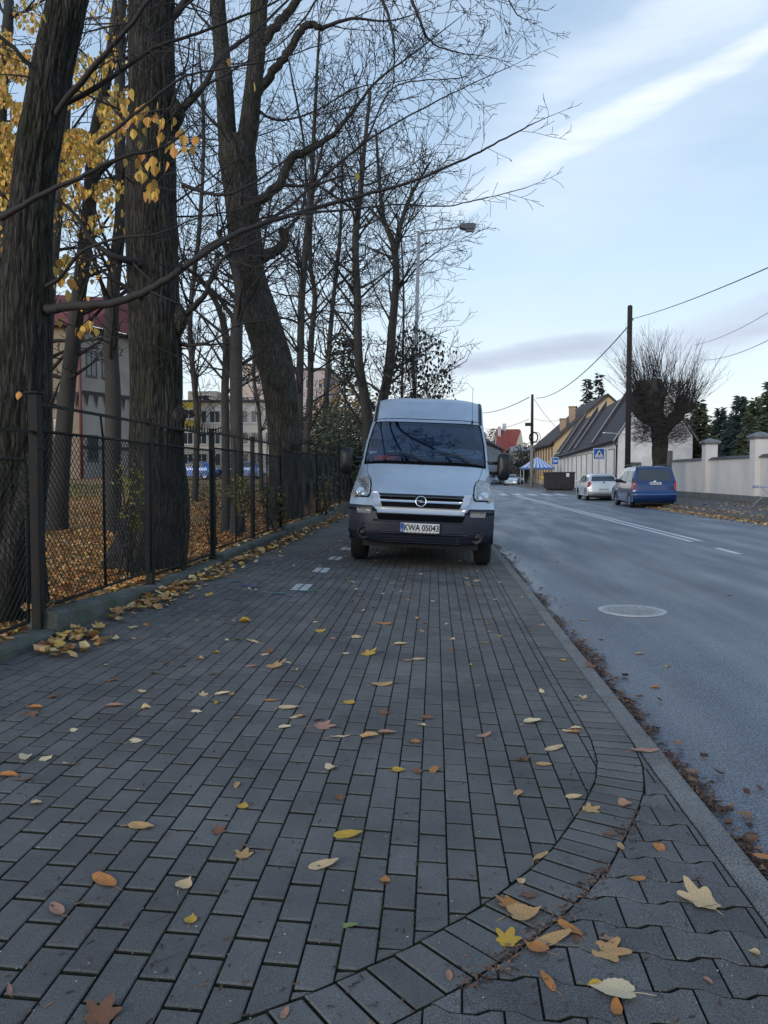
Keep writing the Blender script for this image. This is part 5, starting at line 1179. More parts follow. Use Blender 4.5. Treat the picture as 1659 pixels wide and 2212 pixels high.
# ================================================================ SIGNS
def sign(px_, py_, Y, w, name, label, zc=None):
    c = at(px_, py_, Y); base = Vector((c.x, Y, .04)); T = thing(name, base, label, 'sign'); b = MB(); b.tube([base, (c.x, Y+.03, c.z+w*.5)], .03, 8); b.build('post', M['galv'], T, base)
    b = MB(); b.box(c.x-w/2, c.x+w/2, Y-.015, Y+.005, c.z-w/2, c.z+w/2, bv=.005); b.build('panel', mat('sign_white', (.62, .64, .66), .4), T, base)
    b = MB(); k = w*.44; b.box(c.x-k, c.x+k, Y-.021, Y-.0155, c.z-k, c.z+k); b.build('blue_face', mat('sign_blue', (.015, .11, .40), .4), T, base); return T, c, base
T, c, base = sign(1294, 980, 50, .72, 'crossing_sign', 'square blue pedestrian crossing sign with white triangle above the silver car')
b = MB(); k = .27; b.prism([(c.x-k, c.z-.20), (c.x+k, c.z-.20), (c.x, c.z+.24)], 49.970, 49.976); 
for q_ in (-.22, -.11, 0, .11, .22): b.box(c.x+q_-.035, c.x+q_+.035, 49.970, 49.976, c.z-.27, c.z-.225)
b.build('triangle', mat('sign_symbol_white', (.65, .66, .66), .4), T, base)
b = MB(); b.lathe([(.028, 0), (.028, .006)], 10, M=Matrix.Translation((c.x+.01, 49.966, c.z+.10)) @ Matrix.Rotation(R(90), 4, 'X')); b.prism([(c.x-.03, c.z-.04), (c.x+.05, c.z-.04), (c.x+.03, c.z+.07), (c.x-.02, c.z+.07)], 49.962, 49.968)
for (x0, z0, x1, z1) in ((0, -.04, -.09, -.17), (.02, -.04, .10, -.17), (0, .05, -.09, -.02), (.02, .05, .10, .0)): b.tube([(c.x+x0, 49.966, c.z+z0), (c.x+x1, 49.966, c.z+z1)], .016, 5)
b.build('walking_figure', blk, T, base)
T, c, base = sign(1199, 996, 66, .62, 'street_sign', 'small blue sign with white symbol at the end of the long white building')
b = MB(); b.box(c.x-.18, c.x+.18, 65.970, 65.976, c.z-.06, c.z+.06); b.box(c.x-.18, c.x-.10, 65.970, 65.976, c.z-.14, c.z+.14); b.build('symbol', mat('sign_symbol', (.6, .62, .65), .4), T, base)
# ================================================================ SKIP AND STALL
c0 = at(1193, 1062, 64); base = Vector((c0.x, 64, .04)); T = thing('waste_container', base, 'dark brown steel waste container standing on the sidewalk', 'container')
cm = mat('container_steel', (.032, .030, .037), .6, .4, 2); Mx = Matrix.Translation(base) @ Matrix.Rotation(R(5), 4, 'Z')
b = MB(); W, L_, Hh = 1.85, 3.0, 1.48
b.box(0, W, 0, .06, .12, Hh, M=Mx); b.box(0, .06, .06, L_, .12, Hh, M=Mx); b.box(W-.06, W, .06, L_, .12, Hh-.12, M=Mx); b.box(.06, W-.06, L_-.06, L_, .12, Hh, M=Mx); b.box(.06, W-.06, .06, L_-.06, .12, .2, M=Mx)
b.build('tub', cm, T, base)
b = MB()
for k in range(7): b.box(.05+k*.27, .11+k*.27, -.05, 0, .12, Hh-.02, M=Mx)
for k in range(9): b.box(-.05, 0, .1+k*.34, .17+k*.34, .12, Hh-.02, M=Mx)
b.box(-.04, W+.04, -.06, .02, Hh-.06, Hh+.04, M=Mx); b.box(-.06, .02, .02, L_, Hh-.06, Hh+.04, M=Mx); b.build('rib', cm, T, base)
b = MB(); b.box(1.12, 1.38, -.062, -.054, 1.12, 1.42, M=Mx); b.build('sticker', mat('sticker_white', (.6, .6, .6), .6), T, base)
b = MB(); [b.box(.1, W-.1, y_, y_+.12, 0, .12, M=Mx) for y_ in (.2, 2.6)]; b.build('skid', cm, T, base)
ct = at(1160, 1012, 90); base = Vector((ct.x, 90, .04)); T = thing('market_stall', base, 'market stall under a blue and white striped canopy', 'stall')
b = MB(); w = 1.75; ze = 2.15; zt = 3.35; n = 14
for sd in range(4):
    A = [(-w, -w), (w, -w), (w, w), (-w, w)][sd]; C = [(-w, -w), (w, -w), (w, w), (-w, w)][(sd+1) % 4]
    for k in range(n):
        a = [A[i]+(C[i]-A[i])*k/n for i in (0, 1)]; c = [A[i]+(C[i]-A[i])*(k+1)/n for i in (0, 1)]
        b.add([(base.x+a[0], 90+a[1], ze), (base.x+c[0], 90+c[1], ze), (base.x+c[0]*.06, 90+c[1]*.06, zt), (base.x+a[0]*.06, 90+a[1]*.06, zt)], [(0, 1, 2, 3)], k % 2)
        b.add([(base.x+a[0]*1.01, 90+a[1]*1.01, ze), (base.x+c[0]*1.01, 90+c[1]*1.01, ze), (base.x+c[0]*1.01, 90+c[1]*1.01, ze-.22), (base.x+a[0]*1.01, 90+a[1]*1.01, ze-.22)], [(0, 1, 2, 3)], 2)
b.build('canopy', [mat('canopy_white', (.55, .60, .70), .7), mat('canopy_blue', (.10, .22, .50), .7), mat('canopy_valance', (.06, .12, .30), .7)], T, base)
for sx in (-1, 1):
    for sy in (-1, 1): b = MB(); b.tube([(base.x+sx*w*.97, 90+sy*w*.97, .04), (base.x+sx*w*.97, 90+sy*w*.97, 2.15)], .04, 6); b.build('leg', M['galv'], T, base)
base = Vector((base.x+1.0, 88.2, .04)); T = thing('display_table', base, 'table with yellow goods in front of the striped stall', 'table')
b = MB(); b.box(base.x-.9, base.x+.9, 87.8, 88.6, .82, .88); b.build('tabletop', mat('table_grey', (.25, .2, .1), .7), T, base)
for sx in (-1, 1):
    for sy in (-1, 1): b = MB(); b.tube([(base.x+sx*.82, 88.2+sy*.35, .04), (base.x+sx*.82, 88.2+sy*.35, .82)], .03, 5); b.build('leg', M['galv'], T, base)
for k in range(4):
    x_ = base.x-.66+k*.44; b = MB(); b.box(x_-.17, x_+.17, 87.9, 88.4, .885, 1.15+.05*(k % 2), bv=.03); o = b.build('goods_crate', mat('yellow_crate', (.55, .38, .04), .6), None, (x_, 88.15, .885)); tag(o, ['leftmost yellow crate', 'second yellow crate from the left', 'third yellow crate from the left', 'rightmost yellow crate'][k]+' on the table by the striped stall', 'crate', 'yellow crates on the stall table')
# folding stand at right edge
c = at(1650, 1055, 30); base = Vector((c.x, 30, .04)); T = thing('folding_stand', base, 'folding stand with pale top and crossed metal legs by the white wall', 'stand')
b = MB(); z_ = c.z+.04; b.box(base.x-.30, base.x+1.0, 29.8, 30.2, z_, z_+.05, bv=.015); b.box(base.x-.38, base.x-.24, 29.85, 30.15, z_-.03, z_+.08, bv=.02); b.build('top', mat('stand_cloth', (.42, .48, .62), .7, .5, 6), T, base)
for (x0, x1, yy) in ((-.55, .25, 29.85), (.75, -.05, 30.1), (.1, .45, 29.9)): b = MB(); b.tube([(base.x+x0, yy, .05), (base.x+x1, yy, z_)], .012, 5); b.build('leg', M['galv'], T, base)
# ================================================================ WALL WITH PILLARS
WX = 14.6; wall = thing('boundary_wall', (WX, 36, .04), 'cream plastered boundary wall with tall capped pillars on the right', 'wall'); WO = Vector((WX, 36, .04))
wm = mat('cream_plaster', (.72, .675, .635), .9, .16, .9, .15, 12, stretch=(1, 1, .5)); pm = mat('cement_base', (.17, .18, .175), .9, .3, 2); capm = mat('coping_concrete', (.24, .25, .26), .8, .4, 3); cop = mat('dark_coping', (.05, .055, .06), .6, .2, 4)
b = MB(); b.box(WX+.10, WX+.35, 10, 49, .0, 2.12); b.build('plaster_wall', wm, wall, WO)
b = MB(); b.box(WX+.06, WX+.0985, 10, 49, .0, .34); b.build('base_course', pm, wall, WO)
b = MB(); b.add([(WX+.0, 10, 2.12), (WX+.45, 10, 2.12), (WX+.45, 49, 2.12), (WX, 49, 2.12), (WX+.22, 10, 2.26), (WX+.22, 49, 2.26)], [(0, 1, 2, 3), (0, 3, 5, 4), (1, 4, 5, 2), (0, 4, 1), (3, 2, 5)]); b.build('coping', cop, wall, WO)
for Y in (17.0, 23.5, 29.9, 36.3, 42.7):
    b = MB(); b.box(WX-.12, WX+.50, Y-.31, Y+.31, 0, 2.95); pb_ = b.build('pillar', wm, wall, WO)
    b = MB(); b.box(WX-.14, WX+.0985, Y-.33, Y+.33, 0, .35); b.build('pillar_base', pm, pb_, WO)
    b = MB(); b.box(WX-.18, WX+.56, Y-.37, Y+.37, 2.95, 3.03); b.box(WX-.25, WX+.63, Y-.44, Y+.44, 3.03, 3.12); b.add([(WX-.25, Y-.44, 3.123), (WX+.63, Y-.44, 3.123), (WX+.63, Y+.44, 3.123), (WX-.25, Y+.44, 3.123), (WX+.19, Y, 3.30)], [(0, 1, 4), (1, 2, 4), (2, 3, 4), (3, 0, 4)]); b.build('cap', capm, pb_, WO)
# ================================================================ BUILDINGS
def wallquad(b, p, q, z0, z1, m=0): b.quad((p[0], p[1], z0), (q[0], q[1], z0), (q[0], q[1], z1), (p[0], p[1], z1), m)
def window(T, O, p, q, s, z0, w, h, frame, nrm, name='window', panes=True, glass='wglass'):
    d = Vector((q[0]-p[0], q[1]-p[1], 0)).normalized(); n = Vector(nrm).normalized(); c = Vector((p[0], p[1], 0))+d*s
    Mx = Matrix(((d.x, n.x, 0, c.x), (d.y, n.y, 0, c.y), (0, 0, 1, z0), (0, 0, 0, 1)))
    b = MB(); t = min(.09, w*.12)
    for (a, c_, e, f) in ((-w/2, w/2, 0, t), (-w/2, w/2, h-t, h), (-w/2, -w/2+t, t, h-t), (w/2-t, w/2, t, h-t), (-t/3, t/3, t, h-t)): b.box(a, c_, .0, .07, e, f, M=Mx)
    b.box(-w/2-.08, w/2+.08, 0, .13, -.08, -.002, M=Mx)
    fo = b.build(name, frame, T, O); b = MB(); b.box(-w/2+t, w/2-t, .005, .03, t, h-t, M=Mx); b.build('pane', M[glass], fo, O)
wf = mat('window_frame_white', (.55, .55, .54), .6)
rooft = mat('dark_roof_felt', (.045, .042, .050), .8, .4, 2.5, .3, 20)
# long white building with dark roof and parapet stripes
nr = Vector((12.8, 55, 4.0)); fr_ = Vector((15.0, 98, 3.66)); WB = thing('white_building', (12.8, 55, .04), 'long low white building with steep dark roof behind the parked cars', 'building'); O = Vector((12.8, 55, .04))
wht = mat('white_plaster', (.84, .81, .77), .9, .25, 1.2, .1, 10); d = (fr_-nr).normalized(); 
wd = 5.0; b = MB(); e0 = Vector((nr.x, nr.y, 0)); e1 = Vector((fr_.x, fr_.y, 0)); side_ = Vector((d.y, -d.x, 0)); g0 = e0+side_*wd; g1_ = e1+side_*wd
wallquad(b, e0, e1, 0, 4.0); wallquad(b, g0, g1_, 0, 4.0); rid0 = e0+side_*wd*.5; rid1 = e1+side_*wd*.5; RZ = 8.0
b.add([(e0.x, e0.y, 0), (g0.x, g0.y, 0), (g0.x, g0.y, 4.0), (rid0.x, rid0.y, RZ), (e0.x, e0.y, 4.0)], [(0, 1, 2, 3, 4)]); b.add([(e1.x, e1.y, 0), (g1_.x, g1_.y, 0), (g1_.x, g1_.y, 3.7), (rid1.x, rid1.y, RZ-.4), (e1.x, e1.y, 3.7)], [(0, 1, 2, 3, 4)])
b.build('wall', wht, WB, O)
b = MB(); n_ = -side_
def rp(t, s, up=0.0):       # point on the street side roof slope: t along, s up the slope
    p0 = e0.lerp(e1, t)+n_*.35*(1-s)+side_*wd*.5*s; return Vector((p0.x, p0.y, 4.0-.28+(RZ-4.0+.28)*s-.34*t+up))
b.add([rp(0, 0), rp(1, 0), rp(1, 1), rp(0, 1), rp(0, 0, -.12), rp(1, 0, -.12), rp(1, 1, -.12), rp(0, 1, -.12)], [(0, 1, 2, 3), (4, 5, 6, 7), (0, 1, 5, 4), (1, 2, 6, 5), (2, 3, 7, 6), (3, 0, 4, 7)])
q0, q1 = g0+side_*.35, g1_+side_*.35; b.add([rp(0, 1), rp(1, 1), (q1.x, q1.y, 3.4), (q0.x, q0.y, 3.7)], [(0, 1, 2, 3)]); b.build('roof', rooft, WB, O)
for t in (.0, .22, .48, .60, .80): 
    b = MB(); dt = .012; pts = [rp(t, -.02, .0), rp(t, 1.03, .0), rp(t, 1.03, .55), rp(t, -.02, .42)]; pts2 = [rp(t+dt, -.02, .0), rp(t+dt, 1.03, .0), rp(t+dt, 1.03, .55), rp(t+dt, -.02, .42)]
    if t == 0: continue
    b.add(pts+pts2, [(0, 1, 2, 3), (7, 6, 5, 4), (3, 2, 6, 7), (0, 3, 7, 4), (1, 5, 6, 2)], 0); b.f and None; b.m[-3] = 1; b.build('roof_parapet', [rooft, mat('parapet_edge', (.38, .39, .42), .7)], WB, O)
b = MB(); b.tube([rp(0, 0, .02)+n_*.05, rp(1, 0, .02)+n_*.05], .09, 8); b.tube([rp(0, 0, .02)+n_*.05, rp(0, 0, -.3)+n_*.05+side_*.25, (e0.x-.04, e0.y+.3, 3.4), (e0.x-.08, e0.y+.3, 0)], .055, 8); b.build('gutter', mat('gutter_dark', (.05, .055, .065), .5), WB, O)
for k in range(12):
    t0, t1 = .03+k*.08, .03+k*.08+.068; b = MB(); A = e0.lerp(e1, t0)+n_*.025; C = e0.lerp(e1, t1)+n_*.025; b.quad((A.x, A.y, .05), (C.x, C.y, .05), (C.x, C.y, 3.15), (A.x, A.y, 3.15))
    A2, C2 = A+n_*.02, C+n_*.02; b.quad((A.x, A.y, 3.15), (C.x, C.y, 3.15), (C2.x, C2.y, 3.22), (A2.x, A2.y, 3.22), 1); b.box(A.x-.05, A.x+.05, A.y-.06, A.y+.06, .05, 3.2, 1); b.build('wall_panel', [mat('panel_plaster', (.80, .77, .73), .9, .2, 1), mat('panel_edge', (.20, .20, .20), .9)], WB, O)
gd_ = (g0-e0).normalized(); ng = Vector((-0.0, -1, 0)); 
for (s, z0, w, h) in ((1.1, .1, .9, 2.1), (3.1, 1.3, 1.1, 1.7)): window(WB, O, e0, g0, s, z0, w, h, mat('dark_frame', (.10, .11, .12), .6), ng)
b = MB(); A = rp(0, 0, .0); b.tube([(e0.x-.35, 54.9, 3.7), (rid0.x, rid0.y-.1, RZ+.03), (g0.x+.35, g0.y-.1, 3.7)], .07, 5); b.build('verge', mat('verge_white', (.4, .41, .43), .7), WB, O)
b = MB(); q_ = at(1325, 935, 54.8); b.tube([at(1350, 938, 54.8), at(1326, 936, 54.2), at(1308, 935, 53.2)], .03, 6); b.lathe([(.05, -.05), (.12, 0), (.05, .05)], 10, M=Matrix.Translation(at(1305, 935, 53.2))); b.build('wall_lamp', mat('lamp_white', (.7, .7, .7), .4), WB, O)
# yellow gabled house
YH = thing('yellow_house', (15.2, 100, .04), 'tall ochre house with plain gable end and steep dark roof', 'building'); O = Vector((15.2, 100, .04)); och = mat('ochre_plaster', (.56, .38, .17), .9, .3, .5, .1, 5, col2=(.46, .37, .27)); x0, x1, y0, y1 = 15.2, 28.4, 100, 119; ez = 5.6; rz_ = 11.4
b = MB(); xm = 21.8; b.add([(x0, y0, 0), (x1, y0, 0), (x1, y0, ez), (xm, y0, rz_), (x0, y0, ez)], [(0, 1, 2, 3, 4)]); b.add([(x0, y1, 0), (x1, y1, 0), (x1, y1, ez), (xm, y1, rz_), (x0, y1, ez)], [(0, 1, 2, 3, 4)]); wallquad(b, (x0, y0), (x0, y1), 0, ez); wallquad(b, (x1, y0), (x1, y1), 0, ez); b.build('wall', och, YH, O)
brn = mat('brown_roof_tiles', (.060, .050, .048), .85, .4, 1.5)
b = MB()
for (xa, za, xb, zb) in ((x0-.6, ez-.5, xm, rz_+.02), (x1+.6, ez-.5, xm, rz_+.02)):
    b.add([(xa, y0-.4, za), (xa, y1+.3, za), (xb, y1+.3, zb), (xb, y0-.4, zb), (xa, y0-.4, za+.25), (xa, y1+.3, za+.25), (xb, y1+.3, zb+.25), (xb, y0-.4, zb+.25)], [(0, 1, 2, 3), (4, 5, 6, 7), (0, 1, 5, 4), (0, 4, 7, 3), (1, 2, 6, 5)])
ro = b.build('roof', brn, YH, O)
for (cx, cz) in ((18.2, 9.6), (17.0, 8.0)): b = MB(); b.box(cx-.35, cx+.35, 104, 105, cz-1.6, cz+.7); b.box(cx-.42, cx+.42, 103.93, 105.07, cz+.702, cz+.85); b.build('chimney', mat('chimney_plaster', (.36, .26, .17), .9), ro, O)
for k in range(7):
    for (z0, h) in ((.9, 1.5),): window(YH, O, (x0, y0), (x0, y1), 1.4+k*2.6, z0, .95, h, mat('dark_sash', (.14, .10, .08), .7), (-1, 0, 0))
    window(YH, O, (x0, y0), (x0, y1), 1.4+k*2.6, 3.4, .95, 1.5, mat('dark_sash', (.14, .10, .08), .7), (-1, 0, 0))
    b = MB(); b.box(x0-.14, x0-.003, y0+.10+k*2.6, y0+.28+k*2.6, 0, 5.0); b.build('pilaster', mat('pilaster_plaster', (.50, .40, .26), .9), YH, O)
window(YH, O, (x0, y0), (x1, y0), 1.6, 4.6, .6, 1.0, mat('dark_sash', (.14, .10, .08), .7), (0, -1, 0))
# far houses
def house(name, label, x0, x1, y0, y1, ez, rz_, wallm, roofm, ridge='y', wins=(), grp=None, z=.0, hip=0.0):
    O = Vector((x0, y0, z)); T = thing(name, O, label, 'building', grp); b = MB(); wallquad(b, (x0, y0), (x1, y0), z, ez); wallquad(b, (x1, y0), (x1, y1), z, ez); wallquad(b, (x1, y1), (x0, y1), z, ez); wallquad(b, (x0, y1), (x0, y0), z, ez)
    xm, ym = (x0+x1)/2, (y0+y1)/2; e = .5
    if ridge == 'y':
        b.add([(x0, y0, ez), (x1, y0, ez), (xm, y0, rz_)], [(0, 1, 2)]); b.add([(x0, y1, ez), (x1, y1, ez), (xm, y1, rz_)], [(0, 1, 2)]); k = e*(rz_-ez)/((x1-x0)/2)
        R_ = [[(x0-e, y0-e*.6, ez-k), (x0-e, y1+e, ez-k), (xm, y1+e, rz_+.02), (xm, y0-e*.6, rz_+.02)], [(x1+e, y0-e*.6, ez-k), (x1+e, y1+e, ez-k), (xm, y1+e, rz_+.02), (xm, y0-e*.6, rz_+.02)]]
    else:
        b.add([(x0, y0, ez), (x0, y1, ez), (x0+hip, ym, rz_)], [(0, 1, 2)]); b.add([(x1, y0, ez), (x1, y1, ez), (x1-hip, ym, rz_)], [(0, 1, 2)]); k = e*(rz_-ez)/((y1-y0)/2)
        R_ = [[(x0-e, y0-e, ez-k), (x1+e, y0-e, ez-k), (x1-hip, ym, rz_+.02), (x0+hip, ym, rz_+.02)], [(x0-e, y1+e, ez-k), (x1+e, y1+e, ez-k), (x1-hip, ym, rz_+.02), (x0+hip, ym, rz_+.02)]]
        if hip: R_ += [[(x0-e, y0-e, ez-k), (x0-e, y1+e, ez-k), (x0+hip, ym, rz_+.02), (x0+hip, ym, rz_+.02)]]
    b.build('wall', wallm, T, O); b = MB()
    for q4 in R_: b.add([*q4, *[(p[0], p[1], p[2]+.15) for p in q4]], [(0, 1, 2, 3), (4, 5, 6, 7), (0, 1, 5, 4), (0, 4, 7, 3), (1, 2, 6, 5)])
    ro = b.build('roof', roofm, T, O)
    for (f, s, z0, w, h) in wins:
        if f == 'f': window(T, O, (x0, y0), (x1, y0), s, z0, w, h, wf, (0, -1, 0))
        else: window(T, O, (x0, y0), (x0, y1), s, z0, w, h, wf, (-1, 0, 0))
    return T, ro, O
redt = mat('red_roof_tiles', (.27, .060, .050), .8, .3, 1.5); cream = mat('cream_wall', (.48, .45, .38), .9, .2, .7); wwall = mat('pale_wall', (.50, .53, .57), .9, .15, .7)
T, ro, O = house('red_roofed_house', 'far cream house with steep red roof and white chimneys', 12.6, 17.4, 155, 167, 6.0, 10.6, cream, redt, 'x', [('f', .7+k*1.1, z, .6, 1.3) for k in range(4) for z in (1.0, 3.8)])
b = MB(); b.box(12.8, 13.4, 159, 160, 8, 11.2); b.box(13.9, 14.6, 160.5, 161.3, 9.5, 11.9); b.build('chimney', mat('white_chimney', (.5, .5, .5), .9), ro, O)
b = MB(); b.add([(15.6, 154.9, 6.0), (17.7, 154.9, 6.0), (17.0, 154.9, 10.2)], [(0, 1, 2)]); b.add([(15.6, 154.9, 6.0), (17.0, 154.9, 10.2), (15.0, 160, 10.2)], [(0, 1, 2)], 1); b.build('gable', [cream, redt], T, O)
pa, pb3 = at(1036, 1030, 102), at(1087, 1030, 150); ln_ = math.hypot(pb3.x-pa.x, pb3.y-pa.y)
T, ro, O = house('pale_house', 'far pale blue grey house with dark roof just right of the van', pa.x, pa.x+ln_, 102, 112, 6.2, 9.4, wwall, rooft, 'x', [('f', 1.6+k*3.1, z, 1.0, 1.5) for k in range(15) for z in (1.0, 3.9)], hip=3); T.rotation_euler = (0, 0, math.atan2(pb3.y-pa.y, pb3.x-pa.x))
house('cream_house', 'low cream house below the red roofed house', 14.0, 18.5, 140, 150, 5.6, 6.4, cream, mat('grey_flat_roof', (.25, .26, .27), .8), 'x', [('f', .8+k*1.0, 2.2, .45, 1.7) for k in range(4)])
# villa behind the trees
vp = at(178, 1000, 66); vx = vp.x; vz = hz(vx, 66); O = Vector((vx, 66, vz)); VL = thing('villa', O, 'old villa with red roof and red drainpipe seen between the trunks', 'building')
gb = mat('grey_brown_plaster', (.27, .215, .15), .9, .3, .5); gw = mat('dirty_white_plaster', (.34, .315, .28), .9, .3, .4); 
zt = at(178, 700, 66).z; zm = at(178, 848, 66).z
b = MB(); wallquad(b, (vx-9, 66), (vx, 66), vz-1, zt); b.build('front_wall', gb, VL, O)
b = MB(); wallquad(b, (vx, 66), (vx+5.0, 78), vz-1, zt); b.build('side_wall', gw, VL, O)
b = MB(); zr = at(178, 630, 66).z
b.add([(vx-10, 65.2, zt-.2), (vx+.9, 65.2, zt-.2), (vx+6, 78.5, zt-.2), (vx+1.2, 74, zr+1.2), (vx-5, 72, zr+1.2), (vx-10, 70, zr)], [(0, 1, 4, 5), (1, 3, 4), (1, 2, 3)]); b.add([(vx-10, 65.2, zt-.25), (vx+.9, 65.2, zt-.25), (vx+6, 78.5, zt-.25), (vx-10, 78, zt-.25)], [(0, 1, 2, 3)]); b.build('roof', mat('dull_red_roof', (.17, .035, .035), .8, .3, 2), VL, O)
b = MB(); b.tube([(vx+.02, 65.8, vz-.5), (vx+.02, 65.8, zt)], .14, 8); b.build('drainpipe', mat('red_pipe', (.13, .028, .026), .6), VL, O)
b = MB(); b.box(vx-9, vx-.15, 65.75, 65.95, zm-.25, zm+.05)
for k in range(16): b.prism([(vx-8.8+k*.55, zm-.25), (vx-8.5+k*.55, zm-.25), (vx-8.65+k*.55, zm-1.5)], 65.8, 65.9)

for (zz, hh_) in ((zm-.1, .3), (zt-.5, .4), (zm-4.9, .25)):
    b.add([(vx+.12, 65.9, zz), (vx+5.15, 78, zz), (vx+5.15, 78, zz+hh_), (vx+.12, 65.9, zz+hh_)], [(0, 1, 2, 3)])
for k in range(12):
    f = (k+.3)/12; x_, y_ = vx+.12+5*f, 65.9+12*f; b.add([(x_, y_, zm-.1), (x_+.18, y_+.45, zm-.1), (x_+.09, y_+.22, zm-1.3)], [(0, 1, 2)])
b.build('cornice', mat('dark_timber', (.035, .03, .028), .8), VL, O)
b = MB(); b.box(vx-7.5, vx-2, 65.5, 65.96, vz+1.2, vz+1.5); b.build('ledge', gw, VL, O)
for (s, z0, w, h) in ((2.2, zt-4.4, 1.3, 2.4), (5.5, zt-4.4, 1.3, 2.4), (6.4, zm-4.6, 1.3, 2.4), (2.8, zm-4.6, 1.3, 2.4)): window(VL, O, (vx-9, 66), (vx, 66), s, z0, w, h, mat('brown_frame', (.12, .09, .06), .7), (0, -1, 0))
dS = Vector((5, 12, 0)).normalized(); nS = (dS.y, -dS.x, 0)
for (s, z0) in ((1.2, zt-4.4), (1.2, vz+1.6), (3, zt-4.4), (6.5, zt-4.4), (10, zt-4.4), (3, vz+1.6), (6.5, vz+1.6), (10, vz+1.6)): window(VL, O, (vx, 66), (vx+5, 78), s, z0, 1.2, 2.3, mat('dark_frame', (.08, .08, .09), .7), nS)
# flats
def block(name, label, xa, xb, Y, ytop, wallm, cols, rows, depth=12, ybase=1030, w=1.3, h=1.4, roofm=None, extra=None):
    p, q_ = at(xa, ybase, Y), at(xb, ybase, Y); zt = at(xa, ytop, Y).z; z0 = hz(p.x, Y)-.5; O = Vector((p.x, Y, z0)); T = thing(name, O, label, 'building')
    b = MB(); b.box(p.x, q_.x, Y, Y+depth, z0, zt); b.build('wall', wallm, T, O); b = MB(); b.box(p.x-.3, q_.x+.3, Y-.3, Y+depth+.3, zt+.003, zt+.28); b.build('roof', roofm or mat('flat_roof_dark', (.06, .055, .055), .8), T, O)
    W = q_.x-p.x
    for i in range(cols):
        for j in range(rows): window(T, O, (p.x, Y), (q_.x, Y), W*(i+.5)/cols, z0+1.6+(zt-z0-1.5)*j/rows, w, h, wf, (0, -1, 0))
    return T, O, p, q_, zt
flat = mat('flats_white', (.62, .58, .52), .9, .15, .4)
T, O, p, q_, zt = block('apartment_block', 'low white block of flats with yellow bay behind the trees', 392, 600, 85, 870, flat, 7, 3)
b = MB(); ya = at(398, 1030, 85).x; yb = at(436, 1030, 85).x; b.box(ya, yb, 83.8, 84.99, at(400, 922, 85).z, zt-.05); b.build('yellow_bay', mat('yellow_plaster', (.52, .38, .05), .9), T, O)
window(T, O, (ya, 83.8), (yb, 83.8), (yb-ya)/2, zt-1.9, 1.3, 1.1, wf, (0, -1, 0))
b = MB(); b.box(at(408, 1030, 88).x, at(470, 1030, 88).x, 88, 94, zt+.29, at(420, 845, 88).z); b.build('penthouse', mat('pale_tan_plaster', (.42, .36, .30), .9), T, O); window(T, O, (at(408, 1030, 88).x, 88), (at(470, 1030, 88).x, 88), 1.7, zt+.4, 1.8, .8, wf, (0, -1, 0))
block('apartment_block', 'taller pinkish block seen between the forked trunk and evergreens', 600, 712, 110, 800, mat('pinkish_plaster', (.45, .37, .37), .9, .15, .3), 4, 5)
block('apartment_block', 'tall beige block rising behind the short grey trunk', 520, 592, 120, 790, mat('beige_plaster', (.48, .40, .35), .9, .15, .3), 3, 5)
# ================================================================ POLLARDED TREE AND CONIFERS
gp = random.Random(77); Yp = 45; pbase = at(1424, 1055, Yp); pbase.z = .04; T = thing('pollarded_tree', pbase, 'pollarded tree with huge cut limbs and a fan of thin shoots', 'tree')
tb = MB(); qq = lambda l: [tuple(at(x, y, Yp)) for x, y in l]
trunkmesh(tb, [(pbase.x, pbase.y, -.1)]+qq([(1424, 1000), (1424, 960), (1424, 925), (1412, 890), (1406, 850), (1404, 822)]), [.48, .41, .38, .42, .58, .74, .72], 60, 12, .38, seed=5, furrow=.05)
trunkmesh(tb, qq([(1424, 940), (1445, 915), (1465, 895), (1472, 870), (1470, 855)]), [.40, .36, .33, .34, .22], 16, 6, .2, seed=6)
trunkmesh(tb, qq([(1450, 905), (1470, 890), (1490, 880), (1498, 870)]), [.30, .28, .26, .16], 14, 5, .2, seed=7)
trunkmesh(tb, qq([(1410, 910), (1385, 895), (1372, 870), (1370, 860)]), [.35, .32, .32, .2], 14, 5, .2, seed=8)
tb.build('trunk', M['bark2'], T, pbase)
cb = MB()
def shoot(p, d, L_, r):
    n = 5; pts = [p.copy()]; 
    for i in range(n): d = (d+Vector((gp.gauss(0, .10), gp.gauss(0, .10), .06))).normalized(); p = p+d*L_/n; pts.append(p.copy())
    cb.tube(pts, [r, r*.9, r*.75, r*.6, r*.45, r*.3], 3, cap=False)
    if L_ > 1.0:
        for k in range(3):
            q_ = pts[gp.randint(1, 4)]; cb.tube([q_, q_+rdir(d, R(30), gp)*L_*.22], [r*.4, r*.25], 3, cap=False)
for k in range(430):
    hx, hy = gp.choice(((1378, 865), (1400, 825), (1420, 822), (1440, 845), (1470, 855), (1490, 875), (1472, 880), (1380, 840)))
    c = at(hx+gp.gauss(0, 8), hy+gp.gauss(0, 8), Yp+gp.uniform(-.5, .5)); an = (hx-1430)/70*.55+gp.gauss(0, .28); shoot(c, Vector((math.sin(an), gp.gauss(0, .35), math.cos(an))), gp.uniform(.9, 3.4), gp.uniform(.007, .019))
for k in range(3000):
    hx, hy = gp.uniform(1368, 1486), gp.uniform(825, 955)
    c = at(hx, hy, Yp+gp.uniform(-.8, .4)); an = gp.uniform(-2.6, 2.6); shoot(c, Vector((math.sin(an), gp.gauss(0, .5)-.2, math.cos(an)*.6-.15)), gp.uniform(.25, 1.0), .011)
cb.build('crown', mat('shoot_bark', (.045, .036, .036), .8), T, pbase)
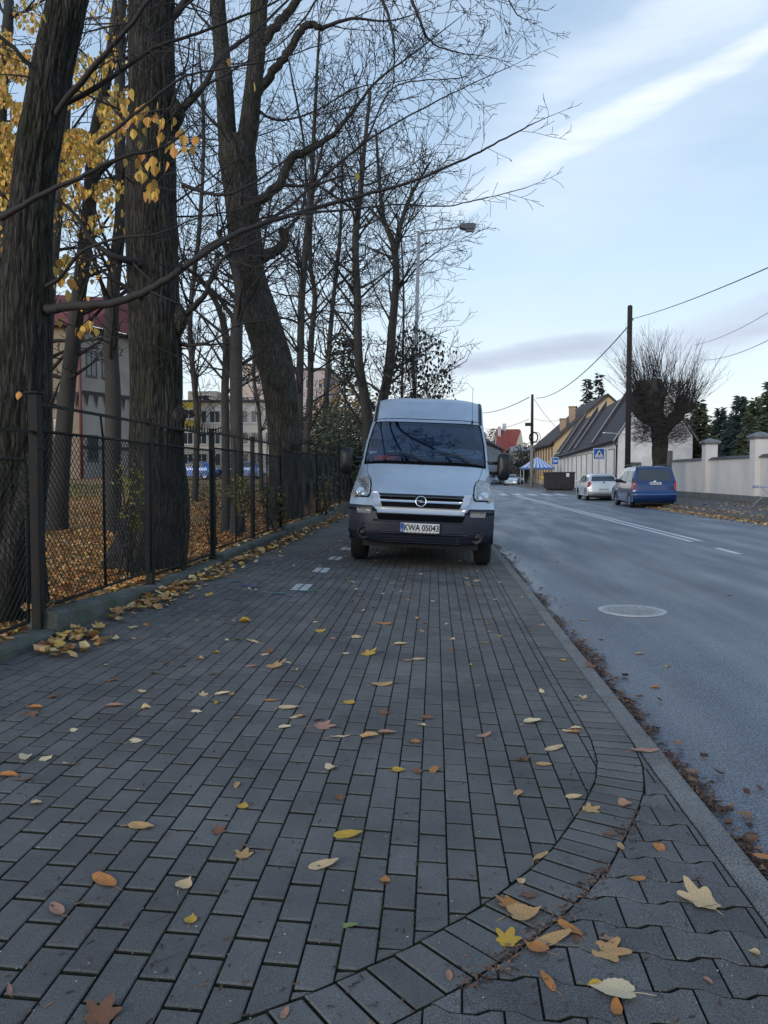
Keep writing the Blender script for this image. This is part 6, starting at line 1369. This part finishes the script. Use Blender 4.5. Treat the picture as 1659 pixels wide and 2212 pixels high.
def conifer(px_, ytop, Y, wpx, label, seed, cols, grp, ybase=1040, layers=26, droop=.35, base_z=.04, openf=0.0, name='conifer', fat=1.0):
    g = random.Random(seed); t = at(px_, ytop, Y); base = Vector((t.x, Y, base_z)); Hh = t.z-base_z; Rm = wpx*Y/1661/2; T = thing(name, base, label, 'tree', grp)
    b = MB(); b.tube([base-Vector((0, 0, .2)), base+Vector((0, 0, Hh*.97))], [Hh*.02+.05, .02], 8); b.build('trunk', M['bark3'], T, base)
    fb = MB(); ss = (Hh*.020+.03)*fat
    for l in range(layers):
        f = l/(layers-1); z = Hh*(.04+.95*f); rr = Rm*(1-f)**.75*(1+g.uniform(-.18, .12))+.05
        nb = max(5, int(13*(1-f)+5))
        for k in range(nb):
            a = g.uniform(0, 6.283); L_ = rr*g.uniform(.7, 1.12); d = Vector((math.cos(a), math.sin(a), 0)); m_ = max(3, int(L_/ss*1.5))
            if g.random() < openf: continue
            for i in range(m_):
                u = (i+.6)/m_; p = base+Vector((0, 0, z+g.gauss(0, ss*.5)+Hh*.02*u))+d*L_*u-Vector((0, 0, droop*L_*u*u))
                for w in range(3):
                    a2 = a+g.gauss(0, .9); e = Vector((math.cos(a2), math.sin(a2), g.uniform(-.7, .25))).normalized(); s2 = ss*g.uniform(.7, 1.4)*(1.2-.4*u); o_ = rdir(e, R(90), g)
                    fb.add([p, p+e*s2*.6+o_*s2*.22, p+e*s2*1.4, p+e*s2*.6-o_*s2*.22], [(0, 1, 2, 3)])
    fb.build('foliage', mat(name+'_needles', cols[0], .7, isl_cols=cols), T, base)
CG = [(.060, .085, .045), (.085, .105, .05), (.045, .070, .048), (.10, .11, .055)]; CB = [(.045, .080, .072), (.060, .095, .085), (.036, .060, .058)]
for i, (px_, yt, Y, w, cc, lab) in enumerate(((1512, 872, 58, 75, CG, 'rounded green conifer just right of the pollarded tree'), (1556, 888, 62, 55, CB, 'bluish narrow conifer above the first wall pillar'), (1600, 862, 56, 80, CB, 'bluish pointed conifer between the two wall pillars'), (1632, 868, 52, 70, CG, 'green conifer behind the nearer wall pillar'), (1668, 832, 50, 80, CG, 'tall conifer at the right edge of the picture'), (1478, 905, 64, 60, CG, 'low conifer partly behind the pollarded tree'), (1582, 905, 70, 60, CG, 'far conifer filling the gap between the bluish ones'))): conifer(px_, yt, Y, w*1.75, lab, 90+i, cc, 'conifers behind the boundary wall', openf=.0, layers=46, fat=1.9)
SP = [(.020, .030, .028), (.028, .038, .032)]
conifer(1268, 822, 128, 44, 'left one of two dark spruces above the yellow house roof', 101, SP, 'spruces behind the yellow house', openf=.15, layers=20, name='spruce', fat=1.7)
conifer(1294, 812, 130, 46, 'right one of two dark spruces above the yellow house roof', 102, SP, 'spruces behind the yellow house', openf=.15, layers=20, name='spruce', fat=1.7)
conifer(1243, 880, 126, 24, 'small dark conifer left of the two spruces', 103, SP, None, layers=14, name='spruce')
c = at(1138, 975, 130); base = Vector((c.x, c.y, .04)); foliage('street_tree', 'far dark leafy tree beside the cream house behind the stall', 'tree', [(c.x, c.y, c.z-1, 2.4), (c.x+.5, c.y, 3, 2.2), (c.x-.5, c.y, 2, 2)], 2600, .22, [(.05, .055, .04), (.07, .07, .04), (.04, .045, .04)], 110, base=base)
c = at(1096, 1012, 112); base = Vector((c.x, c.y, .04)); foliage('hedge_bush', 'brownish far bush right of the van mirror', 'bush', [(c.x, c.y, 1.4, 1.2), (c.x+1.2, c.y, 1.2, 1.1)], 900, .14, [(.10, .09, .05), (.14, .11, .06)], 111, base=base)
c = at(1063, 945, 170); base = Vector((c.x, c.y, .04)); foliage('street_tree', 'far brown tree behind the pale house beside the van', 'tree', [(c.x, c.y, c.z, 2.0), (c.x, c.y, c.z-3, 2.2)], 900, .25, [(.12, .10, .06), (.09, .08, .05)], 112, base=base)
# trees behind the camera: they are what the windscreen and bonnet mirror
for i, (x_, y_, lab) in enumerate(((-3.6, -4.5, 'bare tree by the fence behind the viewer, nearer one'), (-4.2, -11, 'bare tree by the fence behind the viewer, farther one'))):
    g = random.Random(200+i); base = Vector((x_, y_, .15)); T = thing('bare_tree', base, lab, 'tree', 'bare trees behind the fence'); tb = MB(); P_, R_ = trunkmesh(tb, [(x_, y_, -.1), (x_+.2, y_, 2.5), (x_+.5, y_+.2, 5), (x_+1.2, y_+.4, 9)], [.4, .32, .28, .15], 14, 5)
    tb.build('trunk', M['bark1'], T, base); cb = MB()
    for (dx, L_) in ((1.0, 5.5), (.6, 4.5), (-.8, 4), (1.4, 6), (.2, 5)): grow(cb, P_[g.randint(7, 14)], Vector((dx, g.uniform(-.6, .6), .7)).normalized(), L_, .14, 3, g, .05, 1.3, .008, .22)
    cb.build('crown', M['twig'], T, base)
# ================================================================ FALLEN LEAVES, one by one
def outline(kind, g):
    pts = []
    if kind == 'maple':
        lob = [(0, 1.0), (52, .86), (-52, .86), (115, .55), (-115, .55)]
        for k in range(60):
            a = -180+6*k; r = .50
            for (la, lr) in lob:
                d = abs((a-la+180) % 360-180); r = max(r, lr*max(0, 1-(d/46)**1.3))
            r *= 1+.10*math.sin(a*.42)*(1 if k % 2 else -1)
            pts.append((math.sin(R(a))*r, math.cos(R(a))*r))
    elif kind == 'heart':
        for k in range(36):
            a = -180+10*k; d = abs(a)/180; r = .55*(1-.15*math.cos(R(a)))+(.33 if abs(a) < 8 else .14*max(0, 1-abs(a)/40)); r *= (1-.30*max(0, (d-.88)/.12)); r *= 1+(.03 if k % 2 else -.03)
            pts.append((math.sin(R(a))*r*.95, math.cos(R(a))*r))
    else:
        w = {'oval': .36, 'long': .22}[kind]
        for k in range(32):
            a = -180+360*k/32; x_ = math.sin(R(a))*w; y_ = math.cos(R(a))*.75; x_ *= 1-.25*max(0, y_); pts.append((x_, y_))
    return pts
def leaf_mesh(kind, seed):
    s3 = seed % 10 % 3
    g = random.Random(seed); o_ = outline(kind, g); mb = MB(); n = len(o_); cu = g.uniform(.08, .35)*(1 if kind != 'maple' else .35); cv = g.uniform(-.1, .30); tw = g.uniform(-.2, .2)
    if kind != 'maple' and s3 == 2: cu += .6
    if s3 == 1: cv += .3
    def z(x_, y_): return cu*x_*x_*1.6+cv*y_*y_*.6+tw*x_*y_+.05*mnoise.noise(Vector((x_*3, y_*3, seed)))+.03
    vs = [(0, 0, z(0, 0))]
    for f in (.35, .7, 1.0):
        for (x_, y_) in o_: vs.append((x_*f, y_*f, z(x_*f, y_*f)))
    fs = [(0, 1+i, 1+(i+1) % n) for i in range(n)]
    for r_ in (0, 1):
        for i in range(n): j = (i+1) % n; fs.append((1+r_*n+i, 1+(r_+1)*n+i, 1+(r_+1)*n+j, 1+r_*n+j))
    mb.add(vs, fs, 0, True)
    mb.tube([(0, -.25 if kind in ('maple',) else -.45, z(0, -.3)+.01), (.05, -.8, .05), (.12+g.uniform(-.1, .2), -1.15, .02)], .014, 4, 0)
    me_o = mb.build('fallen_leaf', M['leafcols']); me = me_o.data; bpy.data.objects.remove(me_o); return me
def leafm(name, c, c2):
    m = mat(name, c, .7, .5, 26, .5, 70, col2=c2, bdist=.004, mid=.52); nt = m.node_tree; N = nt.nodes.new; L = nt.links.new
    tc = N('ShaderNodeTexCoord'); s_ = N('ShaderNodeSeparateXYZ'); L(tc.outputs['Object'], s_.inputs[0])     # midrib and side veins
    ab = N('ShaderNodeMath'); ab.operation = 'ABSOLUTE'; L(s_.outputs[0], ab.inputs[0])
    ma = N('ShaderNodeMath'); ma.operation = 'MULTIPLY_ADD'; L(ab.outputs[0], ma.inputs[0]); ma.inputs[1].default_value = -.9; L(s_.outputs[1], ma.inputs[2])
    sc = N('ShaderNodeMath'); sc.operation = 'MULTIPLY'; L(ma.outputs[0], sc.inputs[0]); sc.inputs[1].default_value = 34.
    sn = N('ShaderNodeMath'); sn.operation = 'SINE'; L(sc.outputs[0], sn.inputs[0])
    mr = N('ShaderNodeMapRange'); L(sn.outputs[0], mr.inputs[0]); mr.inputs[1].default_value = .8; mr.inputs[2].default_value = 1; mr.inputs[3].default_value = 0; mr.inputs[4].default_value = .28
    b_ = nt.nodes['Principled BSDF']; src = b_.inputs['Base Color'].links[0].from_socket; mx = N('ShaderNodeMix'); mx.data_type = 'RGBA'; L(mr.outputs[0], mx.inputs[0]); L(src, mx.inputs[6]); mx.inputs[7].default_value = (*[min(1, x*1.35) for x in c], 1); L(mx.outputs[2], b_.inputs['Base Color']); return m
LM = {'pale': leafm('pale_leaf', (.68, .50, .28), (.48, .30, .15)), 'white': leafm('whitish_leaf', (.74, .60, .38), (.54, .40, .22)), 'tan': leafm('tan_leaf', (.62, .37, .15), (.28, .15, .06)), 'yellow': leafm('yellow_fallen_leaf', (.55, .36, .04), (.42, .22, .03)),
      'orange': leafm('orange_leaf', (.60, .25, .06), (.26, .09, .03)), 'brown': leafm('brown_leaf', (.24, .11, .05), (.12, .05, .03)), 'pink': leafm('pinkish_leaf', (.44, .24, .16), (.28, .14, .09)), 'green': leafm('green_leaf', (.20, .28, .08), (.12, .18, .05))}
LV = {k: [leaf_mesh(k, s_+i*10) for s_ in range(6)] for i, k in enumerate(('maple', 'heart', 'oval', 'long'))}
CN = {'pale': 'pale beige', 'white': 'whitish', 'tan': 'tan', 'yellow': 'yellow', 'orange': 'orange', 'brown': 'dark brown', 'pink': 'pinkish brown', 'green': 'green'}
SN = {'maple': 'lobed maple', 'heart': 'heart shaped', 'oval': 'oval', 'long': 'narrow'}
def put(kind, colr, x_, y_, size, rz, label=None, z=None, tilt=(0, 0), v=None, where=None):
    me = LV[kind][rng.randrange(6) if v is None else v]; o = bpy.data.objects.new('fallen_leaf', me); COL.objects.link(o); o.location = (x_, y_, (gz(x_, y_) if z is None else z)+.001); o.scale = (size, size, size); o.rotation_euler = (tilt[0], tilt[1]+.04, rz)
    o.material_slots[0].link = 'OBJECT'; o.material_slots[0].material = LM[colr]
    if where is None:
        a_ = 'before the van' if y_ > 8 else ('in the mid distance' if y_ > 5.2 else ('in the middle distance' if y_ > 3.6 else 'in the foreground')); a_ = a_.replace('middle distance', 'lower middle')
        where = 'on the bricks %s, %s' % (a_, 'towards the fence' if x_ < -1.4 else ('left of centre' if x_ < -.5 else ('at the centre' if x_ < .3 else 'towards the kerb')))
    tag(o, label or '%s %s leaf fallen %s' % (CN[colr], SN[kind], where), 'leaf', 'fallen leaves on the paving'); return o
hand = [(1520, 1950, 90, 'maple', 'pale', 'large pale maple leaf with long stem on the wavy pavers, lower right', -30), (1095, 2033, 62, 'maple', 'yellow', 'bright yellow maple leaf near the bend of the brick course', 20), (1130, 1975, 70, 'heart', 'tan', 'broad tan yellow leaf lying on the bend of the brick course', 70), (1192, 2030, 85, 'long', 'tan', 'long curled tan leaf just right of the bright yellow maple leaf', 60), (1230, 2008, 52, 'oval', 'orange', 'curled orange leaf between the pale maple leaf and the long curled one', -40), (1305, 2055, 85, 'maple', 'tan', 'crumpled brown yellow leaf in the lower right foreground', 100), (1330, 2142, 88, 'heart', 'white', 'big pale spotted leaf at the bottom right', -80), (1184, 2120, 58, 'long', 'orange', 'upright curled orange leaf at the bottom', -15), (1332, 2180, 42, 'oval', 'orange', 'orange leaf tucked under the big pale spotted leaf', 10),
        (700, 1870, 58, 'oval', 'pale', 'pale oval leaf with speckles in the centre foreground', 60), (752, 1805, 52, 'oval', 'yellow', 'yellow orange folded leaf above the pale speckled one', 75), (525, 1850, 46, 'maple', 'tan', 'shrivelled brownish leaf left of the centre foreground', 0), (398, 1912, 42, 'heart', 'pale', 'pale heart shaped leaf in the left foreground', 15), (305, 1787, 50, 'oval', 'tan', 'golden oval leaf lying flat in the left foreground', 95), (225, 1905, 62, 'oval', 'orange', 'orange brown leaf in the left foreground', -60), (122, 1966, 50, 'oval', 'pink', 'pinkish brown leaf at the lower left', -45), (412, 1988, 32, 'heart', 'yellow', 'small yellow leaf below the pale heart shaped one', 0), (525, 1742, 28, 'heart', 'yellow', 'small round yellow leaf left of centre', 0), (832, 1902, 28, 'heart', 'orange', 'small orange leaf right of the pale speckled one', 0), (748, 2001, 46, 'long', 'green', 'narrow green leaf at the bottom centre', 88), (860, 1664, 30, 'heart', 'yellow', 'bright yellow leaf in the middle of the paving', 90), (716, 1661, 30, 'heart', 'white', 'whitish leaf in the middle of the paving', 40),
        (58, 1638, 34, 'heart', 'white', 'left one of two whitish leaves side by side at the left edge', 0), (100, 1640, 30, 'heart', 'white', 'right one of two whitish leaves side by side at the left edge', 20), (293, 1602, 28, 'heart', 'white', 'single whitish leaf in the left part of the paving', 60), (470, 1797, 34, 'maple', 'brown', None, 30), (1168, 1850, 46, 'long', 'tan', 'curled tan leaf on the edge of the brick course', 40), (1197, 1618, 38, 'oval', 'pale', None, 60), (1175, 1652, 28, 'oval', 'tan', None, 80), (695, 1570, 46, 'maple', 'pink', None, 80), (795, 1592, 38, 'oval', 'tan', None, 70), (836, 1584, 34, 'oval', 'pink', None, 80), (735, 1592, 36, 'long', 'pale', None, 70), (897, 1602, 26, 'heart', 'orange', None, 0), (902, 1668, 28, 'maple', 'brown', None, 0), (938, 1665, 30, 'oval', 'orange', None, 20), (825, 1480, 38, 'oval', 'tan', None, 70), (590, 1440, 46, 'maple', 'tan', None, 60), (545, 1440, 26, 'oval', 'pink', None, 80), (792, 1414, 38, 'maple', 'yellow', None, 50), (545, 1386, 34, 'long', 'pale', None, -50), (1150, 1560, 36, 'oval', 'white', None, 60), (1045, 1590, 30, 'oval', 'pink', None, 60), (1394, 1622, 52, 'long', 'pink', 'thin pinkish leaf lying across the kerb', 80), (75, 1530, 36, 'oval', 'orange', None, 110), (15, 1676, 38, 'oval', 'orange', None, 80), (48, 1685, 42, 'long', 'brown', None, 80), (248, 1526, 34, 'oval', 'pink', None, 85), (480, 1500, 28, 'oval', 'white', None, 60), (625, 1530, 38, 'oval', 'pale', None, 80), (585, 1514, 26, 'oval', 'orange', None, 80), (755, 1518, 28, 'heart', 'yellow', None, 20), (1276, 1440, 28, 'maple', 'brown', None, 0), (1272, 1750, 42, 'maple', 'tan', None, 60), (1240, 1722, 30, 'oval', 'pale', None, 80), (1120, 1715, 26, 'oval', 'tan', None, 40), (1133, 1640, 24, 'heart', 'brown', None, 0), (735, 1725, 26, 'maple', 'brown', None, 0), (512, 1696, 22, 'oval', 'tan', None, 0), (1340, 1830, 26, 'oval', 'tan', None, 0), (970, 2110, 26, 'oval', 'pink', None, 0), (215, 2200, 90, 'maple', 'brown', 'shrivelled dark orange leaf cut by the bottom edge', 0), (615, 2190, 30, 'oval', 'pink', None, 10), (20, 2140, 34, 'long', 'pink', None, -30), (1125, 1905, 22, 'heart', 'pale', None, 0), (1378, 1900, 28, 'oval', 'orange', None, 80), (650, 1548, 22, 'oval', 'brown', None, 80), (615, 1572, 24, 'oval', 'white', None, 60), (828, 1542, 26, 'maple', 'brown', None, 10), (1245, 1574, 22, 'oval', 'white', None, 80), (1245, 2030, 24, 'oval', 'brown', None, 10), (455, 1255, 30, 'oval', 'pale', None, 30), (905, 1425, 24, 'oval', 'pale', None, 80), (530, 1345, 28, 'heart', 'yellow', None, 80), (692, 1365, 22, 'heart', 'yellow', None, 60), (830, 1350, 26, 'oval', 'orange', None, 80), (770, 1378, 24, 'heart', 'pale', None, 80), (865, 1393, 24, 'oval', 'pale', None, 80), (500, 1500, 20, 'oval', 'tan', None, 0)]
for (px_, py_, s_, kind, colr, lab, rot) in hand:
    p = ground(px_, py_); sz = s_*p.y/1661*(.70 if kind == 'maple' else .84)
    if sz > .11: sz = .11
    put(kind, colr, p.x, p.y, sz, R(-rot), lab, tilt=(rng.uniform(-.05, .15), rng.uniform(-.1, .1)), v=(0, 3, 1)[rng.randrange(3)] if s_ > 45 else None)
p = ground(1590, 1835); put('heart', 'orange', 1.16, 2.75, .045, 1.0, 'orange leaf lying on the kerb edge at the right', z=-.045)
for (px_, py_, s_, kd, cl_, lab) in ((1160, 2050, 60, 'heart', 'orange', 'rust coloured leaf beside the long curled tan leaf'), (1105, 1955, 55, 'maple', 'orange', 'ragged orange leaf behind the broad tan one on the bend'), (1145, 1935, 36, 'maple', 'brown', 'dark shrivelled leaf above the broad tan one on the bend'), (1325, 2030, 48, 'maple', 'pink', 'pinkish torn leaf touching the crumpled brown yellow one'), (1285, 2125, 30, 'oval', 'yellow', 'small yellow leaf left of the big pale spotted one'), (1630, 2060, 26, 'heart', 'pale', 'little pale leaf near the right edge of the wavy pavers'), (1530, 2120, 24, 'oval', 'pink', 'little pink leaf on the wavy pavers at the bottom right')):
    p = ground(px_, py_); put(kd, cl_, p.x, p.y, s_*p.y/1661*.72, rng.uniform(0, 6.2), lab, tilt=(rng.uniform(-.1, .2), rng.uniform(-.15, .15)))
cn = 0
while cn < 215:
    Y = 2.6+rng.random()**.9*11.5; x_ = rng.uniform(-2.6, .98)
    if Y > 10 and -1.4 < x_ and rng.random() < .5: continue
    if Y < 4.5 and rng.random() < .45: continue
    kd = rng.choices(('heart', 'oval', 'maple', 'long'), (3, 4, 2, 1))[0]; cl_ = rng.choices(('pale', 'white', 'tan', 'yellow', 'orange', 'brown', 'pink'), (4, 3, 4, 2, 2, 2, 2))[0]
    w_ = None
    put(kd, cl_, x_, Y, rng.uniform(.028, .050) if kd != 'maple' else rng.uniform(.035, .055), rng.uniform(0, 6.28), tilt=(rng.gauss(0, .15), rng.gauss(0, .15))); cn += 1
for k in range(16):
    Y = rng.uniform(3, 16); x_ = 1.35+rng.random()**1.5*5; put(rng.choice(('oval', 'maple')), rng.choice(('tan', 'brown', 'orange')), x_, Y, rng.uniform(.03, .055), rng.uniform(0, 6), z=ROADZ, where='on the road')
# dry twigs on the paving
tw_ = MB()
for k in range(46):
    Y = 1.9+rng.random()**1.4*6; x_ = rng.uniform(-1.6, .95); a = rng.uniform(0, 6.28); l = rng.uniform(.03, .10); z_ = gz(x_, Y)+.004
    tw_.tube([(x_, Y, z_), (x_+math.cos(a)*l*.5, Y+math.sin(a)*l*.5, z_+.006), (x_+math.cos(a+.3)*l, Y+math.sin(a+.3)*l, z_+.003)], [.0013, .0011, .0007], 3, cap=False)
stuff(tw_, 'dry_twigs', mat('dry_twig', (.10, .075, .05), .9), 'small dry twigs and stems scattered on the brick paving', 'twigs')
